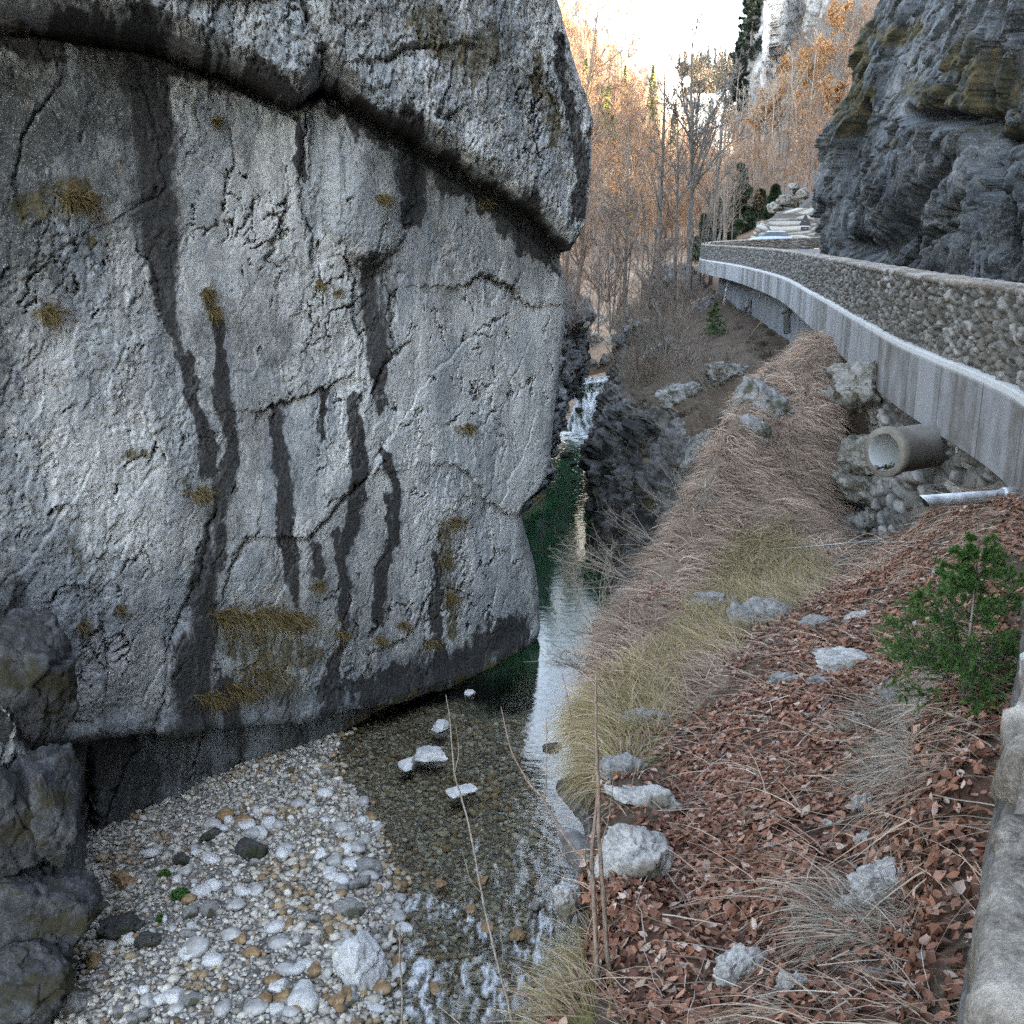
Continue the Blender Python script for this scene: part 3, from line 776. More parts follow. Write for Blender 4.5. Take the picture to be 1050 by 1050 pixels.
def build_water():
    xs = np.linspace(-9, 6.5, 330); ys = np.concatenate([np.linspace(3, 30, 620), np.linspace(30, 66.5, 420)[1:]])
    X, Y = np.meshgrid(xs, ys)
    D = WZ - bed_height(X, Y)
    p = np.stack([X, Y, 0 * X], -1).reshape(-1, 3)
    rif = sstep(21.5, 17, Y) .ravel()
    lo = fbm(p * np.array([1.0, .45, 1]), 3, 330)
    a = ridged(p * np.array([2.4, 1.3, 1]) + .4 * lo[:, None], 3, 331)
    chop = fbm(p * np.array([3.5, 5.0, 1]), 3, 332)
    calm = .003 + .03 * sstep(40, 62, Y).ravel()
    z = WZ + rif * (.05 * lo + .035 * (a - 1) * .6) + calm * chop
    # chutes between the stones: white water
    rx, ry = proj(np.stack([X.ravel(), Y.ravel(), np.full(X.size, WZ)], -1))
    foam = np.zeros(X.size)
    for pts, g in [([(440, 930, 12), (475, 940, 14), (500, 955, 10)], .9), ([(425, 980, 14), (440, 1010, 18), (430, 1050, 20)], 1.0), ([(470, 1000, 14), (520, 1010, 16), (490, 1040, 12)], 1.0), ([(535, 965, 12), (550, 985, 10), (560, 950, 8)], 1.1), ([(545, 945, 10), (560, 930, 8)], .7),
                   ([(535, 890, 12), (560, 900, 10)], .5), ([(415, 930, 6), (430, 920, 8)], .8), ([(470, 1030, 14), (540, 1030, 12)], .7)]:
        f = pl_field(rx + 6 * lo, ry + 6 * chop, pts)
        foam = np.maximum(foam, .74 * g * sstep(2.3, .2, f))
    fb = sstep(-.3, .5, fbm(p * np.array([8.0, 2.2, 1]) + .8 * lo[:, None], 5, 335) + .2 * (a - 1))
    foam = np.maximum(foam * (.15 + .85 * fb), .42 * rif * sstep(.15, .6, fbm(p * np.array([4.5, 2.2, 1]), 4, 339)) * sstep(-2.4, -.6, X.ravel()))
    fr = sstep(55, 65.5, Y.ravel()) * .95 * sstep(-.35, .4, fbm(p * np.array([1.6, 2.2, 1]), 4, 336) + .15)
    foam = np.maximum(foam, fr)
    z += foam * (.05 + .03 * chop) * rif
    V = np.stack([X.ravel(), Y.ravel(), z], -1)
    o = mesh_np('river', V, gridf(len(ys), len(xs)), MAT['water'], True, {'depth': D.ravel(), 'foam': foam, 'calm': 1 - rif})
    tag(o, 'clear green river running between the cliffs', 'river', kind='structure')
    # cascade where the water enters the gorge
    c = np.array([[P(575, 447, 65.2), P(600, 446, 65.2), P(626, 444, 65.2)], [P(583, 430, 66.6), P(603, 429, 66.6), P(625, 428, 66.6)], [P(587, 421, 67.0), P(606, 420, 67.0), P(622, 418, 67.0)],
                  [P(589, 409, 67.3), P(606, 406, 67.4), P(621, 406, 67.4)], [P(588, 404, 68.2), P(606, 402, 68.2), P(624, 401, 68.2)], [P(586, 398, 71.5), P(607, 396, 71.5), P(628, 395, 71.5)],
                  [P(590, 394, 72), P(612, 391, 72), P(629, 389, 72)], [P(596, 388, 76), P(613, 386, 76), P(632, 385, 76)]], float)
    G = catmull(catmull(c, 22, 0), 40, 1)
    Vc = G.reshape(-1, 3)
    nz = fbm(Vc * np.array([3.5, 1.2, .8]), 4, 341)
    Vc = Vc + np.stack([0 * nz, -.22 * nz, .12 * nz], -1)
    k = np.repeat(np.linspace(0, 7, G.shape[0]), G.shape[1])
    fo = np.interp(k, [0, 1, 2, 3, 3.6, 4.3, 5, 5.6, 7], [.7, .75, 1.0, 1.0, .8, .25, .4, 1.0, .7]) * (.35 + .65 * sstep(-.4, .25, nz + .2 * fbm(Vc * np.array([7, 2, 1.5]), 2, 342)))
    o2 = mesh_np('waterfall', Vc, gridf(G.shape[0], G.shape[1]), MAT['water'], True, {'depth': np.full(len(Vc), 2.6), 'foam': fo, 'calm': np.zeros(len(Vc))})
    tag(o2, 'small white cascade where the river drops between boulders', 'waterfall', kind='structure')
    return o
# ================================================================ road, parapet, beam, retaining wall
PATH = np.array([(-3.4, -7.0), (-1.0, -2.05), (.036, -.06), (.340, .564), (.712, 1.25), (2.58, 4.7), (4.24, 7.95), (5.1, 10.2), (5.75, 15), (6.8, 20.6), (8.4, 29), (10.7, 42), (12.4, 58), (13.0, 70), (13.6, 76),
                 (15.5, 83), (19, 90), (24, 96), (31, 101), (40, 105)], float)
_dense = catmull(PATH, 200)
_ds = np.concatenate([[0], np.cumsum(np.linalg.norm(np.diff(_dense, axis=0), axis=1))])

def wall_at(s):
    p = np.stack([np.interp(s, _ds, _dense[:, k]) for k in (0, 1)], -1)
    q = np.stack([np.interp(s + .15, _ds, _dense[:, k]) - np.interp(s - .15, _ds, _dense[:, k]) for k in (0, 1)], -1)
    t = unit(q)
    return p, np.stack([-t[:, 1], t[:, 0]], -1)          # point, outward (river side)

def s_of_y(y):
    return float(np.interp(y, _dense[:, 1], _ds))

def ztop(s):
    s80 = s_of_y(74)
    return -.5 + .03 * sstep(s_of_y(10), s_of_y(60), s) + np.clip(s - s80, 0, 60) * .016

def s_samples(y0, y1, k=.0022, lo=.011):
    out = [s_of_y(y0)]
    end = s_of_y(y1)
    while out[-1] < end:
        yy = abs(float(np.interp(out[-1], _ds, _dense[:, 1])))
        out.append(out[-1] + max(lo, k * yy))
    return np.array(out)

def strip(s, prof):
    """sweep a profile (offset outwards, height below the wall top) along the wall path"""
    p, n = wall_at(s); zt = ztop(s)
    prof = np.asarray(prof, float)
    G = np.zeros((len(s), len(prof), 3))
    G[..., :2] = p[:, None] + n[:, None] * prof[None, :, :1]
    G[..., 2] = zt[:, None] + prof[None, :, 1]
    return G, n

def rubble(name, s, z0, z1, off, nrow, mat, parent, scl, dep, seed, batter=0, warp=.0, flip=False, zabs=None):
    p, n = wall_at(s); zt = ztop(s)
    h = np.linspace(0, 1, nrow)
    lo = zt + z0 if zabs is None else np.full(len(s), zabs)
    Z = lo[:, None] + (zt + z1 - lo)[:, None] * h[None]
    S = np.repeat(s[:, None], nrow, 1)
    q = np.stack([S.ravel() * scl, Z.ravel() * scl * 1.25, 0 * S.ravel() + seed * 3.1], -1)
    q = q + .22 * np.stack([fbm(q * 1.1, 2, seed), fbm(q * 1.1 + 30, 2, seed + 1), 0 * q[:, 0]], -1)
    f1, f2, cid, fc = worley(q, seed)
    e = f2 - f1
    mort = sstep(.17, .05, e)
    fine = fbm(q * 3.2, 4, seed + 3)
    d = dep * (sstep(.02, .28, e) + .55 * (cid - .5) + .9 * fc + .6 * fine)
    d = np.where(mort > .7, d * .5, d)
    d = d.reshape(S.shape) + batter * (1 - h)[None] + warp * fbm(q * .12, 2, seed + 9).reshape(S.shape)
    G = np.zeros(S.shape + (3,))
    sg = -1 if flip else 1
    G[..., :2] = p[:, None] + n[:, None] * (off + sg * d)[..., None]
    G[..., 2] = Z
    return mesh_np(name, G.reshape(-1, 3), gridf(len(s), nrow, flip), mat, True, {'cell': cid, 'mortar': mort, 'up': np.tile(h, len(s))}, parent)

def build_wall():
    w0 = P(1010, 300, 20)
    root = empty('parapet_wall', (4.6, 9.0, -1.5), 'long rubble stone parapet with pale coping on a stained concrete edge beam', 'wall')
    s = np.concatenate([s_samples(-6, -.6, .03, .08), s_samples(-.55, 8.5, .004, .008), s_samples(8.55, 104, .0022, .02)])
    rubble('masonry', s[s <= s_of_y(8.5)], -1.75, -.03, -.02, 150, MAT['coping_side'], root, 4.6, .012, 401, batter=.10)
    rubble('masonry', s[s > s_of_y(8.5)], -.97, -.05, -.02, 64, MAT['masonry'], root, 6.4, .048, 402)
    rubble('masonry', s[::2], -.98, -.05, -.46, 24, MAT['masonry'], root, 5.2, .04, 403, flip=True)
    # coping: rough mortar capped slabs
    prof = [(-.49, -.075), (-.495, -.03)] + [(x, 0) for x in np.linspace(-.48, .0, 34)] + [(.018, -.004), (.026, -.016), (.027, -.04), (.026, -.065), (.0, -.08)]
    G, n = strip(s, prof)
    V = G.reshape(-1, 3)
    S = np.repeat(s, len(prof)); O = np.tile([a for a, b in prof], len(s))
    q = np.stack([S * 2.1, O * 3.2, 0 * S], -1)
    f1, f2, cid, fc = worley(q + .15 * np.stack([fbm(q * 2, 2, 411), fbm(q * 2 + 9, 2, 412), 0 * S], -1), 413)
    top = np.tile([1. if b > -.02 else .25 for a, b in prof], len(s))
    near = sstep(6, 2, V[:, 1])
    k1, k2, _, kf = worley(V * 9.0 + .2 * fbm(V * 12, 2, 417)[:, None], 418)
    dz = top * (.018 * fc + .014 * fbm(q * 2.5, 4, 414) - .03 * np.exp(-((f2 - f1) / .05) ** 2) + near * (.010 * kf + .006 * fbm(V * 30, 3, 419))) * (.6 + .8 * near)
    V[:, 2] += dz
    out = .014 * fbm(q * np.array([1.6, 0, 0]) + 5, 3, 415) + .012 * fbm(V * 14, 3, 416) + near * (.022 * kf)
    nn = np.repeat(n, len(prof), 0)
    V[:, :2] += nn * (out * sstep(-.3, .0, O))[:, None]
    mesh_np('coping', V, gridf(len(s), len(prof)), MAT['coping'], True, {'cell': cid, 'joint': np.exp(-((f2 - f1) / .05) ** 2)}, root)
    # concrete edge beam below the masonry
    sb = s_samples(8.3, 76.5, .004, .04)
    prof = [(-.06, -.955), (.085, -.965), (.10, -.98), (.115, -1.03)] + [(.115, z) for z in np.linspace(-1.06, -1.84, 12)] + [(.115, -1.87), (.10, -1.885), (-.2, -1.886), (-1.5, -1.90)]
    G, n = strip(sb, prof)
    V = G.reshape(-1, 3)
    V[:, 2] += .008 * fbm(V * .8, 2, 420)
    mesh_np('edge_beam', V, gridf(len(sb), len(prof)), MAT['beam'], False, {'along': np.repeat(sb, len(prof)), 'down': np.tile([b for a, b in prof], len(sb))}, root)
    # end faces of the beam
    for k in (0, -1):
        m = len(prof); e = V.reshape(len(sb), m, 3)[k]
    # plain concrete wall set back under the far part of the beam
    sw = np.linspace(s_of_y(23), s_of_y(76.5), 160)
    G, n = strip(sw, [(-1.35, z) for z in np.linspace(-1.89, -6.5, 10)])
    mesh_np('back_wall', G.reshape(-1, 3), gridf(len(sw), 10), MAT['concrete'], True, {'along': np.repeat(sw, 10), 'down': np.tile(np.linspace(-1.89, -6.5, 10), len(sw))}, root)
    # far end return of the beam
    G2, _ = strip(np.array([s_of_y(76.45), s_of_y(76.5)]), [(.113, -.98), (.113, -1.88), (-1.4, -1.88), (-1.4, -.98)])
    # rubble retaining wall below the near part
    rw = empty('retaining_wall', (5.6, 14, -4.5), 'grey rubble retaining wall under the concrete beam around the big pipe', 'wall')
    sr = s_samples(8.4, 17.6, .0022, .015)
    rubble('masonry', sr, 0, -1.87, -.12, 150, MAT['rubble'], rw, 3.3, .085, 431, batter=.25, warp=.2, zabs=-6.4)
    # road and verge behind the parapet
    sr = np.linspace(0, s_of_y(104), 300)
    G, n = strip(sr, [(-.4, -1.03), (-1.0, -1.0), (-3.8, -.96), (-6.8, -1.0), (-7.6, -.98), (-12, -.9)])
    mesh_np('road', G.reshape(-1, 3), gridf(len(sr), 6), MAT['asphalt'], True)
    tag(bpy.data.objects['road'], 'asphalt road behind the parapet', 'road', kind='structure')
    G, n = strip(sr, [(-.86, -.995), (-.98, -.993)])
    G[..., 2] += .006
    mesh_np('road_line', G.reshape(-1, 3), gridf(len(sr), 2), MAT['paint'], True)
    tag(bpy.data.objects['road_line'], 'white edge line of the road', 'road marking', kind='structure')
    return root
MAT = {}
def build_materials():
    MAT['cliff'] = rock_material('limestone', (.064, .067, .066), (.222, .229, .225), (.43, .438, .428))
    nt = MAT['cliff'].node_tree
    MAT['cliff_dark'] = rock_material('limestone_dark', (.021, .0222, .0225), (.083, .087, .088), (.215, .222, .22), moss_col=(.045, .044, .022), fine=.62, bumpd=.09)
    # --- bank
    b = MB('bank_ground', .95, .15)
    fn = b.noise(22, 5, .7); mid = b.noise(3.5, 6, .65); cs = b.noise(70, 3, .7)
    rock = b.ramp(b.math('MULTIPLY_ADD', fn, .5, b.math('MULTIPLY_ADD', mid, .6, b.math('MULTIPLY', b.attr('tone'), .25))), [(.35, (.035, .034, .032)), (.55, (.13, .128, .125)), (.72, (.30, .295, .285)), (.85, (.42, .415, .40))])
    br = b.math('ADD', b.math('MULTIPLY_ADD', mid, 1.0, -.5), b.math('MULTIPLY_ADD', fn, .6, -.3))
    rock = b.mix(b.math('MULTIPLY', b.rng(b.math('ADD', b.attr('stain_shade'), br), .4, .62), .9), rock, (.025, .025, .026))
    rock = b.mix(b.math('MULTIPLY', b.rng(b.math('ADD', b.attr('moss'), br), .4, .65), .85), rock, b.mix(mid, (.035, .04, .012), (.11, .085, .04)))
    soil = b.mix(b.rng(fn, .3, .7), (.035, .026, .018), (.10, .075, .052))
    soil = b.mix(b.rng(cs, .55, .7, 0, .5), soil, (.19, .15, .115))
    leafc = b.mix(b.rng(fn, .3, .7), (.035, .02, .014), (.10, .055, .036))
    dryc = b.mix(b.rng(fn, .3, .7), (.09, .066, .048), (.25, .195, .145))
    grnc = b.mix(b.rng(fn, .3, .7), (.045, .042, .014), (.15, .135, .045))
    col = b.mix(b.rng(b.math('ADD', b.attr('dry'), br), .3, .6), soil, dryc)
    col = b.mix(b.rng(b.math('ADD', b.attr('grn'), br), .35, .65), col, grnc)
    col = b.mix(b.rng(b.math('ADD', b.attr('leaf'), br), .35, .6), col, leafc)
    col = b.mix(b.rng(b.math('ADD', b.attr('rock'), br), .4, .6), col, rock)
    h = b.math('MULTIPLY_ADD', fn, .5, b.math('MULTIPLY_ADD', mid, 1.0, b.math('MULTIPLY', cs, .2)))
    MAT['bank'] = b.done(col, b.bump(h, .9, .04))
    # --- river bed
    b = MB('river_gravel', .85, .3)
    v = b.vor(7, b.mixv(.12, 3), 'F1'); vc = b.vor(7, b.mixv(.12, 3), 'F1', out='Color')
    edge = b.vor(7, b.mixv(.12, 3), 'DISTANCE_TO_EDGE')
    sep = b.n.new('ShaderNodeSeparateColor'); b.L(vc, sep.inputs[0])
    dryc = b.ramp(sep.outputs[0], [(0, (.16, .15, .13)), (.5, (.30, .29, .27)), (1, (.46, .45, .42))])
    wetc = b.ramp(sep.outputs[0], [(0, (.14, .125, .10)), (.45, (.29, .255, .20)), (.8, (.38, .34, .26)), (1, (.52, .5, .45))])
    alg = b.noise(.8, 4, .6)
    wetc = b.mix(b.rng(alg, .45, .62, 0, .35), wetc, (.19, .165, .10))
    col = b.mix(b.attr('wet'), dryc, wetc)
    col = b.mix(b.rng(edge, .09, .0, 0, .85), col, (.03, .027, .02))
    sand = b.noise(1.3, 5, .6)
    col = b.mix(b.rng(sand, .58, .68, 0, .8), col, b.mix(b.attr('wet'), (.20, .145, .095), (.10, .07, .035)))
    MAT['bed'] = b.done(col, b.bump(b.rng(edge, 0, .25), .8, .08))
    # --- water: see-through by depth, mirror by angle, white where it breaks
    b = MB('river_water', .05, .5); nt = b.nt
    wv = b.vec((1.2, 4.2, 1)); w1 = b.noise(2.2, 4, .55, wv); w2 = b.noise(9, 3, .6, b.vec((1, 2.2, 1)))
    h = b.math('MULTIPLY_ADD', w2, .35, w1)
    nb = b.bump(h, .13, .05); b.L(b.math('MULTIPLY_ADD', b.attr('calm'), -.53, .60), nb.node.inputs['Strength'])
    fr = b.n.new('ShaderNodeFresnel'); fr.inputs[0].default_value = 1.5; b.L(nb, fr.inputs['Normal'])
    gl = b.n.new('ShaderNodeBsdfGlossy'); gl.inputs['Roughness'].default_value = .03; gl.inputs['Color'].default_value = (1, 1, 1, 1); b.L(nb, gl.inputs['Normal'])
    tr = b.n.new('ShaderNodeBsdfTransparent'); b.put(tr.inputs[0], b.ramp(b.rng(b.attr('depth'), 0, 1.6, smooth=False), [(0, (.95, .96, .93)), (.3, (.88, .89, .82)), (1, (.22, .42, .22))]))
    df = b.n.new('ShaderNodeBsdfDiffuse'); df.inputs[0].default_value = (.010, .034, .014, 1)
    m1 = b.n.new('ShaderNodeMixShader'); b.L(b.rng(b.attr('depth'), .5, 2.2, .0, .9), m1.inputs[0]); b.L(tr.outputs[0], m1.inputs[1]); b.L(df.outputs[0], m1.inputs[2])
    m2 = b.n.new('ShaderNodeMixShader'); b.L(fr.outputs[0], m2.inputs[0]); b.L(m1.outputs[0], m2.inputs[1]); b.L(gl.outputs[0], m2.inputs[2])
    wf = b.n.new('ShaderNodeBsdfDiffuse'); wf.inputs[0].default_value = (.78, .82, .86, 1)
    fn = b.noise(16, 4, .7, b.vec((1, .5, 1)))
    m3 = b.n.new('ShaderNodeMixShader'); b.L(b.math('MULTIPLY', b.rng(b.math('ADD', b.attr('foam'), b.math('MULTIPLY_ADD', fn, 1.0, -.5)), .25, 1.0), .85), m3.inputs[0]); b.L(m2.outputs[0], m3.inputs[1]); b.L(wf.outputs[0], m3.inputs[2])
    b.L(m3.outputs[0], b.out.inputs[0]); MAT['water'] = b.m
    # --- masonry
    def masonry(name, lo, mid_, hi, mort, fs):
        b = MB(name, .93, .2)
        fn = b.noise(30 * fs, 5, .7); md = b.noise(5 * fs, 5, .65); lg = b.noise(.9, 4, .6)
        t = b.math('MULTIPLY_ADD', b.attr('cell'), .42, b.math('MULTIPLY_ADD', md, .45, b.math('MULTIPLY', fn, .35)))
        col = b.ramp(t, [(.35, lo), (.62, mid_), (.9, hi)])
        col = b.mix(b.rng(lg, .45, .65, 0, .35), col, (.13, .11, .08))
        col = b.mix(b.math('MULTIPLY', b.attr('mortar'), .85), col, b.mix(fn, mort, tuple(c * .6 for c in mort)))
        return b.done(col, b.bump(b.math('ADD', fn, md), .6, .02))
    MAT['masonry'] = masonry('parapet_masonry', (.075, .07, .062), (.17, .163, .15), (.33, .32, .30), (.10, .095, .085), 1)
    MAT['rubble'] = masonry('rubble_masonry', (.06, .06, .06), (.16, .158, .15), (.34, .335, .32), (.075, .073, .07), .8)
    MAT['coping_side'] = masonry('near_parapet_side', (.05, .048, .045), (.10, .096, .09), (.17, .165, .155), (.085, .08, .075), 1.5)
    b = MB('coping_mortar', .92, .2)
    fn = b.noise(150, 6, .75); md = b.noise(14, 7, .75); lg = b.noise(3.2, 5, .6)
    col = b.ramp(b.math('MULTIPLY_ADD', md, .6, b.math('MULTIPLY_ADD', fn, .45, b.math('MULTIPLY_ADD', b.attr('cell'), .16, -.08))), [(.38, (.07, .062, .052)), (.5, (.20, .178, .15)), (.62, (.36, .332, .29)), (.75, (.5, .48, .44))])
    col = b.mix(b.rng(lg, .5, .68, 0, .6), col, (.26, .19, .13))
    col = b.mix(b.rng(b.noise(4.5, 5, .7, b.vec((1, 1, 1), (3, 8, 2))), .6, .68, 0, .8), col, (.50, .55, .58))
    col = b.mix(b.math('MULTIPLY', b.attr('joint'), .6), col, (.09, .08, .07))
    MAT['coping'] = b.done(col, b.bump(b.math('ADD', fn, md), .7, .015))
    # --- concrete beam: panels and water streaks down the face
    b = MB('beam_concrete', .85, .25)
    cmb = b.n.new('ShaderNodeCombineXYZ'); b.L(b.attr('along'), cmb.inputs[0]); b.L(b.math('MULTIPLY', b.attr('down'), .06), cmb.inputs[1])
    sv = cmb.outputs[0]
    cmb2 = b.n.new('ShaderNodeCombineXYZ'); b.L(b.attr('along'), cmb2.inputs[0]); b.L(b.math('MULTIPLY', b.attr('down'), .55), cmb2.inputs[1])
    s1 = b.noise(1.15, 3, .5, sv); s2 = b.noise(2.2, 1, .5, sv); s3 = b.noise(16, 2, .5, sv)
    pan = b.n.new('ShaderNodeTexWhiteNoise'); pan.noise_dimensions = '1D'; b.L(b.math('FLOOR', b.math('MULTIPLY_ADD', b.attr('along'), 1.1, b.math('MULTIPLY', s1, 1.6))), pan.inputs['W'])
    pv = pan.outputs[0]
    sp = b.noise(26, 4, .7); bl = b.noise(1.8, 6, .68); ln = b.noise(3.0, 3, .6, cmb2.outputs[0])
    t = b.math('MULTIPLY_ADD', pv, .40, b.math('MULTIPLY_ADD', s2, .45, b.math('MULTIPLY_ADD', ln, .35, b.math('MULTIPLY_ADD', bl, .45, b.math('MULTIPLY', sp, .2)))))
    col = b.ramp(t, [(.5, (.075, .066, .054)), (.74, (.135, .127, .115)), (.86, (.21, .212, .215)), (1.0, (.29, .297, .305))])
    wl = b.rng(s3, .66, .72)
    col = b.mix(b.math('MULTIPLY', b.math('MULTIPLY', wl, b.rng(bl, .35, .6)), .45), col, (.46, .46, .44))
    jt = b.math('ABSOLUTE', b.math('SUBTRACT', b.math('FRACT', b.math('MULTIPLY', b.attr('along'), .62)), .5))
    col = b.mix(b.math('MULTIPLY', b.rng(jt, .012, .006), .8), col, (.05, .047, .043))
    chip = b.noise(7, 6, .75, b.vec((1, 1, 1), (3, 1, 7)))
    col = b.mix(b.rng(chip, .62, .7, 0, .5), col, (.10, .09, .075))
    topd = b.rng(b.attr('down'), -1.075, -1.02)
    col = b.mix(b.math('MULTIPLY', topd, .75), col, (.52, .52, .5))
    MAT['beam'] = b.done(col, b.bump(b.math('ADD', s2, sp), .35, .01))
    b = MB('plain_concrete', .88, .25)
    n1 = b.noise(1.2, 5, .6, b.vec((1, 1, .3))); n2 = b.noise(14, 4, .65)
    MAT['concrete'] = b.done(b.ramp(b.math('MULTIPLY_ADD', n2, .3, b.math('MULTIPLY', n1, .8)), [(.35, (.11, .12, .13)), (.7, (.25, .265, .28))]), b.bump(n2, .3, .01))
    b = MB('asphalt', .9, .3); n1 = b.noise(60, 3, .6); n2 = b.noise(1.2, 4, .6)
    MAT['asphalt'] = b.done(b.ramp(b.math('MULTIPLY_ADD', n1, .4, b.math('MULTIPLY', n2, .6)), [(.3, (.035, .035, .036)), (.7, (.085, .085, .086))]), b.bump(n1, .4, .01))
    b = MB('road_paint', .7, .3); MAT['paint'] = b.done(b.mix(b.rng(b.noise(20, 4, .7), .45, .65), (.62, .62, .6), (.35, .35, .34)))
# ================================================================ far ground: valley, hillsides, crags
def sheet(name, ctrl, n0, n1, amp, mat, label, cat, seed, scl=.06, facet=0., cell=.12, attrs=None, kind='structure'):
    G = catmull(catmull(np.array(ctrl, float), n0, 0), n1, 1)
    N = normals(G)
    c = N[G.shape[0] // 2, G.shape[1] // 2]
    if c @ np.array([0, -.6, .8]) < 0: N = -N
    V = G.reshape(-1, 3); N = N.reshape(-1, 3)
    d = amp * fbm(V * scl, 4, seed)
    if facet:
        w = V + 2.0 / cell * .12 * fbm(V * cell * 1.5, 3, seed + 2)[:, None]
        a = worley(w * np.array([cell, cell, cell * .6]), seed + 3); b = worley(w * cell * 2.6, seed + 4); c = worley(w * cell * 6.5 + 3, seed + 5)
        d = d + facet * (a[3] + .45 * b[3] + .2 * c[3] - .3 * np.exp(-((a[1] - a[0]) / .06) ** 2)) + facet * .25 * fbm(V * cell * 5, 3, seed + 6)
    V = V + N * d[:, None]
    at = {k: np.full(len(V), 0.) for k in ('stain_shade', 'moss', 'tone')}
    at['moss'] = .5 * sstep(.05, .4, fbm(V * cell * 2, 3, seed + 8)) if facet else at['moss']
    at['stain_shade'] = .45 * sstep(.0, .4, fbm(V * np.array([cell * 3, cell * 3, cell]), 3, seed + 9)) if facet else at['stain_shade']
    at.update(attrs(V) if attrs else {})
    o = mesh_np(name, V, gridf(G.shape[0], G.shape[1]), mat, True, at)
    tag(o, label, cat, kind=kind)
    return o, V

def ctl(rows): return [[(p if p[2] < 20 and len(p) == 3 and isinstance(p, list) else P(*p)) for p in r] for r in rows]

def build_far():
    out = {}
    LB = [[(-.9, 33, -12.8), (-1.2, 33, -8), (-1.8, 33, -4), (-4, 33, 0), (-12, 31, 8)],
          [P(561, 486, 51), P(560, 430, 52), P(557, 360, 53), P(545, 300, 55), (-12, 58, 8)],
          [P(577, 440, 62), P(578, 400, 63), P(580, 350, 64), P(566, 300, 66), (-12, 72, 7)],
          [P(590, 405, 70), P(592, 380, 71), P(592, 340, 72), P(584, 300, 75), (-10, 88, 6)],
          [P(600, 388, 78), P(602, 365, 80), P(598, 335, 83), P(590, 300, 88), (-8, 104, 5)]]
    out['lb'] = sheet('terrain', LB, 60, 36, .5, MAT['cliff_dark'], 'dark broken rock bank on the left of the river beyond the cliff', 'rock bank', 501, .25, .55, .38,
                      lambda V: {'stain_shade': np.full(len(V), .25), 'moss': .6 * sstep(0, .4, fbm(V * .5, 3, 503))})
    HS = [[P(540, 400, 75), P(598, 388, 77), P(640, 376, 76), P(700, 330, 79), P(745, 300, 84)],
          [P(540, 350, 90), P(605, 350, 92), P(650, 332, 92), P(720, 292, 96), P(760, 272, 100)],
          [P(540, 312, 112), P(610, 312, 115), P(660, 292, 116), P(730, 266, 118), P(775, 255, 118)],
          [P(530, 262, 140), P(610, 272, 150), P(670, 262, 152), P(740, 246, 145), P(790, 240, 140)],
          [P(515, 200, 180), P(610, 217, 200), P(680, 217, 212), P(750, 226, 195), P(800, 225, 180)],
          [P(500, 100, 230), P(600, 112, 250), P(665, 135, 262), P(735, 190, 262), P(790, 205, 240)],
          [P(490, 0, 280), P(594, 34, 300), P(652, 78, 300), P(715, 150, 320), P(790, 190, 330)],
          [P(470, -30, 330), P(590, 22, 335), P(650, 78, 330), P(715, 155, 350), P(790, 200, 380)]]
    out['hs'] = sheet('hillside', HS, 40, 60, 2.2, MAT['hill'], 'sunlit brown hillside under bare beech forest', 'hillside', 511)
    RS = [[P(730, 256, 122), P(770, 254, 116), P(800, 253, 108), P(832, 256, 98), P(860, 250, 100)],
          [P(738, 217, 150), P(770, 203, 143), P(805, 190, 132), P(842, 185, 116), P(870, 175, 120)],
          [P(745, 182, 190), P(775, 152, 180), P(815, 128, 162), P(864, 100, 138), P(900, 80, 140)],
          [P(752, 132, 226), P(785, 102, 212), P(828, 66, 190), P(884, 22, 160), P(950, -10, 140)],
          [P(757, 100, 244), P(790, 70, 236), P(838, 20, 216), P(905, -60, 180), P(980, -130, 160)]]
    out['rs'] = sheet('hillside', RS, 50, 60, 1.6, MAT['hill'], 'steep wooded slope above the road below the pale crag', 'hillside', 521, attrs=lambda V: {'tone': sstep(785, 815, proj(V)[0])})
    TW = [[P(757, 140, 236), P(767, 140, 226), P(778, 140, 220), P(786, 140, 219), P(808, 135, 236), P(826, 120, 226), P(850, 100, 214), P(885, 70, 205)],
          [P(760, 95, 240), P(768, 80, 228), P(778, 70, 222), P(787, 60, 221), P(810, 60, 238), P(830, 50, 227), P(852, 40, 216), P(890, 30, 206)],
          [P(765, 40, 246), P(771, 20, 232), P(781, 10, 226), P(792, 0, 224), P(814, -10, 240), P(836, -20, 228), P(858, -30, 218), P(892, -30, 208)],
          [P(772, -30, 252), P(776, -60, 240), P(786, -70, 234), P(797, -80, 232), P(818, -80, 246), P(842, -90, 236), P(864, -100, 226), P(898, -100, 216)],
          [P(784, -90, 270), P(790, -140, 262), P(800, -160, 258), P(812, -170, 258), P(830, -170, 268), P(850, -170, 262), P(872, -180, 254), P(905, -180, 246)]]
    out['tw'] = sheet('crag', TW, 60, 30, .8, MAT['cliff_pale'], 'pale limestone tower above the wooded slope catching the sun', 'crag', 531, .12, 1.6, .09)
    CR = [[P(540, 160, 420), P(600, 160, 410), P(650, 165, 400), P(700, 185, 395), P(735, 200, 400)],
          [P(540, 60, 440), P(600, 60, 425), P(645, 80, 410), P(684, 110, 400), P(712, 170, 410)],
          [P(545, -10, 460), P(600, -5, 450), P(640, 10, 440), P(679, 66, 425), P(702, 140, 440)],
          [P(550, -80, 490), P(600, -70, 480), P(636, -45, 475), P(668, 15, 470), P(700, 120, 480)],
          [P(560, -150, 560), P(600, -140, 550), P(630, -115, 540), P(660, -50, 530), P(700, 90, 540)]]
    out['cr'] = sheet('crag', CR, 60, 60, 3, MAT['cliff_pale'], 'bright limestone crag standing above the bare forest', 'crag', 541, .03, 5.0, .035)
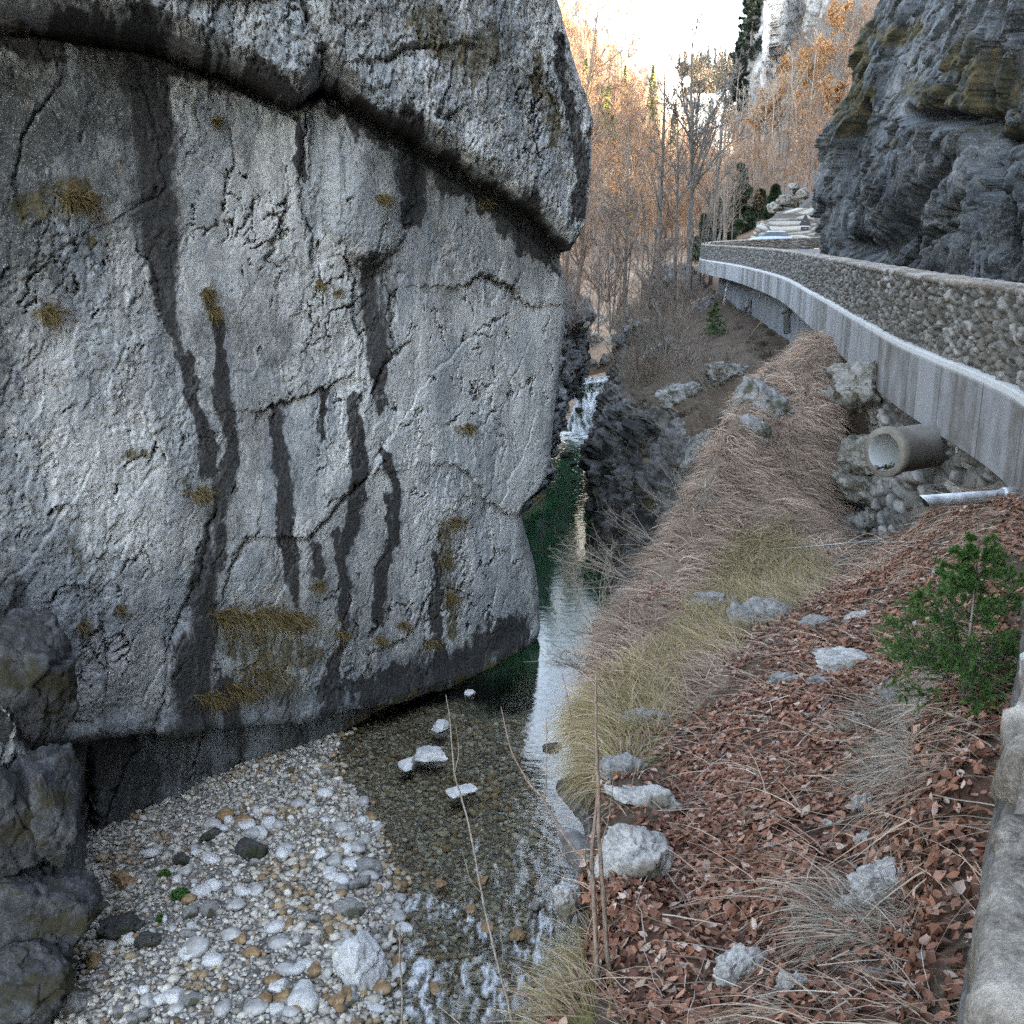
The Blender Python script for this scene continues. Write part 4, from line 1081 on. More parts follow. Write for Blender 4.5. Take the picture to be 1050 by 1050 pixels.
    RG = [[P(640, 190, 620), P(690, 190, 610), P(730, 185, 600), P(775, 180, 600), P(830, 170, 620)],
          [P(640, 150, 680), P(690, 140, 670), P(730, 128, 660), P(775, 120, 660), P(830, 110, 680)],
          [P(640, 120, 760), P(684, 100, 760), P(725, 92, 750), P(775, 84, 750), P(830, 74, 760)],
          [P(640, 100, 860), P(681, 86, 860), P(720, 76, 860), P(765, 66, 860), P(830, 54, 860)],
          [P(640, 110, 980), P(681, 96, 980), P(720, 86, 980), P(765, 76, 980), P(830, 64, 980)]]
    out['rg'] = sheet('hills', RG, 30, 50, 6, MAT['hill_far'], 'distant forested ridge closing the valley', 'hills', 551, .012)
    WC = [[P(694, 165, 590), P(712, 170, 585), P(735, 165, 580), P(760, 160, 585)],
          [P(696, 130, 600), P(714, 132, 592), P(738, 125, 588), P(762, 118, 590)],
          [P(700, 112, 615), P(716, 106, 606), P(738, 98, 600), P(764, 92, 602)],
          [P(705, 108, 650), P(718, 102, 645), P(740, 94, 640), P(766, 88, 640)]]
    out['wc'] = sheet('crag', WC, 40, 40, 2, MAT['cliff_pale'], 'pale cliff band on the distant ridge', 'crag', 561, .05, 4.0, .05)
    # unseen mountain flank added behind the right cliff to shade the gorge
    SHADE_MT = [[(42, 92, 4), (52, 97, 18), (66, 104, 36), (98, 116, 54), (132, 132, 62), (175, 150, 20), (200, 160, -25)],
          [(32, 66, 2), (40, 70, 18), (54, 74, 36), (86, 90, 54), (126, 112, 60), (175, 125, 20), (200, 130, -25)],
          [(26, 55, 18), (36, 56, 26), (55, 60, 34), (88, 76, 50), (128, 100, 58), (175, 110, 20), (200, 115, -25)],
          [(24, 30, 34), (42, 32, 42), (62, 36, 48), (92, 50, 56), (132, 70, 60), (175, 75, 20), (200, 80, -25)],
          [(22, -10, 36), (42, -10, 44), (64, -8, 50), (96, 0, 58), (135, 10, 62), (175, 10, 20), (200, 10, -25)],
          [(20, -70, 36), (42, -75, 44), (64, -80, 50), (96, -90, 56), (135, -100, 60), (175, -100, 20), (200, -100, -25)],
          [(22, -110, 10), (44, -120, 12), (66, -125, 14), (96, -130, 14), (135, -135, 14), (175, -135, 0), (200, -135, -25)],
          [(22, -125, -20), (44, -135, -20), (66, -140, -20), (96, -145, -20), (135, -150, -20), (175, -150, -20), (200, -150, -25)]]
    out['mt'] = sheet('mountain', SHADE_MT, 24, 24, 2.0, MAT['hill'], 'unseen mountain flank behind the cliff on the road side, added to shade the gorge', 'mountain', 571)
    # ground out to the horizon
    xs = np.concatenate([-np.geomspace(2500, 40, 30), np.linspace(-30, 30, 7), np.geomspace(40, 2500, 30)])
    ys = np.concatenate([-np.geomspace(2000, 20, 20), [0, 40, 80, 120, 160], np.geomspace(200, 3500, 30)])
    X, Y = np.meshgrid(xs, ys)
    Zg = -19 + .004 * np.hypot(X, Y) + 6 * fbm(np.stack([X, Y, 0 * X], -1).reshape(-1, 3) * .004, 3, 581).reshape(X.shape) * sstep(150, 600, np.hypot(X, Y))
    Zg = np.where(np.hypot(X, Y) < 140, np.minimum(Zg, -15.5), Zg)
    o = mesh_np('ground', np.stack([X, Y, Zg], -1).reshape(-1, 3), gridf(len(ys), len(xs)), MAT['hill'], True)
    tag(o, 'valley ground', 'ground', kind='structure')
    return out

def far_materials():
    b = MB('forest_floor', .95, .1)
    n1 = b.noise(.12, 5, .6); n2 = b.noise(1.6, 5, .7); n3 = b.noise(.5, 5, .6)
    col = b.ramp(b.math('MULTIPLY_ADD', n2, .5, b.math('MULTIPLY', n1, .6)), [(.38, (.10, .072, .052)), (.55, (.19, .132, .09)), (.72, (.28, .20, .14))])
    col = b.mix(b.attr('tone'), col, b.mix(n2, (.06, .058, .055), (.17, .165, .155)))
    col = b.mix(b.rng(n3, .6, .7, 0, .6), col, (.26, .25, .235))
    MAT['hill'] = b.done(col, b.bump(n2, .8, .3))
    b = MB('far_forest_floor', .95, .1)
    n1 = b.noise(.02, 5, .65); n2 = b.noise(.12, 5, .7)
    MAT['hill_far'] = b.done(b.ramp(b.math('MULTIPLY_ADD', n2, .5, b.math('MULTIPLY', n1, .5)), [(.4, (.09, .075, .06)), (.6, (.17, .135, .10))]), b.bump(n2, .8, 2))
    MAT['cliff_pale'] = rock_material('limestone_pale', (.05, .048, .046), (.25, .243, .23), (.45, .44, .42), fine=.22, bumpd=.25, moss_col=(.12, .085, .05))
# ================================================================ plants
def veg_materials():
    def leafy(name, rough=.7, trans=.25, var=True):
        b = MB(name, rough, .25); c = b.attr('col', 'Color')
        n = b.noise(30, 2, .6)
        c = b.mix(b.rng(n, .35, .65, 0, .35), c, b.mix(.5, c, (.02, .015, .01)))
        b.put(b.b.inputs['Base Color'], c)
        if trans:
            t = b.n.new('ShaderNodeBsdfTranslucent'); b.L(c, t.inputs[0])
            m = b.n.new('ShaderNodeMixShader'); m.inputs[0].default_value = trans
            b.L(b.b.outputs[0], m.inputs[1]); b.L(t.outputs[0], m.inputs[2]); b.L(m.outputs[0], b.out.inputs[0])
        return b.m
    MAT['leaf'] = leafy('leaf', .65, .12)
    MAT['grass'] = leafy('grass', .75, .2)
    MAT['needle'] = leafy('needle', .55, .15)
    MAT['twig'] = leafy('twig', .85, 0)
    def bark(name, lo, hi, sc=1):
        b = MB(name, .9, .15)
        n = b.noise(9 * sc, 5, .7, b.vec((1, 1, .3))); n2 = b.noise(1.5 * sc, 3, .6)
        c = b.mix(b.rng(n, .3, .7), lo, hi); c = b.mix(b.rng(n2, .5, .65, 0, .4), c, tuple(.5 * (a + d) * .8 for a, d in zip(lo, hi)))
        return b.done(c, b.bump(n, .6, .02))
    MAT['bark'] = bark('bark', (.075, .068, .06), (.235, .215, .19))
    MAT['bark_pale'] = bark('bark_pale', (.16, .14, .12), (.40, .36, .31))
    MAT['bark_warm'] = bark('bark_warm', (.12, .088, .065), (.30, .225, .17), 6)
    MAT['bark_grey'] = bark('bark_grey', (.13, .115, .095), (.33, .29, .245), 6)

def grow(PT, RD, n, tr, lr, ar, K, up=.1, wob=.15, rr=.55, tip=.25, abslen=False, shape=None):
    M, k0, _ = PT.shape
    idx = np.repeat(np.arange(M), n); m = len(idx)
    t = rng.uniform(tr[0], tr[1], m) if n > 1 or True else None
    f = t * (k0 - 1); i = np.minimum(f.astype(int), k0 - 2); w = (f - i)[:, None]
    st = PT[idx, i] * (1 - w) + PT[idx, i + 1] * w
    r0 = (RD[idx, i] * (1 - w[:, 0]) + RD[idx, i + 1] * w[:, 0]) * rr
    T = unit(PT[idx, i + 1] - PT[idx, i])
    plen = np.linalg.norm(np.diff(PT, axis=1), axis=-1).sum(1)[idx]
    L = rng.uniform(lr[0], lr[1], m) * (1 if abslen else plen)
    L = L * (shape(t) if shape else (1 - .55 * (t - tr[0]) / max(tr[1] - tr[0], 1e-6)))
    pr = unit(np.cross(T, rng.normal(size=(m, 3))))
    a = rng.uniform(ar[0], ar[1], m)[:, None]
    D = np.cos(a) * T + np.sin(a) * pr
    D[:, 2] += up
    D = unit(D)
    pts = [st]; d = D
    for q in range(K - 1):
        d = unit(d + rng.normal(0, wob, (m, 3)) + np.array([0, 0, up * .35]))
        pts.append(pts[-1] + d * (L / (K - 1))[:, None])
    return np.stack(pts, 1), r0[:, None] * np.linspace(1, tip, K)[None]

def trunk(base, h, r, K=9, lean=(0, 0), wob=.03, tip=.15):
    p = [np.zeros(3)]; d = unit(np.array([lean[0], lean[1], 1.]))
    for q in range(K - 1):
        d = unit(d + rng.normal(0, wob, 3) + np.array([0, 0, .06])); p.append(p[-1] + d * h / (K - 1))
    return (np.array(p) + np.asarray(base))[None], (r * np.linspace(1, tip, K) ** .9)[None]

def bare_tree(name, base, h, r, label, group, mat='bark', lean=(0, 0), n=(14, 6, 4), fork=False, minr=.012, cat='tree', low=.3, spread=1., col=None):
    base = np.asarray(base, float)
    root = empty(name, tuple(base), label, cat, group)
    PT, RD = trunk(base - np.array([0, 0, .5]), h + .5, r, 10, lean)
    parts = [batch_tubes(PT, RD, 7)]
    if fork:
        FP, FR = grow(PT, RD, 4, (.35, .65), (.45, .62), (.3, .55), 8, .22, .09, .75, .2)
        parts.append(batch_tubes(FP, FR, 6))
        PT2 = [PT, ]
    V, F = merge(parts); mesh_np('trunk', V, F, MAT[mat], True, parent=root)
    A, AR = grow(PT, RD, n[0], (low, .97), (.22 * spread, .42 * spread), (.6, 1.1), 6, .22, .12, .5, .2)
    if fork:
        B0, BR0 = grow(FP, FR, max(3, n[0] // 2), (.2, .97), (.22 * spread, .45 * spread), (.45, 1.0), 6, .15, .12, .55, .2)
        A = np.concatenate([A, B0]); AR = np.concatenate([AR, BR0])
    B, BR = grow(A, AR, n[1], (.2, .98), (.3, .55), (.4, .9), 4, .10, .16, .6, .3)
    C, CR = grow(B, BR, n[2], (.15, 1.), (.3, .6), (.35, .9), 3, .05, .2, .65, .4)
    AR, BR, CR = np.maximum(AR, minr * 1.2), np.maximum(BR, minr), np.maximum(CR, minr * .7)
    V, F = merge([batch_tubes(A, AR, 4), batch_tubes(B, BR, 3), batch_tubes(C, CR, 3)])
    mesh_np('crown', V, F, MAT[mat], True, parent=root)
    return root

def leaf_quads(pos, size, cols, flat=0.):
    """small two-triangle leaves with a fold"""
    M = len(pos)
    a = unit(rng.normal(size=(M, 3)) * np.array([1, 1, 1 - flat])); b = unit(np.cross(a, rng.normal(size=(M, 3)) * np.array([1 - flat, 1 - flat, 1]) + 1e-3))
    nn = np.cross(a, b)
    s = size[:, None]
    V = np.stack([pos - a * s, pos + b * s * .55 + nn * s * .2, pos + a * s, pos - b * s * .55 + nn * s * .2], 1)
    F = (np.arange(M) * 4)[:, None] + np.array([[0, 1, 2, 3]])
    return V.reshape(-1, 3), F, np.repeat(cols, 4, 0)

def leafy_tree(name, base, h, r, label, group, lo, hi, n_leaf=2600, ls=.16, mat='bark', spread=1.):
    root = empty(name, tuple(base), label, 'tree', group)
    base = np.asarray(base, float)
    PT, RD = trunk(base - np.array([0, 0, .5]), h + .5, r)
    V, F = batch_tubes(PT, RD, 6); mesh_np('trunk', V, F, MAT[mat], True, parent=root)
    A, AR = grow(PT, RD, 18, (.25, .97), (.25 * spread, .42 * spread), (.6, 1.15), 5, .15, .12, .5)
    B, BR = grow(A, AR, 6, (.2, 1.), (.35, .6), (.4, .9), 4, .08, .16, .6, .3)
    BR = np.maximum(BR, .015)
    br = merge([batch_tubes(A, AR, 4), batch_tubes(B, BR, 3)])
    k = rng.integers(0, len(B), n_leaf); q = rng.integers(1, 4, n_leaf)
    pos = B[k, q] + rng.normal(0, .22 * h / 12, (n_leaf, 3))
    c = np.asarray(lo) + rng.random((n_leaf, 1)) * (np.asarray(hi) - np.asarray(lo))
    LV, LF, LC = leaf_quads(pos, rng.uniform(.6, 1.3, n_leaf) * ls, c)
    mesh_np('branches', br[0], br[1], MAT[mat], True, parent=root)
    mesh_np('crown', LV, LF, MAT['leaf'], False, {'col': LC}, parent=root)
    return root

def conifer(name, base, h, label, group, wid=.24, lo=(.012, .028, .012), hi=(.035, .07, .025), nb=70, droop=-.12, dens=1., cat='tree', needle=.09, rad=None, clear=.08):
    base = np.asarray(base, float)
    root = empty(name, tuple(base), label, cat, group)
    PT, RD = trunk(base - np.array([0, 0, .1 * h * .2]), h, rad or h * .014, 8, wob=.012)
    V, F = batch_tubes(PT, RD, 6); mesh_np('trunk', V, F, MAT['bark'], True, parent=root)
    t0 = clear
    A, AR = grow(PT, RD, nb, (t0, .985), (wid * h, wid * h * 1.15), (1.25, 1.6), 6, 0, .05, .35, .25, True, lambda t: (1.04 - t) ** .85 * rng.uniform(.75, 1.1, len(t)))
    A[:, :, 2] += (np.linspace(0, 1, 6)[None] ** 1.4) * droop * np.linalg.norm(A[:, -1] - A[:, 0], axis=-1)[:, None] + .05 * np.linspace(0, 1, 6)[None] ** 3 * h * wid
    B, BR = grow(A, AR, 10, (.12, 1.), (.22, .42), (.55, .95), 4, -.02, .08, .6, .4)
    br = merge([batch_tubes(A, np.maximum(AR, h * .0006), 3), batch_tubes(B, np.maximum(BR, h * .0004), 3)])
    # needles: short blades along every twig
    tw = np.concatenate([B, A[:, 2:]]); M, K, _ = tw.shape
    per = int(22 * dens)
    f = rng.random((M, per)) * (K - 1); i = np.minimum(f.astype(int), K - 2); w = (f - i)[..., None]
    ar = np.arange(M)[:, None]
    st = tw[ar, i] * (1 - w) + tw[ar, i + 1] * w
    T = unit(tw[ar, i + 1] - tw[ar, i])
    D = unit(T * .8 + unit(rng.normal(size=T.shape)) * .8 + np.array([0, 0, .15]))
    st = st.reshape(-1, 3); D = D.reshape(-1, 3); m = len(st)
    Ln = needle * rng.uniform(.7, 1.3, m)
    sd = unit(np.cross(D, rng.normal(size=(m, 3))))
    wd = Ln * .075
    VV = np.stack([st - sd * wd[:, None], st + sd * wd[:, None], st + D * Ln[:, None]], 1).reshape(-1, 3)
    FF = np.arange(m * 3).reshape(-1, 3)
    c = np.asarray(lo) + rng.random((m, 1)) ** 1.4 * (np.asarray(hi) - np.asarray(lo))
    tipb = np.clip(f.reshape(-1, 1) / (K - 1), 0, 1)
    c = c * (.7 + .6 * tipb)
    mesh_np('branches', br[0], br[1], MAT['bark'], True, parent=root)
    mesh_np('needles', VV, FF, MAT['needle'], False, {'col': np.repeat(c, 3, 0)}, parent=root)
    return root

def shrub(name, base, h, label, group, n=9, mat='bark_warm', minr=.006, lean=(0, 0, 0), fan=.55, sub=(5, 4)):
    base = np.asarray(base, float)
    d = unit(rng.normal(size=(n, 3)) * np.array([fan, fan, .1]) + np.array([lean[0], lean[1], 1 + lean[2]]))
    L = h * rng.uniform(.55, 1.05, n)
    pts = [base + rng.normal(0, .06 * h, (n, 3)) * np.array([1, 1, .2]) - np.array([0, 0, .08 * h])]; q = d
    for k in range(6):
        q = unit(q + rng.normal(0, .12, (n, 3)) + np.array([lean[0] * .06, lean[1] * .06, -.02])); pts.append(pts[-1] + q * (L / 6)[:, None])
    PT = np.stack(pts, 1); RD = np.maximum((h * .008 * rng.uniform(.6, 1.2, n))[:, None] * np.linspace(1, .25, 7)[None], minr)
    B, BR = grow(PT, RD, sub[0], (.2, .95), (.25, .5), (.3, .8), 4, .08, .15, .6, .3)
    C, CR = grow(B, BR, sub[1], (.2, 1.), (.3, .6), (.3, .8), 3, .03, .2, .7, .4)
    V, F = merge([batch_tubes(PT, RD, 4), batch_tubes(B, np.maximum(BR, minr * .8), 3), batch_tubes(C, np.maximum(CR, minr * .6), 3)])
    o = mesh_np(name, V, F, MAT[mat], True, loc=base)
    return tag(o, label, 'shrub', group)

# ---------------------------------------------------------------- placing on the ground by photo pixel
def make_bvh(objs):
    Vs, Fs, off = [], [], 0
    for o in objs:
        me = o.data; n = len(me.vertices)
        v = np.empty(n * 3, np.float32); me.vertices.foreach_get('co', v)
        f = np.empty(len(me.loops), np.int32); me.loops.foreach_get('vertex_index', f)
        Vs.append(v.reshape(-1, 3)); Fs.append(f.reshape(-1, 4) + off); off += n
    return BVHTree.FromPolygons(np.concatenate(Vs).tolist(), np.concatenate(Fs).tolist())

def hit(bvh, px, py, fallback=60.):
    d = ray(px, py)
    h = bvh.ray_cast(Vector((0, 0, 0)), Vector(d).normalized())
    if h[0] is None: return np.array(d * fallback), np.array([0, 0, 1.])
    n = np.array(h[1])
    if n @ np.asarray(d) > 0: n = -n
    return np.array(h[0]), n

def drop(bvh, x, y, z=200.):
    h = bvh.ray_cast(Vector((x, y, z)), Vector((0, 0, -1)))
    return None if h[0] is None else np.array(h[0])
# ================================================================ ground cover on the right bank
def scatter(G, w, n):
    """n random points on a grid surface, weight per vertex; returns points, cell index, normals"""
    nr, nc, _ = G.shape
    a = G[1:, :-1] - G[:-1, :-1]; b = G[:-1, 1:] - G[:-1, :-1]
    cr = np.cross(a, b); ar = np.linalg.norm(cr, axis=-1)
    W = w.reshape(nr, nc)[:-1, :-1] * ar
    cs = np.cumsum(W.ravel()); k = np.searchsorted(cs, rng.random(n) * cs[-1]); k = np.minimum(k, W.size - 1)
    i, j = k // (nc - 1), k % (nc - 1)
    u, v = rng.random((n, 1)), rng.random((n, 1))
    p = G[i, j] + u * a[i, j] + v * b[i, j]
    N = unit(cr[i, j]); N = np.where((N[:, 2:] < 0) & (np.abs(N[:, 2:]) > .05), -N, N)
    return p, i * nc + j, N

def blades(p, N, L, W, down, up, spread, K=5, sag=.5, clump=None):
    """grass blades: start along normal+up, bend over down the slope"""
    m = len(p)
    g = np.array([0, 0, -1.])
    dn = g - N * (N @ g)[:, None]; dn = unit(dn + 1e-4)
    D = unit(N * .5 + np.array([0, 0, 1.]) * up + dn * down + rng.normal(0, spread, (m, 3)))
    if clump is not None: D = unit(D + clump)
    pts = [p - N * .02]; d = D
    for q in range(K - 1):
        d = unit(d + (dn * .55 + g * .45) * sag * (.4 + .6 * rng.random((m, 1))) + rng.normal(0, .07, (m, 3)))
        pts.append(pts[-1] + d * (L / (K - 1))[:, None])
    PT = np.stack(pts, 1)
    sd = unit(np.cross(D, rng.normal(size=(m, 3))))
    return batch_ribbons(PT, W[:, None] * np.linspace(1, .15, K)[None], sd)

def pick(cols, n, jit=.25):
    c = np.asarray(cols, float)
    a = c[rng.integers(0, len(c), n)]; b = c[rng.integers(0, len(c), n)]
    t = rng.random((n, 1))
    return (a * t + b * (1 - t)) * rng.uniform(1 - jit, 1 + jit, (n, 1))

DRYC = [(.32, .235, .175), (.43, .33, .25), (.22, .155, .115), (.54, .44, .345), (.36, .265, .20)]
YELC = [(.21, .18, .07), (.31, .26, .12), (.15, .135, .05), (.40, .33, .19)]
GRYC = [(.22, .19, .15), (.32, .285, .235), (.14, .115, .09), (.44, .40, .34)]

def build_cover(G, A):
    V = G.reshape(-1, 3); px, py = proj(V)
    n1 = fbm(V * .9, 3, 601); n2 = fbm(V * 2.6, 2, 602)
    off = np.stack([fbm(V * 1.3, 2, 603), fbm(V * 1.3, 2, 604), 0 * n1], -1)
    dist = np.clip(V[:, 1], 3, 60)
    tuft = np.clip(.25 + 1.2 * sstep(-.15, .3, n2), 0, 1.4)
    # combed dead grass
    w = A['dry'] * tuft * np.clip(1.15 - 1.2 * sstep(.2, .4, fbm(V * .75 + 8, 3, 605)), .08, 1) / dist ** .6
    n = 62000
    p, k, N = scatter(G, w, n)
    Vv, F = blades(p, N, rng.uniform(.18, .55, n), rng.uniform(.003, .0065, n) * np.clip(p[:, 1] / 11, .7, 2), .8, .25, .30, 5, .55, off[k] * .7)
    yel = np.clip(A['grn'][k], 0, 1)[:, None] * (rng.random((n, 1)) < .85)
    c = pick(DRYC, n) * (1 - yel) + pick(YELC, n) * yel
    c *= (1 + .5 * n1[k])[:, None]
    parts = [(Vv, F)]; cols = [np.repeat(c, 10, 0)]
    # yellow green tussocks
    w = A['grn'] * tuft / dist ** .6
    n = 20000
    p, k, N = scatter(G, w, n)
    parts.append(blades(p, N, rng.uniform(.12, .42, n), rng.uniform(.0024, .005, n) * np.clip(p[:, 1] / 9, .8, 2), .45, .45, .38, 5, .45, off[k] * .6))
    cols.append(np.repeat(pick(YELC + DRYC[:2], n), 10, 0))
    # pale strands among the leaves near the wall
    rgz = sstep(-10, 14, poly_sd(px + 20 * n1, py + 20 * n2, RGZ)) * (V[:, 1] < 9) * (1 - A['steep'])
    w = rgz * tuft ** 4 + .06 * A['leaf'] * (V[:, 1] < 12) * sstep(.1, .3, n1)
    n = 6000
    p, k, N = scatter(G, w, n)
    parts.append(blades(p, N, rng.uniform(.12, .42, n), rng.uniform(.0018, .0038, n), .6, .25, .9, 5, .6, off[k] * .8))
    gg = (sstep(.12, .3, n1[k]) * (rng.random(n) < .6))[:, None]
    cols.append(np.repeat(pick(GRYC, n) * (1 - gg) + pick([(.10, .10, .04), (.16, .15, .07)], n) * gg, 10, 0))
    # rough brown growth on the far bank
    fz = (V[:, 1] > 26) * ~((px > 690) & (py < 378)) * (1 - .55 * A['steep']) * sstep(.0, .25, n1 + .12)
    n = 9000
    p, k, N = scatter(G, fz, n)
    parts.append(blades(p, N, rng.uniform(.3, .9, n), rng.uniform(.006, .014, n), .3, .6, .45, 5, .3))
    cols.append(np.repeat(pick([(.17, .14, .105), (.25, .205, .155), (.13, .115, .08), (.12, .125, .06)], n), 10, 0))
    Vv, F = merge(parts)
    o = mesh_np('grass', Vv, F, MAT['grass'], False, {'col': np.concatenate(cols)})
    tag(o, 'long dead grass hanging down the steep bank', 'grass', kind='stuff')
    # fallen beech leaves
    w = A['leaf'] * np.clip(.35 + 1.1 * sstep(-.3, .2, n1 + .6 * n2), 0, 1.5) / dist ** .35
    w = w * np.clip(.55 + .8 * sstep(-.2, .35, n2), .5, 1.4) + .05 * A['dry'] * (V[:, 1] < 14) * sstep(.1, .4, n2)
    n = 68000
    p, k, N = scatter(G, w, n)
    litter(p, N, rng.uniform(.015, .038, n), 'fallen_leaves', 'russet beech leaves lying thick on the bank')

def twig_litter(G, A):
    """thin broken twigs and stalks lying over the leaves"""
    V = G.reshape(-1, 3)
    w = (A['leaf'] + .4 * A['dry']) * (V[:, 1] < 14) / np.clip(V[:, 1], 3, 60)
    n = 420
    p, k, N = scatter(G, w, n)
    t = unit(np.cross(N, rng.normal(size=(n, 3)))); t[:, 2] *= .5
    L = rng.uniform(.12, .75, n) * (.5 + .5 * rng.random(n))
    q = np.linspace(-.5, .5, 6)[None, :, None]
    side = unit(np.cross(N, t))
    PT = p[:, None] + N[:, None] * (.035 + .03 * rng.random((n, 1, 1))) + t[:, None] * q * L[:, None, None] + side[:, None] * (rng.normal(0, .12, (n, 1, 1)) * (q ** 2) + rng.normal(0, .012, (n, 6, 1))) * L[:, None, None]
    Vv, F = batch_tubes(PT, rng.uniform(.0016, .0045, n)[:, None] * np.linspace(1, .5, 6)[None], 4)
    o = mesh_np('twig_litter', Vv, F, MAT['twig'], True, {'col': np.repeat(pick([(.20, .16, .12), (.32, .28, .23), (.11, .085, .065), (.42, .38, .33)], n), 24, 0)})
    tag(o, 'broken twigs and dry stalks lying over the fallen leaves', 'twigs', kind='stuff')

def litter(p, N, size, name, label):
    m = len(p)
    N = unit(N + rng.normal(0, .38, (m, 3)))
    t = unit(np.cross(N, rng.normal(size=(m, 3)))); b = np.cross(N, t)
    # outline of one leaf (along, across), folded and curled
    out = np.array([(-1, 0), (-.45, .48), (.25, .52), (1, 0), (.25, -.52), (-.45, -.48), (-.1, 0)])
    curl = rng.uniform(-.4, 1.1, (m, 1)); fold = rng.uniform(.0, .9, (m, 1))
    x = np.broadcast_to(out[:, 0], (m, 7)); y = np.broadcast_to(out[:, 1], (m, 7)) * rng.uniform(.8, 1.15, (m, 1))
    z = curl * x ** 2 * .6 + fold * np.abs(y) + rng.normal(0, .06, (m, 7))
    s = size[:, None, None]
    V = p[:, None] + N[:, None] * (rng.uniform(.002, .035, (m, 1, 1))) + s * (x[..., None] * t[:, None] + y[..., None] * b[:, None] + z[..., None] * N[:, None])
    f = np.array([(6, 0, 1), (6, 1, 2), (6, 2, 3), (6, 3, 4), (6, 4, 5), (6, 5, 0)])
    F = ((np.arange(m) * 7)[:, None, None] + f[None]).reshape(-1, 3)
    c = pick([(.175, .085, .054), (.24, .127, .08), (.11, .056, .038), (.31, .19, .135), (.21, .122, .088)], m, .35)
    pale = rng.random(m) < .11
    c[pale] = pick([(.34, .27, .22), (.40, .35, .31)], int(pale.sum()))
    c = c * np.array([1.1, .98, .92])
    dark = rng.random(m) < .15
    c[dark] *= .45
    o = mesh_np(name, V.reshape(-1, 3), F, MAT['leaf'], False, {'col': np.repeat(c, 7, 0)})
    return tag(o, label, 'fallen leaves', kind='stuff')

# ================================================================ stones of the river bar
def stone_materials():
    b = MB('river_stone', .85, .25)
    n = b.noise(9, 5, .65); f = b.noise(45, 3, .7)
    c = b.mix(b.rng(n, .35, .7, 0, .5), b.attr('col', 'Color'), b.mix(.55, b.attr('col', 'Color'), (.12, .10, .08)))
    c = b.mix(b.rng(f, .35, .25, 0, .5), c, (.06, .055, .05))
    MAT['stone'] = b.done(c, b.bump(b.math('ADD', n, f), .5, .015))
    def rk(name, lo, mid_, hi, sc=1, moss=None):
        b = MB(name, .92, .2)
        n = b.noise(3.5 * sc, 6, .65); f = b.noise(26 * sc, 5, .72); lg = b.noise(1.6 * sc, 4, .6)
        c = b.ramp(b.math('MULTIPLY_ADD', f, .5, b.math('MULTIPLY', n, .6)), [(.38, lo), (.55, mid_), (.72, hi)])
        if moss: c = b.mix(b.rng(lg, .48, .62, 0, .85), c, b.mix(f, moss, tuple(x * .4 for x in moss)))
        return b.done(c, b.bump(b.math('ADD', n, b.math('MULTIPLY', f, .5)), .8, .04 / sc))
    MAT['rock_white'] = rk('white_limestone', (.10, .097, .09), (.34, .333, .315), (.56, .55, .52), 2, (.12, .10, .06))
    MAT['rock_grey'] = rk('grey_limestone', (.06, .06, .06), (.20, .198, .19), (.36, .355, .34), 2, (.05, .05, .018))
    MAT['rock_dark'] = rk('dark_wet_rock', (.018, .018, .017), (.055, .055, .052), (.13, .13, .125), 1.5, (.03, .032, .01))
    MAT['rock_corner'] = rk('corner_rock', (.014, .014, .0145), (.05, .051, .053), (.125, .127, .13), 1.1, (.04, .036, .016))
    MAT['boulder'] = rk('pale_boulder', (.28, .28, .275), (.47, .47, .46), (.6, .6, .585), 1.2)
    MAT['slab'] = rk('bedded_limestone', (.05, .048, .042), (.19, .184, .165), (.36, .35, .32), 2.2, (.085, .075, .04))

def make_rock(name, c, r, seed, mat, label, cat='rock', group=None, level=5, cuts=7, facet=.16, rough=.10, squash=(1, 1, 1), rz=0., tilt=(0, 0)):
    st = np.random.default_rng(seed)
    T, F = ICO[level]; V = T.copy()
    for k in range(cuts):
        d = unit(st.normal(size=3)); V = V - np.maximum(V @ d - st.uniform(.5, .88), 0)[:, None] * d * .93
    q = V + st.uniform(0, 50, 3)
    a = worley(q * 1.9 + .25 * fbm(q * 2, 3, seed)[:, None], seed); b = worley(q * 5.0, seed + 1)
    V = V * (1 + facet * a[3] + facet * .4 * b[3] - facet * .35 * np.exp(-((a[1] - a[0]) / .05) ** 2) + rough * fbm(q * 2.4, 5, seed + 2))[:, None]
    V = V * np.asarray(squash) * r
    cz, sz = math.cos(rz), math.sin(rz)
    V = V @ np.array([[1, 0, 0], [0, math.cos(tilt[0]), -math.sin(tilt[0])], [0, math.sin(tilt[0]), math.cos(tilt[0])]]).T
    V = V @ np.array([[math.cos(tilt[1]), 0, math.sin(tilt[1])], [0, 1, 0], [-math.sin(tilt[1]), 0, math.cos(tilt[1])]]).T
    V = V @ np.array([[cz, -sz, 0], [sz, cz, 0], [0, 0, 1]]).T
    o = mesh_np(name, V, F, MAT[mat], True)
    o.location = tuple(c)
    return tag(o, label, cat, group)

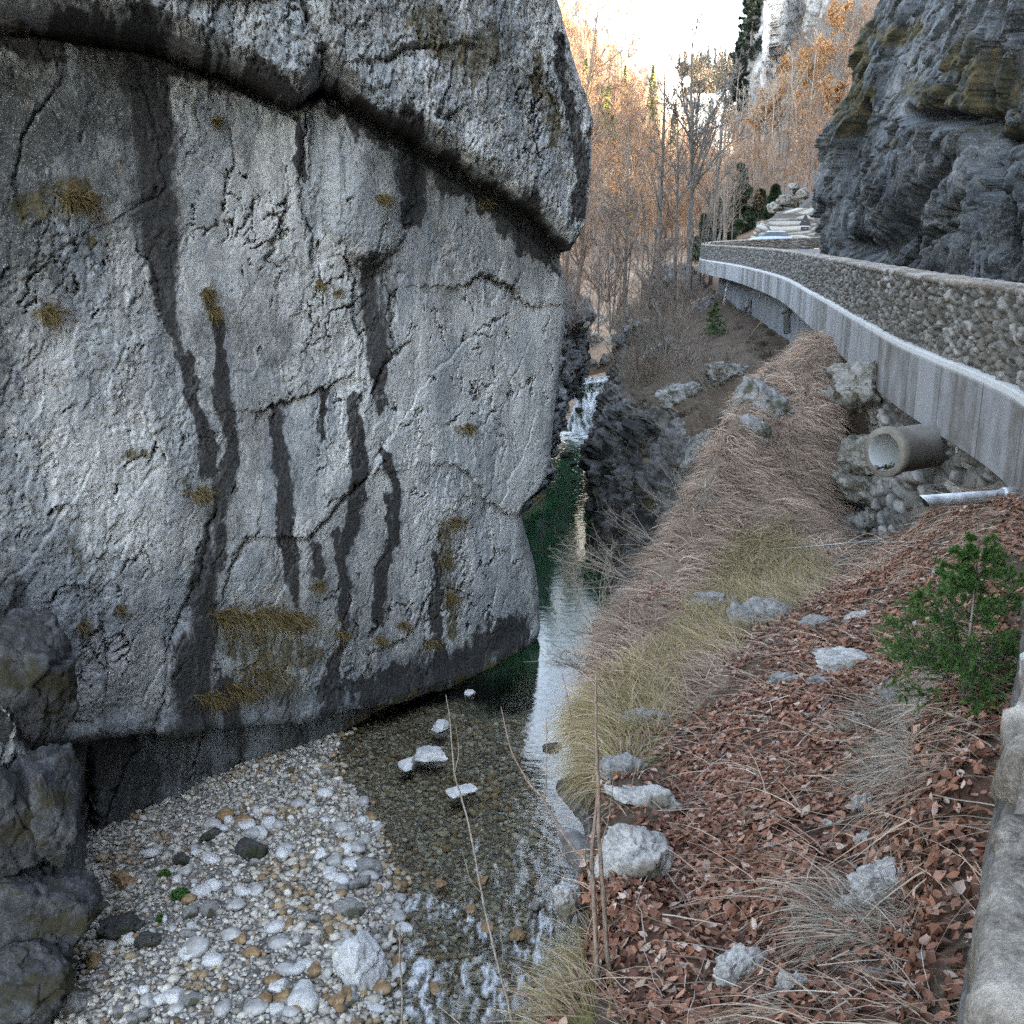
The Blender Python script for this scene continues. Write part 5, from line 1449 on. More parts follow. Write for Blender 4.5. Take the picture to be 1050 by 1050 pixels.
PEB = [(.42, .41, .385), (.50, .49, .465), (.33, .32, .30), (.57, .56, .535), (.38, .36, .325), (.46, .435, .385)]
TAN = [(.30, .22, .13), (.36, .29, .19), (.22, .15, .08)]
def build_bar():
    # gravel: thousands of small stones on the dry bar and under the shallow water
    n = 26000
    X = rng.uniform(-10.5, 1.6, n); Y = rng.uniform(11.5, 25.5, n)
    Z = bed_height(X, Y)
    over = Z > WZ - .02
    keep = over | (rng.random(n) < .45)
    keep &= (Z > WZ - .6)
    X, Y, Z, over = X[keep], Y[keep], Z[keep], over[keep]; n = len(X)
    sz = .035 + .05 * rng.random(n) ** 2 + .06 * (rng.random(n) < .10) * rng.random(n)
    patch = fbm(np.stack([X, Y, 0 * X], -1) * .6, 3, 701)
    sz *= 1 + .7 * patch + .25 * sstep(-6, -2.5, X)
    sz = np.clip(sz, .022, .16)
    V, F, own = stones(np.stack([X, Y, Z + sz * .25], -1), sz, 1, (.4, .75), 5, .09)
    c = pick(PEB, n, .22) * np.array([1, .97, .90])
    tan = (rng.random(n) < np.where(over, .10, .35)) | ((patch > .22) & (rng.random(n) < .5)); c[tan] = pick(TAN, int(tan.sum()), .2)
    dk = rng.random(n) < .12; c[dk] *= .45
    c[~over] *= np.array([.95, .9, .78])
    o = mesh_np('gravel', V, F, MAT['stone'], True, {'col': c[own]})
    tag(o, 'pale gravel of the bar below the cliff', 'gravel', kind='stuff')

def place_on_bed(px, py, zoff=0.):
    d = ray(px, py); t = WZ / d[2]
    for _ in range(6):
        x, y = d[0] * t, d[1] * t
        t = (float(bed_height(np.array([x]), np.array([y]))[0]) + zoff) / d[2]
    return d * t, t

def build_big_stones():
    big = [  # px, py, half width px, aspect, material, label
        (371, 992, 35, .85, 'boulder', 'largest pale boulder on the gravel bar beside the rapids'),
        (443, 789, 20, .55, 'boulder', 'long white stone lying in the shallow water, below the cliff foot'),
        (417, 798, 14, .6, 'boulder', 'flat white stone just left of the long white one in the shallows'),
        (451, 760, 12, .7, 'boulder', 'small white stone at the water edge, above the long white one'),
        (472, 827, 17, .5, 'boulder', 'low white stone standing alone in mid stream'),
        (483, 731, 8, .6, 'boulder', 'smallest white stone at the foot of the cliff'),
        (286, 1015, 12, .9, 'boulder', 'round white stone near the bottom of the gravel bar'),
        (346, 1027, 11, .8, 'stone_tan', 'tan rounded stone beside the largest boulder'),
        (215, 857, 12, .5, 'rock_dark', 'dark mossy stone high on the gravel bar'),
        (187, 884, 11, .7, 'rock_dark', 'dark brown stone on the gravel bar, downhill of the mossy one'),
        (330, 878, 10, .8, 'boulder', 'pale stone in the upper middle of the gravel bar'),
        (258, 873, 20, .45, 'rock_dark', 'low dark rock spread across the gravel bar'),
        (378, 893, 18, .5, 'rock_grey', 'flat grey slab at the edge of the water'),
        (358, 935, 16, .7, 'rock_grey', 'angular grey slab below the flat one at the water edge'),
        (452, 915, 9, .7, 'stone_tan', 'brown wet stone at the head of the rapids'),
        (495, 920, 9, .8, 'stone_tan', 'ochre wet stone in the middle of the rapids'),
        (530, 975, 11, 1., 'stone_tan', 'tall brown stone splashed by the white water'),
        (500, 968, 10, .8, 'stone_tan', 'dark brown stone in the white water, left of the tall one'),
        (482, 950, 8, .8, 'stone_tan', 'orange stone breaking the surface of the rapids'),
        (445, 1020, 9, .8, 'stone_tan', 'small orange stone at the bottom of the rapids'),
        (550, 945, 10, .9, 'rock_grey', 'grey stone at the far edge of the rapids'),
        (425, 1010, 9, .8, 'boulder', 'pale stone between the largest boulder and the rapids'),
        (566, 775, 12, .5, 'rock_dark', 'dark stone in the blue reflection of the river'),
    ]
    for k, (x, y, hw, asp, mat, lab) in enumerate(big):
        p, t = place_on_bed(x, y, .05)
        r = hw * t / 1050
        p[2] = max(p[2] + r * asp * .3, (WZ + r * asp * .15) if x > 405 else -99)
        make_rock('boulder' if hw > 15 else 'stone', p, r, 800 + k, mat, lab, 'boulder' if hw > 15 else 'stone', level=5, cuts=12, facet=.09, rough=.07, squash=(1, .8, asp * .9), rz=rng.uniform(0, 3))
    # individual larger cobbles
    n = 0
    while n < 150:
        x = rng.uniform(110, 425); y = rng.uniform(790, 1050)
        p, t = place_on_bed(x, y)
        if p[2] < WZ - .03 or p[0] < -8.6: continue
        if poly_sd(np.array([x]), np.array([y]), [(100, 900), (300, 805), (400, 770), (430, 800), (415, 1060), (120, 1060)])[0] < 0: continue
        r = rng.uniform(.10, .21) * (1.0 if n % 9 else 1.35)
        m = ['boulder', 'boulder', 'cobble', 'rock_grey', 'stone_tan', 'cobble'][int(rng.integers(0, 6))]
        lab = {'boulder': 'white rounded cobble lying on the gravel bar', 'cobble': 'pale grey cobble lying on the gravel bar', 'rock_grey': 'grey broken cobble lying on the gravel bar', 'stone_tan': 'tan cobble lying on the gravel bar'}[m]
        p[2] += r * .2
        make_rock('cobble', p, r, 900 + n, m, lab, 'stone', {'boulder': 'white cobbles of the bar', 'cobble': 'grey cobbles of the bar', 'rock_grey': 'broken cobbles of the bar', 'stone_tan': 'tan cobbles of the bar'}[m], level=3, cuts=5, facet=.05, rough=.05, squash=(1, rng.uniform(.65, .95), rng.uniform(.45, .75)), rz=rng.uniform(0, 6))
        n += 1
    # dark rubble in the corner below the buttress
    for k, (x, y, hw, mat, lab) in enumerate([(20, 1000, 34, 'rock_dark', 'big dark rock at the corner below the cliff'), (62, 1000, 22, 'rock_dark', 'dark rock right of the big corner rock'), (70, 1035, 26, 'rock_grey', 'grey brown rock at the bottom corner'),
                                      (25, 1045, 26, 'rock_dark', 'dark rock at the very bottom corner'), (125, 955, 24, 'rock_dark', 'low dark mossy rock where the cliff meets the gravel'), (150, 968, 16, 'rock_dark', 'small dark rock beside the low mossy one'), (95, 985, 14, 'stone_tan', 'tan block among the dark rocks below the cliff'),
                                      (128, 905, 16, 'stone_tan', 'sandy ledge at the foot of the dark cliff')]):
        p, t = place_on_bed(x, y)
        r = hw * t / 1050
        make_rock('rock', p, r, 1100 + k, mat, lab, 'rock', level=5, cuts=8, facet=.2, rough=.12, squash=(1, .9, .6), rz=k * 1.3)
    # lumpy dark blocks forming the foot of the cliff corner
    for k, (x, y, t, hw, sq, lab) in enumerate([(22, 700, 16.3, 58, (.9, .9, 1.5), 'tall dark block of rock at the cliff corner, highest of the corner blocks'), (52, 815, 16.1, 50, (.8, .9, 1.5), 'dark upright block below the highest corner block'), (8, 850, 15.8, 62, (.9, .9, 1.4), 'dark block at the outer side of the cliff corner, under the highest block'),
                                          (46, 945, 16.1, 64, (.95, .9, 1.15), 'big smooth dark lump at the foot of the cliff corner'), (10, 1010, 15.4, 56, (1.1, .9, .9), 'lowest dark block where the cliff corner meets the gravel')]):
        make_rock('rock', P(x, y, t), hw * t / 1050, 1200 + k, 'rock_corner', lab, 'rock', None, 6, 9, .09, .10, sq, k * .7)
    # green cushions on the gravel
    for k, (x, y, hw) in enumerate([(185, 919, 9), (169, 899, 6), (165, 945, 4)]):
        p, t = place_on_bed(x, y); r = hw * t / 1050; m = 700
        a = rng.uniform(0, 6.28, m); q = np.sqrt(rng.random(m)) * r
        pos = p + np.stack([q * np.cos(a), q * np.sin(a), .04 + .10 * (1 - (q / r) ** 2) * rng.random(m)], -1)
        LV, LF, LC = leaf_quads(pos, rng.uniform(.02, .05, m), pick([(.045, .12, .02), (.07, .17, .03), (.03, .08, .015)], m), .4)
        o = mesh_np('green_plant', LV, LF, MAT['leaf'], False, {'col': LC}, loc=p)
        tag(o, ['bright green leafy clump on the pale gravel', 'smaller green clump on the gravel above the bright one', 'tiny green clump on the gravel below the bright one'][k], 'plant')
# ================================================================ made things
def thing_materials():
    b = MB('old_concrete_pipe', .9, .2); n = b.noise(14, 5, .7); l = b.noise(2.2, 4, .6)
    MAT['pipe'] = b.done(b.mix(b.rng(l, .4, .65), b.mix(n, (.10, .088, .07), (.20, .18, .15)), b.mix(n, (.15, .14, .12), (.26, .245, .22))), b.bump(n, .5, .01))
    b = MB('pipe_inside', .9, .2); n = b.noise(8, 4, .6)
    MAT['pipe_in'] = b.done(b.mix(n, (.20, .22, .22), (.36, .38, .38)), b.bump(n, .3, .01))
    b = MB('galvanised', .42, .5); b.b.inputs['Metallic'].default_value = .75; n = b.noise(6, 5, .65)
    MAT['metal'] = b.done(b.mix(b.rng(n, .4, .6), (.38, .40, .42), (.60, .62, .64)), b.bump(n, .1, .005), b.rng(n, .3, .7, .35, .6))
    b = MB('car_paint', .3, .5); b.b.inputs['Coat Weight'].default_value = .4; n = b.noise(3, 3, .5); MAT['car'] = b.done(b.mix(n, (.25, .34, .40), (.29, .38, .44)))
    b = MB('car_glass', .08, .5); MAT['glass'] = b.done(b.mix(b.noise(2, 2, .5), (.02, .025, .03), (.05, .055, .06)))
    b = MB('rubber', .85, .2); MAT['rubber'] = b.done(b.mix(b.noise(20, 3, .6), (.015, .015, .015), (.03, .03, .03)))
    b = MB('rim_metal', .4, .5); b.b.inputs['Metallic'].default_value = .8; MAT['rim'] = b.done(b.mix(b.noise(9, 3, .6), (.45, .45, .46), (.6, .6, .61)))
    b = MB('lamp_glass', .15, .5); MAT['lamp'] = b.done(b.mix(b.noise(12, 2, .5), (.55, .57, .6), (.7, .72, .74)))
    b = MB('sign_back', .6, .3); MAT['sign'] = b.done(b.mix(b.noise(7, 4, .6), (.06, .062, .065), (.10, .102, .105)))
    b = MB('plate_white', .6, .3); MAT['plate'] = b.done(b.mix(b.noise(7, 4, .6), (.5, .5, .5), (.6, .6, .6)))
    # dressed stone wall with dark open joints
    b = MB('white_stone_wall', .92, .2); n = b.noise(6, 5, .65); f = b.noise(24, 4, .7)
    c = b.ramp(b.math('MULTIPLY_ADD', b.attr('cell'), .25, b.math('MULTIPLY_ADD', n, .6, b.math('MULTIPLY', f, .25))), [(.4, (.15, .145, .13)), (.6, (.27, .26, .24)), (.8, (.40, .385, .36))])
    c = b.mix(b.math('MULTIPLY', b.attr('mortar'), .9), c, (.05, .045, .04))
    MAT['white_wall'] = b.done(c, b.bump(b.math('ADD', n, f), .5, .03))

def lathe(profile, axis_pt, axis, seg=40):
    """profile: list of (distance along the axis, radius)"""
    a = unit(np.asarray(axis, float)); r = unit(np.cross(a, [0, 0, 1])); u = np.cross(r, a)
    th = np.linspace(0, 2 * np.pi, seg, endpoint=False)
    V = np.array([np.asarray(axis_pt) + a * s + rr * (np.cos(t) * r + np.sin(t) * u) for s, rr in profile for t in th])
    n = len(profile)
    i, j = np.meshgrid(np.arange(n - 1), np.arange(seg), indexing='ij'); j2 = (j + 1) % seg
    F = np.stack([i * seg + j, i * seg + j2, (i + 1) * seg + j2, (i + 1) * seg + j], -1).reshape(-1, 4)
    return V, F

def build_things():
    # big concrete outfall pipe
    m = np.array(P(906, 464, 12.55)); back = np.array(P(985, 451, 13.3))
    ax = unit(back - m); R0 = .288
    root = empty('drain_pipe', tuple(m), 'wide concrete drain pipe with a rimmed mouth sticking out of the rubble wall', 'pipe')
    V, F = lathe([(.0, R0 - .055), (.0, R0 + .01), (.02, R0 + .022), (.11, R0 + .022), (.13, R0 + .006), (.16, R0 + .006), (.17, R0 - .004), (1.6, R0 - .008)], m, ax)
    V = V + .012 * fbm(V * 6, 4, 901)[:, None] * np.array([1, 1, 1])
    mesh_np('shell', V, F, MAT['pipe'], True, parent=root)
    V, F = lathe([(.002, R0 - .056), (.02, R0 - .07), (1.5, R0 - .07), (1.5, .0)], m, ax)
    mesh_np('bore', V, F, MAT['pipe_in'], True, parent=root)
    a = rng.uniform(0, 1, 60); pos = m + ax * (.02 + .3 * a)[:, None] + np.array([0, 0, -(R0 - .085)]) + rng.normal(0, .05, (60, 3)) * np.array([1, 1, .25])
    LV, LF, LC = leaf_quads(pos, rng.uniform(.025, .05, 60), pick([(.10, .06, .035), (.06, .04, .025)], 60), .5)
    o = mesh_np('leaf_debris', LV, LF, MAT['leaf'], False, {'col': LC}); tag(o, 'brown leaf debris lying in the mouth of the concrete pipe', 'debris', kind='stuff')
    # galvanised outlet pipe
    e = np.array(P(948, 514, 9.6)); s = np.array(P(1062, 506, 9.75)); ax = unit(s - e); L = np.linalg.norm(s - e)
    root = empty('outlet_pipe', tuple(e), 'shiny galvanised outlet pipe lying over the leaves by the retaining wall', 'pipe')
    r = .058
    V, F = lathe([(.0, r - .006), (.0, r), (.01, r + .001), (L * .70, r + .001), (L, r)], e, ax, 24)
    cut = (V - e) @ ax; up = V[:, 2] - (e[2] + cut * ax[2])
    V = V - np.where(cut < .05, up * .9, 0)[:, None] * ax                       # mouth cut on the slant
    mesh_np('tube', V, F, MAT['metal'], True, parent=root)
    V, F = lathe([(.01, r - .007), (L, r - .007), (L, 0)], e, ax, 24); mesh_np('bore', V, F, MAT['rubber'], True, parent=root)
    V, F = lathe([(L * .69, r), (L * .69, r + .016), (L * .72, r + .02), (L * .80, r + .02), (L * .82, r + .012), (L, r + .012)], e, ax, 24); mesh_np('collar', V, F, MAT['metal'], True, parent=root)
    # weep pipes hanging from the beam
    for k, (x, y0, y1, t, rad, lab) in enumerate([(748, 284, 312, 63, .075, 'thin white drain pipe with a collar under the far viaduct'), (807, 296, 342, 41.2, .14, 'thicker pale drain pipe under the bend of the concrete beam'), (779, 288, 306, 51, .04, 'thin pale drain stub under the middle of the concrete beam'), (981, 452, 466, 12.4, .011, 'short white weep tube under the near end of the concrete beam')]):
        a, c = np.array(P(x, y0, t)), np.array(P(x - (6 if k == 0 else 0), y1, t)); ax = unit(c - a); L = np.linalg.norm(c - a)
        root = empty('downpipe', tuple(a), lab, 'pipe')
        V, F = lathe([(-.3, rad), (L, rad), (L, rad * .8), (L - .1, rad * .8)], a, ax, 16); mesh_np('tube', V, F, MAT['concrete' if k == 1 else 'plate'], True, parent=root)
        V, F = lathe([(L * .45, rad), (L * .45, rad * 1.5), (L * .55, rad * 1.5), (L * .55, rad)], a, ax, 16); mesh_np('collar', V, F, MAT['plate' if k != 1 else 'concrete'], True, parent=root)
    # pale stone wall at the back of the road
    c = np.array([[P(772, 262, 112), P(800, 262, 108), P(838, 262, 99)], [P(774, 238, 113), P(800, 232, 109.5), P(838, 230, 100.5)], [P(792, 222, 113.5), P(804, 216, 110.5), P(838, 213, 101.5)]], float)
    G = catmull(catmull(c, 40, 0), 90, 1); N = normals(G); N = np.where(N[..., 1:2] > 0, -N, N)
    V = G.reshape(-1, 3); s = np.stack([V[:, 0] * 1.7 + V[:, 1] * .3, V[:, 2] * 1.6, 0 * V[:, 0]], -1); s = s + .2 * fbm(s * 1.2, 2, 911)[:, None]
    f1, f2, cid, fc = worley(s, 912); e = f2 - f1
    V = V + N.reshape(-1, 3) * (.28 * sstep(.0, .3, e) + .1 * fc)[:, None]
    root = empty('stone_wall', P(805, 245, 108), 'pale wall of big irregular stones behind the parked car', 'wall')
    mesh_np('masonry', V, gridf(G.shape[0], G.shape[1]), MAT['white_wall'], True, {'cell': cid, 'mortar': sstep(.14, .05, e)}, root)
    # rocks above it
    for k, (x, y, t, hw, lab) in enumerate([(808, 206, 113, 12, 'jutting grey rock above the pale stone wall, middle one'), (824, 200, 106, 9, 'upright pale rock at the right end above the stone wall'), (795, 214, 114, 10, 'grey rock at the left end above the stone wall'), (786, 232, 114, 10, 'brown grey rock beside the left end of the stone wall'), (815, 193, 112, 8, 'topmost small rock above the stone wall')]):
        make_rock('rock', P(x, y, t), hw * t / 1050, 1800 + k, 'slab', lab, 'rock', None, 4, 9, .2, .1, (1, .8, .7), k)
    build_sign(); build_car()

def build_sign():
    t = 84.; b = np.array(P(823, 262, t)); ppm = 1050 / t
    h = 40 / ppm
    root = empty('road_sign', tuple(b), 'triangular warning sign on a pole seen from behind beside the dark cliff', 'sign')
    V, F = lathe([(0, .04), (h, .04), (h, .0)], b, (0, 0, 1), 12); mesh_np('pole', V, F, MAT['metal'], True, parent=root)
    def plate(name, pts, mat, y):
        n = len(pts); V = np.array([[b[0] + x, b[1] + yy, b[2] + z] for yy in (y, y + .03) for x, z in pts])
        me_f = [[list(range(n))], [list(range(2 * n - 1, n - 1, -1))], [[k, (k + 1) % n, n + (k + 1) % n, n + k] for k in range(n)]]
        return mesh_np(name, V, [np.array(f) for f in me_f], MAT[mat], False, parent=root)
    s = .48; zt = h
    tri = [(-s, zt - .78), (-s + .05, zt - .83), (s - .05, zt - .83), (s, zt - .78), (.05, zt + .02), (-.05, zt + .02)]
    plate('warning_plate', tri, 'sign', -.075)
    plate('supplementary_plate', [(-.33, zt - 1.25), (.33, zt - 1.25), (.33, zt - .93), (-.33, zt - .93)], 'sign', -.075)
    for z in (zt - .5, zt - 1.08):
        V, F = box(b[0] - .12, b[0] + .12, b[1] - .09, b[1] - .076, b[2] + z - .03, b[2] + z + .03); mesh_np('bracket', V, F, MAT['metal'], False, parent=root)

def build_car():
    t = 101.; c = np.array(P(791, 252.5, t)); yaw = R(-28)
    cx, sx = math.cos(yaw), math.sin(yaw)
    def W(V): V = np.asarray(V, float); return np.stack([c[0] + V[..., 0] * cx - V[..., 1] * sx, c[1] + V[..., 0] * sx + V[..., 1] * cx, c[2] + V[..., 2]], -1)
    root = empty('parked_car', tuple(c), 'light blue car on the road beyond the parapet, only its roof and windows showing', 'car')
    # body: cross sections along the length (x = length, towards the viewer's left is the front)
    st = [(-2.05, .62, .28, .62), (-1.95, .78, .24, .74), (-1.4, .84, .22, .86), (-.75, .86, .22, .94), (.9, .86, .22, .96), (1.6, .84, .22, .93), (2.0, .78, .26, .88), (2.08, .66, .32, .78)]
    ring = lambda hw, z0, z1: [(-hw * .9, z0), (-hw, z0 + .12), (-hw, z0 + (z1 - z0) * .6), (-hw * .93, z1), (0, z1 + .03), (hw * .93, z1), (hw, z0 + (z1 - z0) * .6), (hw, z0 + .12), (hw * .9, z0)]
    G = np.array([[(x, y, z) for y, z in ring(hw, z0, z1)] for x, hw, z0, z1 in st]); G = catmull(G, 5, 0)
    mesh_np('body', W(G.reshape(-1, 3)), [gridf(G.shape[0], 9), np.array([list(range(9))]), np.array([list(range((G.shape[0] - 1) * 9, G.shape[0] * 9))])], MAT['car'], True, parent=root)
    def cabin(name, z0, z1, k0, k1, mat, x0=(-1.05, -.35), x1=(1.7, 1.15)):
        pts = []
        for z, f in ((z0, k0), (z1, k1)):
            xa = x0[0] + (x0[1] - x0[0]) * f; xb = x1[0] + (x1[1] - x1[0]) * f; hw = .80 - .16 * f
            pts.append([(xa, -hw * .8, z), (xa - .12 + .12 * f, 0, z), (xa, hw * .8, z), (xa + .3, hw, z), (xb - .3, hw, z), (xb, hw * .8, z), (xb + .08, 0, z), (xb, -hw * .8, z), (xb - .3, -hw, z), (xa + .3, -hw, z)])
        V = np.array(pts[0] + pts[1], float); n = 10
        F = [np.array([[k, (k + 1) % n, n + (k + 1) % n, n + k] for k in range(n)]), np.array([list(range(n, 2 * n))])]
        return mesh_np(name, W(V), F, MAT[mat], False, parent=root)
    cabin('window', .95, 1.36, 0, .85, 'glass'); bevel(cabin('roof', 1.362, 1.46, .86, 1.05, 'car'), .03)
    for x in (-1.32, 1.28):
        for y in (-.80, .80):
            pc = W(np.array([x, y - .1 * np.sign(y), .31])); axd = np.array([-sx, cx, 0]) * np.sign(y)
            V, F = lathe([(-.1, .0), (-.1, .31), (.08, .31), (.1, .28), (.1, .2)], pc, axd, 20); w = mesh_np('wheel', V, F, MAT['rubber'], True, parent=root)
            V, F = lathe([(.085, .2), (.095, .19), (.07, .05), (.075, .0)], pc, axd, 20); rm = mesh_np('rim', V, F, MAT['rim'], True, parent=w)
    for y in (-.58, .58):
        V, F = box(-2.10, -1.98, y - .16, y + .16, .56, .70); mesh_np('headlight', W(V), F, MAT['lamp'], False, parent=root)
# ================================================================ woods
def tree_variant(h, nb, ntw, leafn, rb=.035):
    """one bare tree as light geometry: verts, quads, is-leaf flag per vertex"""
    PT, RD = trunk(np.zeros(3), h, h * .011, 6, wob=.05)
    A, AR = grow(PT, RD, nb, (.25, .97), (.22, .42), (.5, .95), 4, .2, .12, .5)
    B, BR = grow(A, AR, ntw, (.2, 1.), (.3, .6), (.35, .9), 3, .1, .18, .6, .4)
    sA = unit(rng.normal(size=(len(A), 3))); sB = unit(rng.normal(size=(len(B), 3)))
    ps = [batch_tubes(PT, RD, 4), batch_ribbons(A, np.maximum(AR, rb), sA), batch_ribbons(B, np.maximum(BR, rb * .6), sB)]
    nl = 0
    if leafn:
        k = rng.integers(0, len(B), leafn)
        V, F, _ = leaf_quads(B[k, rng.integers(1, 3, leafn)] + rng.normal(0, .25, (leafn, 3)), rng.uniform(.10, .24, leafn), np.zeros((leafn, 3)))
        ps.append((V, F)); nl = len(V)
    V, F = merge(ps)
    fl = np.zeros(len(V)); fl[len(V) - nl:] = 1 if nl else 0
    return V, F[0], fl

def forest(name, pts, variants, label, barkc, leafc, kind='stuff', scale=(.75, 1.25)):
    Vs, Fs, Cs, off = [], [], [], 0
    for p in pts:
        V, F, fl = variants[int(rng.integers(0, len(variants)))]
        a = rng.uniform(0, 6.28); c, s = math.cos(a), math.sin(a); k = rng.uniform(*scale)
        Vr = V @ np.array([[c, s, 0], [-s, c, 0], [0, 0, 1]]) * k * np.array([1, 1, rng.uniform(.9, 1.15)]) + p
        bc = np.asarray(barkc[int(rng.integers(0, len(barkc)))]); lc = np.asarray(leafc[int(rng.integers(0, len(leafc)))])
        C = np.where(fl[:, None] > .5, lc * rng.uniform(.7, 1.3), bc * rng.uniform(.75, 1.25)) * np.repeat(rng.uniform(.8, 1.2, (len(V) // 2 + 1, 1)), 2, 0)[:len(V)]
        Vs.append(Vr); Fs.append(F + off); Cs.append(C); off += len(V)
    o = mesh_np(name, np.concatenate(Vs), np.concatenate(Fs), MAT['twig'], False, {'col': np.concatenate(Cs)})
    return tag(o, label, 'forest', kind=kind)

def spruce_variant(h, n=900):
    t = rng.random(n) ** .8
    r = (1 - t) * h * .17 * rng.random(n) ** .5 + .05; a = rng.uniform(0, 6.28, n)
    p = np.stack([r * np.cos(a), r * np.sin(a), h * (.05 + .95 * t) - r * .35], -1)
    V, F, _ = leaf_quads(p, rng.uniform(.018, .04, n) * h, np.zeros((n, 3)), .5)
    return V, F, np.ones(len(V))

def build_woods():
    hs = [FAR['hs'][0], FAR['rs'][0], bank_o]
    bv = make_bvh(hs)
    vs = [tree_variant(rng.uniform(9, 13), 18, 9, k, .03) for k in (0, 0, 160, 90, 0, 260, 60)]
    warm = [(.19, .122, .08), (.245, .16, .105), (.15, .10, .07), (.29, .20, .135)]
    grey = [(.12, .10, .085), (.16, .14, .12), (.09, .08, .07)]
    orng = [(.27, .125, .05), (.32, .165, .07), (.22, .10, .045), (.30, .19, .09)]
    pts = []
    while len(pts) < 1250:
        x = rng.uniform(470, 750); y = rng.uniform(15, 262)
        edge = np.interp(x, [560, 592, 625, 640, 690, 720, 750], [-20, 24, 44, 60, 122, 152, 180])
        if y < edge + rng.uniform(8, 34): continue
        p, n = hit(bv, x, y)
        if p[1] < 130: continue
        if rng.random() > min(1, 200 / p[1] * .9): continue
        pts.append(p - np.array([0, 0, .4]))
    forest('hillside_forest', pts, vs, 'bare beech forest on the sunlit hillside', warm, orng, scale=(.55, 1.1))
    # green larch and young spruce among the beeches
    pts = [hit(bv, x, y)[0] for x, y in [(627, 175), (622, 150), (667, 155), (640, 112), (616, 160), (668, 130), (600, 120), (690, 170)]]
    sv = [spruce_variant(12, 500), spruce_variant(9, 420)]
    forest('larch_group', pts, sv, 'green larches scattered in the sunlit forest', [(.1, .09, .03)], [(.13, .15, .04), (.17, .17, .06)], scale=(.9, 1.4))
    # wood on the slope under the pale tower
    pts = []
    while len(pts) < 330:
        x = rng.uniform(735, 905); y = rng.uniform(20, 235)
        if y < np.interp(x, [735, 757, 785, 830, 884, 905], [185, 100, 70, 45, 25, 15]): continue
        p, n = hit(bv, x, y)
        if p[1] < 75: continue
        pts.append(p - np.array([0, 0, .4]))
    forest('slope_wood', pts, vs, 'bare trees on the slope under the tower', warm + grey, orng, scale=(.35, .7))
    # scattered trees on the ledges of the bright crag
    bc = make_bvh([FAR['cr'][0]]); pts = []
    while len(pts) < 110:
        x = rng.uniform(575, 700); y = rng.uniform(-10, 135)
        p, n = hit(bc, x, y, 0)
        if p[1] > 200 and fbm(np.array([[x * .04, y * .04, 0]]), 2, 95)[0] > -.05: pts.append(p)
    forest('crag_trees', pts, vs, 'small trees on the ledges of the bright crag', warm, orng, scale=(.5, 1.0))
    # distant conifers on the ridge
    bg = make_bvh([FAR['rg'][0]])
    sv = [spruce_variant(20, 140), spruce_variant(24, 160), spruce_variant(15, 120)]
    pts = []
    for k in range(1100):
        x = rng.uniform(650, 800); y = np.interp(x, [640, 684, 725, 775, 830], [104, 88, 78, 68, 56]) + abs(rng.normal(0, 22)) + 1
        p, n = hit(bg, x, y, 0)
        if p[1] > 100: pts.append(p)
    forest('ridge_forest', pts, sv, 'conifers along the distant ridge', [(.06, .05, .04)], [(.06, .062, .045), (.09, .08, .055), (.13, .105, .075), (.15, .115, .085)], scale=(.6, 1.1))  # conifer colours lightened to paint in distance haze
    return bv

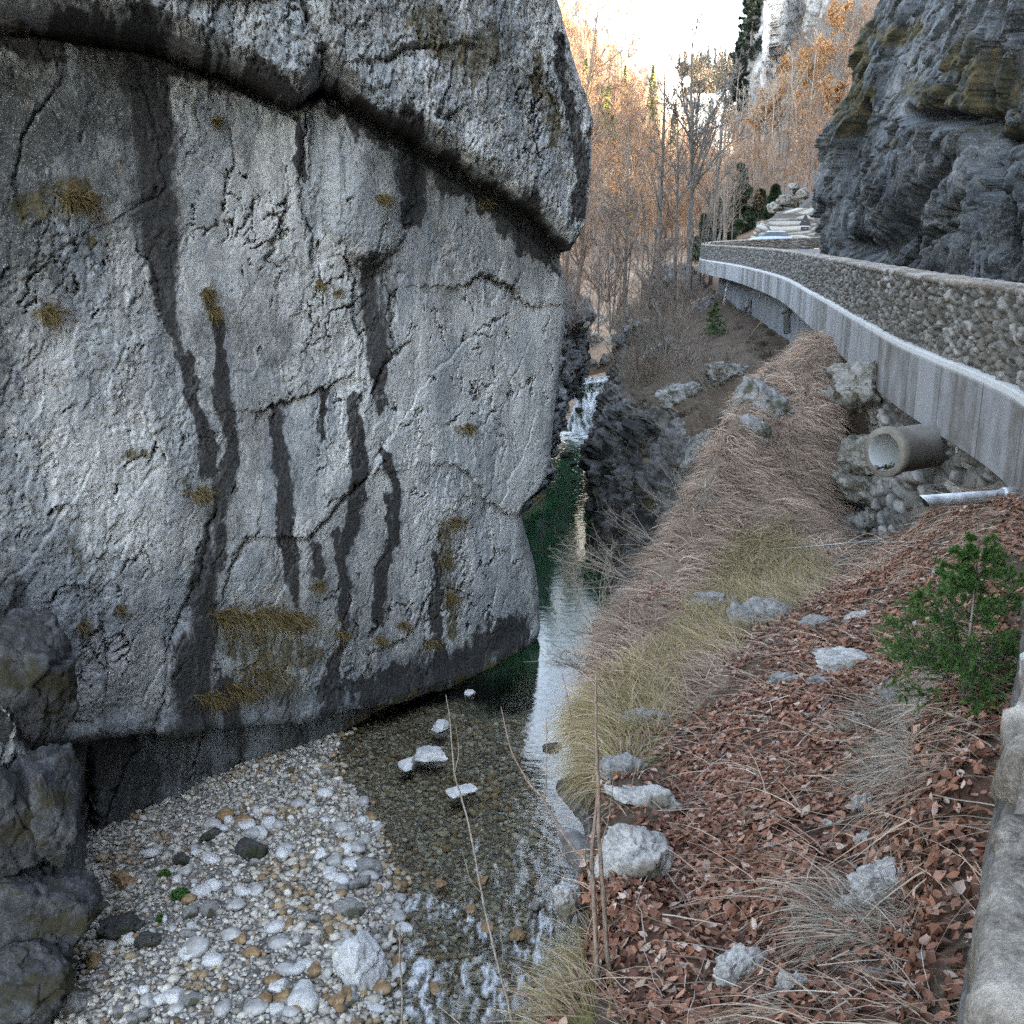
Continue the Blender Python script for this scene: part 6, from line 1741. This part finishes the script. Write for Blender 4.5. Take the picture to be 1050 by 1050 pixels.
def build_trees(bv):
    # ---- the larger bare trees in the middle of the valley; x, base y, top y, depth guess for the height, lean
    def bt(x, yb, yt, label, group=None, mat='bark', r=.16, lean=(0, 0), t=None, **k):
        p, n = hit(bv, x, yb)
        if t: p = np.array(ray(x, yb) * t)
        tt = p[1] * CP - p[2] * SP
        h = (yb - yt) * tt / 1050 * 1.02
        return bare_tree('bare_tree', p, h, r, label, group, mat, lean, **k)
    bt(706, 300, 62, 'tallest bare tree in the valley, forked high above the parapet end', r=.25, lean=(.03, 0), fork=True, n=(16, 7, 4), minr=.022, low=.4)
    bt(728, 292, 92, 'bare tree with a straight trunk right beside the tallest forked tree', r=.19, lean=(.02, 0), n=(14, 6, 4), minr=.02, low=.4)
    bt(676, 312, 96, 'slender bare tree leaning left over the river, left of the tallest forked tree', r=.20, lean=(-.10, 0), n=(14, 6, 4), minr=.02)
    bt(640, 330, 140, 'straight dark bare tree above the waterfall', r=.21, lean=(.0, 0), n=(18, 6, 3), minr=.02, low=.25)
    bt(690, 308, 130, 'bare tree with crossing limbs between the leaning and the forked tree', r=.17, lean=(.05, 0), n=(14, 6, 4), minr=.018)
    bt(742, 270, 135, 'bare tree standing just beyond the end of the parapet', r=.16, lean=(.02, 0), n=(14, 6, 4), minr=.02)
    bt(612, 330, 200, 'small bare tree beside the overhanging cliff edge, above the boulders', r=.13, lean=(.05, 0), n=(14, 6, 4), minr=.016)
    for x, yb, yt, t, ln, lab in [(578, 320, 20, 84, .03, 'bare tree reaching past the overhang of the near cliff, tallest there'), (572, 330, 90, 76, .12, 'bare tree leaning out from behind the overhang'), (584, 335, 170, 70, .16, 'low bare tree spreading from behind the cliff under the overhang')]:
        bt(x, yb, yt, lab, t=t, r=.18, lean=(ln, 0), n=(18, 7, 4), minr=.018, mat='bark_warm')
    for k in range(26):
        x = rng.uniform(600, 752); yb = np.interp(x, [600, 640, 700, 752], [335, 325, 300, 268]) + rng.uniform(-22, 14)
        bt(x, yb, yb - rng.uniform(60, 140), 'thin grey bare tree in the crowded wood across the valley floor', 'thin trees on the valley floor', mat=['bark', 'bark_warm', 'bark'][k % 3], r=rng.uniform(.06, .11), lean=(rng.normal(0, .06), rng.normal(0, .05)), n=(11, 5, 4), minr=.015, low=.25)
    # pale sunlit trunks below the tower
    for x, yb, yt in [(751, 195, 84), (757, 192, 100), (764, 188, 92), (771, 185, 110), (781, 178, 88), (790, 170, 84), (798, 160, 70), (812, 150, 62), (830, 128, 40)]:
        bt(x, yb, yt, 'pale slender trunk catching the sun on the slope below the tower', 'pale trunks below the tower', mat='bark_pale', r=.13, n=(11, 5, 3), minr=.02, low=.35)
    # beeches that kept their leaves
    for k, (x, yb, yt, lab) in enumerate([(806, 142, 70, 'orange leaved beech in the middle of the slope below the tower'), (832, 120, 50, 'orange leaved beech close under the pale tower'), (856, 96, 20, 'golden leaved beech beside the top of the dark cliff'), (846, 142, 88, 'rust leaved beech on the shaded slope next to the dark cliff'), (785, 170, 105, 'yellowish leaved beech left of the orange ones'), (740, 214, 120, 'copper leaved tree at the foot of the sunlit slope')]):
        p, n = hit(bv, x, yb); tt = p[1] * CP - p[2] * SP
        leafy_tree('beech_tree', p, (yb - yt) * tt / 1050, .16, lab, 'leafy beeches below the tower', (.24, .11, .04), (.42, .25, .11), 2600, .17, spread=1.15)
    # conifers by the road end
    for k, (x, yb, yt, lab) in enumerate([(757, 252, 172, 'tallest dark green spruce beyond the parapet'), (776, 252, 196, 'dark spruce right of the tallest one, beyond the parapet'), (738, 258, 205, 'bushy dark spruce left of the tallest one'), (793, 225, 192, 'small spruce on the rocks above the parked car'), (722, 268, 222, 'low dark spruce among the bare trunks')]):
        p, n = hit(bv, x, yb); tt = p[1] * CP - p[2] * SP
        conifer('spruce_tree', p, (yb - yt) * tt / 1050, lab, 'spruces beyond the parapet', .30, (.014, .03, .016), (.05, .08, .035), 90, -.15, 1.8, needle=.42)
    tb = make_bvh([FAR['tw'][0], FAR['rs'][0]])
    for x, yb, yt, lab in [(762, 100, -8, 'dark spruce clinging to the left edge of the pale tower, lowest one'), (769, 70, -30, 'dark spruce on the edge of the pale tower, above the lowest one'), (756, 128, 40, 'dark spruce at the foot of the pale tower')]:
        p, n = hit(tb, x, yb); tt = p[1] * CP - p[2] * SP
        conifer('spruce_tree', p, (yb - yt) * tt / 1050, lab, 'spruces on the tower edge', .17, (.010, .018, .014), (.03, .042, .03), 90, -.2, 1.4, needle=.75)

def build_shrubs(bv):
    bb = make_bvh([bank_o])
    p, n = hit(bb, 732, 346)
    conifer('young_spruce', p, 1.75, 'bushy bright green young spruce on the far bank below the viaduct', 'young spruces on the bank', .42, (.03, .07, .015), (.07, .15, .035), 60, -.05, 1.1, 'tree', .07, clear=.02)
    k = 0
    while k < 60:                                         # brown thicket on the far bank
        x = rng.uniform(598, 800); y = rng.uniform(285, 560)
        if y > np.interp(x, [598, 640, 700, 760, 800], [520, 560, 470, 395, 350]): continue
        p, n = hit(bb, x, y)
        if p[1] < 26 or p[1] > 90: continue
        if y > 400: continue
        if abs(x - 732) < 24 and 300 < y < 372: continue
        if x > 715 and y < 385: continue
        if x < np.interp(y, [285, 400, 480, 560], [600, 640, 618, 616]): continue
        h = rng.uniform(1.2, 3.0) * (.8 + p[1] / 110)
        shrub('shrub', p, h, 'leafless brown shrub in the thicket on the far right bank', 'shrubs in the thicket on the far bank', int(rng.integers(5, 9)), ['bark_warm', 'bark', 'bark_grey', 'bark_warm'][k % 4], .0045 * (1 + p[1] / 40), (-.15 if y > 420 else 0, 0, 0))
        k += 1
    lb = make_bvh([FAR['lb'][0], FAR['hs'][0]])
    for k in range(34):
        x = rng.uniform(566, 700); y = rng.uniform(262, 345)
        p, n = hit(lb, x, y)
        shrub('shrub', p, rng.uniform(2.0, 4.5), 'leafless brush on the valley floor beyond the cliff', 'brush on the valley floor', 8, ['bark_warm', 'bark', 'bark_grey'][k % 3], .014)
    # brambles leaning over the pool from the edge of the grassy spur
    for x, y, h, ln, lab in [(656, 592, 1.3, -.8, 'leafless bush leaning far out over the pool from the grassy spur'), (682, 560, 1.2, -.6, 'leafless bush on the rim of the grassy spur above the dark rock'), (622, 644, 1.0, -.6, 'leafless bush at the lower rim of the grassy spur'), (708, 524, 1.1, -.4, 'twiggy bush on the spur rim beside the dark rock face'), (610, 684, .8, -.8, 'fine pale bush at the lowest rim of the spur over the blue water')]:
        p, n = hit(bb, x, y)
        shrub('bush', p, h, lab, None, 10, 'bark_grey', .0022, (ln, .1, -.2), .8, (6, 5))
    # sapling of spruce between the leaves and the wall
    p, n = hit(bb, 986, 722)
    conifer('spruce_sapling', p, .84, 'bright green spruce sapling growing on the leafy bank beside the near wall', 'young spruces on the bank', .54, (.03, .072, .016), (.10, .19, .05), 90, .0, 3.6, 'tree', .020, rad=.011, clear=.03)
    return bb

def stems(name, lines, mat, label, cat='sapling', group=None):
    """young stems traced through the air: each line is a list of (px, py, depth, radius)"""
    ps = []
    for ln in lines:
        pt = catmull(np.array([P(a, b, t) for a, b, t, r in ln]), 8); rd = np.interp(np.linspace(0, 1, len(pt)), np.linspace(0, 1, len(ln)), [l[3] for l in ln])
        pt = pt + .012 * np.stack([fbm(pt * 4, 2, 5), fbm(pt * 4 + 9, 2, 6), fbm(pt * 4 + 5, 2, 7)], -1)
        for j in range(5, len(pt), 9): rd[j] *= 1.35
        ps.append(batch_tubes(pt[None], rd[None], 7))
    V, F = merge(ps)
    o = mesh_np(name, V, F, MAT[mat], True)
    return tag(o, label, cat, group)

def build_foreground(bb):
    a = 4.62
    stems('sapling', [[(630, 1050, a, .012), (624, 985, a, .012), (617, 900, a, .0105), (614, 840, a, .0095), (612, 770, a, .008), (611, 720, a, .006), (611, 690, a, .0045)],
                      [(613, 1052, a - .02, .0135), (611, 960, a - .02, .012), (607, 890, a - .01, .010), (609, 850, a, .008), (613, 800, a + .01, .006)],
                      [(608, 885, a, .007), (590, 872, a + .05, .0065), (572, 845, a + .15, .006), (556, 818, a + .2, .0055), (540, 800, a + .25, .0045), (524, 768, a + .3, .0035), (514, 724, a + .35, .002)],
                      [(611, 772, a, .005), (598, 763, a + .05, .0042), (588, 745, a + .1, .0034), (581, 712, a + .1, .0024), (576, 690, a + .1, .0015)],
                      [(558, 822, a + .2, .004), (560, 790, a + .2, .0026), (560, 738, a + .22, .0015)],
                      [(612, 905, a, .004), (600, 880, a - .05, .003), (604, 850, a - .1, .002), (597, 805, a - .1, .0012)],
                      [(615, 875, a, .0035), (624, 838, a - .05, .0026), (628, 800, a - .08, .0015)],
                      [(620, 1005, a, .004), (600, 1003, a - .1, .003), (575, 1006, a - .2, .002)]], 'bark_warm', 'double stemmed leafless sapling rising in front of the river from the lower bank', 'sapling')
    stems('sapling', [[(536, 1090, 5.0, .006), (516, 1010, 5.1, .006), (503, 960, 5.2, .0058), (494, 915, 5.3, .0055), (484, 860, 5.4, .005), (473, 818, 5.5, .0045), (465, 790, 5.5, .004), (462, 740, 5.6, .003), (457, 712, 5.6, .002)],
                      [(465, 795, 5.5, .003), (470, 770, 5.5, .002), (468, 745, 5.5, .0012)], [(512, 1000, 5.1, .003), (516, 980, 5.0, .0022), (512, 950, 5.0, .0012)],
                      [(494, 915, 5.3, .0028), (482, 900, 5.3, .002), (474, 870, 5.3, .001)]], 'bark_grey', 'single pale whip of a sapling crossing in front of the rapids', 'sapling')
    stems('sapling', [[(412, 1130, 5.0, .005), (412, 1040, 5.1, .005), (410, 985, 5.1, .0045), (410, 948, 5.1, .004)]], 'bark_grey', 'short pale twig standing upright at the lower edge, in front of the gravel', 'twig')
    a = 4.4
    for k, (ln, lab) in enumerate([([(700, 1049), (660, 1043), (620, 1045), (590, 1049)], 'fallen grey branch lying at the bottom edge of the leafy bank'),
                                   ([(742, 820), (730, 800), (738, 790)], 'short pale stick among the leaves on the upper bank'),
                                   ([(705, 795), (712, 808), (720, 822)], 'pale dry twig at the left rim of the leaves')]):
        lines = []
        for x, y in ln:
            p, n = hit(bb, x, y, 4.2); tt = p[1] * CP - p[2] * SP
            if k == 0: tt = 4.15 + (700 - x) * .004
            lines.append((x, y, tt - .05, .009 - .004 * k * .5))
        stems('fallen_stick', [lines], 'bark_grey', lab, 'stick')
    # two thin wires of an old fence above the big pipe's outfall
    for k, (ln, lab) in enumerate([([(765, 556, 15.2), (850, 558, 15.0), (905, 552, 14.6)], 'thin fence wire across the dead grass, upper of two'), ([(700, 563, 14.6), (790, 563, 14.3), (880, 556, 14.0), (925, 556, 12.2)], 'thin fence wire across the dead grass, lower of two')]):
        pt = catmull(np.array([P(*q) for q in ln]), 8)
        V, F = batch_tubes(pt[None], np.full((1, len(pt)), .0045), 5)
        o = mesh_np('fence_wire', V, F, MAT['metal'], True); tag(o, lab, 'wire')

ROCKS = [  # px, py, half width px, squash (x, y, z), material, label
    (648, 893, 36, (1, .8, 1.0), 'rock_white', 'rough white limestone block at the left rim of the leaf covered bank'),
    (664, 822, 26, (1.3, .6, .5), 'rock_white', 'long low white ledge above the rough white block'),
    (640, 860, 14, (1.0, .7, .6), 'rock_white', 'small white rock on the mossy rim between ledge and block'),
    (583, 925, 20, (.7, .8, 1.1), 'rock_white', 'white rock rim above the moss over the rapids'),
    (915, 912, 34, (1.1, .8, .6), 'rock_white', 'broad pale rock among dry strands close to the near wall'),
    (876, 936, 16, (1.0, .8, .6), 'rock_white', 'small white rock in front of the broad pale one'),
    (884, 832, 15, (.7, .7, 1.3), 'rock_white', 'upright pale rock in the middle of the dry strands'),
    (893, 864, 12, (1.1, .8, .6), 'rock_white', 'bright white chip of rock below the upright one'),
    (914, 724, 15, (.6, .6, 1.5), 'rock_grey', 'upright grey stone below the spruce sapling'),
    (764, 1000, 24, (1.0, .8, .9), 'rock_white', 'jagged white rock at the lower edge of the leaves'),
    (814, 1018, 19, (.7, .7, 1.5), 'rock_white', 'tall pale rock at the bottom between leaves and grass'),
    (902, 1003, 13, (.9, .8, 1.2), 'rock_grey', 'small grey rock in the green grass near the bottom'),
    (870, 684, 26, (1.3, .8, .45), 'rock_white', 'flat pale rock left of the spruce sapling'),
    (845, 700, 18, (1.1, .8, .6), 'rock_grey', 'grey rock just left of the flat pale one'),
    (880, 636, 12, (1.2, .8, .5), 'rock_white', 'little white stone on the leafy slope above the flat pale rock'),
    (808, 700, 14, (1.2, .8, .7), 'rock_grey', 'grey rock at the edge of grass and leaves'),
    (795, 630, 28, (1.2, .9, .8), 'rock_grey', 'rugged grey outcrop under the yellow grass tussock'),
    (765, 640, 24, (1.0, .9, .9), 'rock_grey', 'darker rugged outcrop left of the one under the tussock'),
    (735, 622, 22, (1.0, .9, .9), 'rock_grey', 'dark hollowed outcrop at the left end of the row under the grass'),
    (783, 420, 26, (1.0, .8, 1.1), 'rock_grey', 'grey crag sticking out of the top of the grassy spur'),
    (772, 447, 18, (1.0, .8, 1.0), 'rock_grey', 'lower grey crag on the river side of the spur top'),
    (660, 742, 22, (1.1, .8, .9), 'rock_grey', 'lichen grey rock in the lower grass of the spur'),
    (776, 312, 16, (.9, .8, 1.2), 'rock_grey', 'hollow grey rock pinnacle below the viaduct'),
    (690, 288, 20, (1.2, .8, .8), 'rock_grey', 'rounded grey rock at the far end of the viaduct'),
    (720, 318, 14, (1.2, .8, .8), 'rock_grey', 'grey rock beside the bright green young spruce'),
    (712, 470, 18, (.7, .7, 1.6), 'rock_grey', 'pale patch of bare rock on the dark face across the pool'),
    (700, 405, 20, (1.2, .8, .8), 'rock_grey', 'grey rock ledge above the dark rock face across the pool'),
    (680, 360, 16, (1.2, .8, .9), 'rock_grey', 'grey rock in the brown thicket, upstream of the ledge'),
    (745, 385, 18, (1.2, .8, .8), 'rock_grey', 'grey rock in the hollow behind the grassy spur'),
    (655, 340, 13, (1.2, .8, .9), 'rock_grey', 'small grey rock high in the brown thicket'),
    (640, 790, 22, (1.0, .8, .9), 'rock_grey', 'dark grey rock below the yellow grass beside the long white ledge'),
    (838, 640, 16, (1.3, .8, .6), 'rock_grey', 'flat grey rock on the slope between leaves and pipe'),
    # bedded rock beside the big pipe
    (884, 396, 36, (1.1, .9, .75), 'slab', 'pale block of bedrock right under the concrete beam'),
    (908, 420, 22, (1.0, .9, .7), 'slab', 'smaller bedrock block between the pale block and the pipe'),
    (890, 470, 32, (1.1, .9, .7), 'slab', 'bedrock block just left of the pipe mouth'),
    (893, 505, 34, (1.2, .9, .5), 'slab', 'slanting bedrock slab below the pipe mouth'),
    (882, 545, 26, (.9, .9, .8), 'slab', 'brownish bedrock block at the bottom of the stack below the pipe'),
    (850, 410, 14, (1, .8, .7), 'slab', 'weathered block at the left of the bedrock under the beam'),
]
def build_rocks(bb):
    for k, (x, y, hw, sq, mat, lab) in enumerate(ROCKS):
        p, n = hit(bb, x, y)
        if mat == 'slab' and x > 860: p = np.array(P(x, y, 17.2)); n = np.array([-.5, -.6, .2])
        tt = p[1] * CP - p[2] * SP
        r = hw * tt / 1050
        r *= 1.22
        c = p + n * r * (.1 if mat != 'rock_grey' else -.12)
        make_rock('rock', c, r, 1300 + k, mat, lab, 'rock', None, 5, 9 if mat != 'slab' else 16, .22, .12, sq, rng.uniform(-.5, .5), (rng.normal(0, .15), rng.normal(0, .15)))
    # loose white chips in the leaves
    for k, (x, y, hw) in enumerate([(797, 764, 6), (742, 780, 5), (848, 846, 8), (846, 905, 6), (790, 868, 6), (870, 690, 7), (700, 860, 6), (985, 760, 5), (940, 640, 6), (960, 588, 6), (905, 618, 5), (830, 735, 6)]):
        p, n = hit(bb, x, y); tt = p[1] * CP - p[2] * SP; r = hw * tt / 1050
        make_rock('stone', p + np.array([0, 0, r * .2]), r, 1500 + k, 'rock_white', 'white chip of limestone lying loose on the leafy bank', 'stone', 'white chips on the bank', 3, 6, .1, .08, (1, .8, .5), k)
    # boulders behind the waterfall
    hb = make_bvh([FAR['hs'][0], FAR['lb'][0]])
    for k, (x, y, hw, lab) in enumerate([(604, 376, 11, 'grey boulder right above the waterfall, left one'), (622, 372, 12, 'grey boulder right above the waterfall, right one'), (610, 352, 13, 'large pale boulder behind the two above the waterfall'), (630, 350, 10, 'pale boulder at the right of the pile above the waterfall'), (598, 335, 10, 'grey boulder high in the pile above the waterfall'), (618, 330, 9, 'small boulder at the top of the pile above the waterfall')]):
        p, n = hit(hb, x, y); tt = p[1] * CP - p[2] * SP; r = hw * tt / 1050
        make_rock('boulder', p, r, 1600 + k, 'rock_grey' if k % 2 else 'slab', lab, 'boulder', None, 4, 9, .15, .1, (1, .8, .75), k)
    for k, (x, y, t, hw, lab) in enumerate([(595, 404, 67.2, 6, 'dark rock splitting the cascade at its left'), (594, 420, 66.5, 5, 'dark rock at the left foot of the cascade'), (624, 416, 66.8, 6, 'dark rock at the right foot of the cascade'), (582, 466, 58, 8, 'dark wet rock in the riffle at the head of the pool'), (588, 476, 54, 5, 'small wet rock in the riffle at the head of the pool')]):
        make_rock('rock', P(x, y, t), hw * t / 1050, 1700 + k, 'rock_dark', lab, 'rock', None, 4, 8, .15, .1, (1, .8, .7), k)

def build_cliff_tufts():
    """grass tufts hanging from ledges of the left cliff"""
    bc = make_bvh([cliff_o])
    Vs, Cs = [], []
    for x, y, w, n in [(80, 205, 16, 420), (48, 320, 10, 260), (211, 300, 7, 200), (218, 318, 6, 160), (327, 292, 5, 120), (392, 203, 7, 200), (478, 438, 8, 220), (262, 632, 34, 700), (300, 636, 20, 500), (228, 632, 10, 260), (219, 716, 12, 320), (247, 708, 14, 360),
                    (463, 536, 12, 260), (455, 575, 6, 160), (462, 612, 8, 220), (440, 660, 8, 180), (390, 656, 7, 160), (412, 640, 7, 140), (205, 505, 10, 200), (325, 600, 7, 150), (350, 650, 7, 160), (498, 210, 7, 150), (220, 125, 5, 120), (345, 300, 4, 90), (60, 790, 12, 220), (85, 640, 7, 120), (122, 622, 5, 90), (270, 690, 20, 240)]:
        pts, ns = [], []
        for k in range(n // 6):
            p, nn = hit(bc, x + rng.normal(0, w * .55), y + rng.normal(0, w * .22)); pts.append(p); ns.append(nn)
        pts = np.repeat(np.array(pts), 5, 0) + rng.normal(0, .02, (len(pts) * 5, 3)); ns = np.repeat(np.array(ns), 5, 0); m = len(pts)
        V, F = blades(pts, unit(ns + np.array([0, 0, .5])), rng.uniform(.15, .5, m) * (.6 + w / 30), rng.uniform(.006, .012, m), .2, .3, .35, 5, .5)
        Vs.append((V, F)); Cs.append(np.repeat(pick([(.20, .15, .06), (.13, .105, .04), (.26, .20, .10), (.10, .07, .03)], m), 10, 0))
    V, F = merge(Vs)
    o = mesh_np('cliff_grass', V, F, MAT['grass'], False, {'col': np.concatenate(Cs)})
    tag(o, 'tufts of dry grass on the ledges of the river cliff', 'grass', kind='stuff')
# ================================================================ world, sun, camera
SUN_EL, SUN_AZ = R(21), R(122)        # azimuth clockwise from +Y: the sun stands behind the right shoulder
def build_light():
    w = bpy.data.worlds.new('World'); SC.world = w; w.use_nodes = True
    nt = w.node_tree; bg = nt.nodes['Background']
    sk = nt.nodes.new('ShaderNodeTexSky'); sk.sky_type = 'NISHITA'; sk.sun_disc = False
    sk.sun_elevation = SUN_EL; sk.sun_rotation = SUN_AZ; sk.air_density = 1.0; sk.dust_density = 1.5; sk.ozone_density = .4
    # thin high cloud whitens the blue
    bw = nt.nodes.new('ShaderNodeRGBToBW'); nt.links.new(sk.outputs[0], bw.inputs[0])
    mx = nt.nodes.new('ShaderNodeMix'); mx.data_type = 'RGBA'; mx.inputs[0].default_value = .44
    tn = nt.nodes.new('ShaderNodeMix'); tn.data_type = 'RGBA'; tn.blend_type = 'MULTIPLY'; tn.inputs[0].default_value = 1; tn.inputs[7].default_value = (1.03, 1.0, .93, 1)
    nt.links.new(bw.outputs[0], tn.inputs[6]); nt.links.new(sk.outputs[0], mx.inputs[6]); nt.links.new(tn.outputs[2], mx.inputs[7])
    nt.links.new(mx.outputs[2], bg.inputs[0]); bg.inputs[1].default_value = .15
    sd = bpy.data.lights.new('sun', 'SUN'); sd.energy = 2.4; sd.angle = R(.5); sd.color = (1, .84, .66)
    so = bpy.data.objects.new('sun', sd); link(so)
    d = Vector((math.sin(SUN_AZ) * math.cos(SUN_EL), math.cos(SUN_AZ) * math.cos(SUN_EL), math.sin(SUN_EL)))
    so.rotation_euler = d.to_track_quat('Z', 'Y').to_euler(); so.location = d * 200
    c = bpy.data.cameras.new('camera'); co = bpy.data.objects.new('camera', c); link(co)
    c.sensor_width = 36; c.lens = 36; c.clip_start = .05; c.clip_end = 6000
    co.location = (0, 0, 0); co.rotation_euler = (R(90) - PITCH, 0, 0)
    SC.camera = co
    SC.view_settings.view_transform = 'Standard'; SC.view_settings.look = 'None'
    SC.view_settings.exposure = 4.0; SC.view_settings.gamma = 1
    SC.cycles.max_bounces = 6; SC.cycles.diffuse_bounces = 3; SC.cycles.glossy_bounces = 3; SC.cycles.transparent_max_bounces = 12
    SC.cycles.transmission_bounces = 2; SC.cycles.use_denoising = False; SC.cycles.denoiser = 'OPENIMAGEDENOISE'; SC.cycles.denoising_prefilter = 'ACCURATE'; SC.cycles.use_adaptive_sampling = False
    SC.cycles.caustics_reflective = False; SC.cycles.caustics_refractive = False; SC.cycles.sample_clamp_indirect = 6

build_materials(); far_materials(); veg_materials(); stone_materials()
_b = MB('tan_river_stone', .8, .3); _n = _b.noise(6, 5, .65); MAT['stone_tan'] = _b.done(_b.ramp(_n, [(.35, (.11, .07, .035)), (.55, (.24, .16, .085)), (.7, (.36, .27, .16))]), _b.bump(_n, .5, .03))
_b = MB('grey_river_stone', .85, .3); _n = _b.noise(5, 5, .65); MAT['cobble'] = _b.done(_b.ramp(_n, [(.35, (.20, .195, .185)), (.55, (.35, .345, .33)), (.7, (.46, .455, .44))]), _b.bump(_n, .5, .03))
build_light()
cliff_o, cliff_G = build_left_cliff()
build_right_cliff()
bank_o, bank_G, bank_A = build_bank()
build_bed(); build_water()
build_wall()
FAR = build_far()
build_cover(bank_G, bank_A); twig_litter(bank_G, bank_A)
build_bar(); build_big_stones()
thing_materials()
BV = build_woods()
build_trees(BV)
BB = build_shrubs(BV)
build_foreground(BB)
build_rocks(BB)
build_cliff_tufts()
build_things()
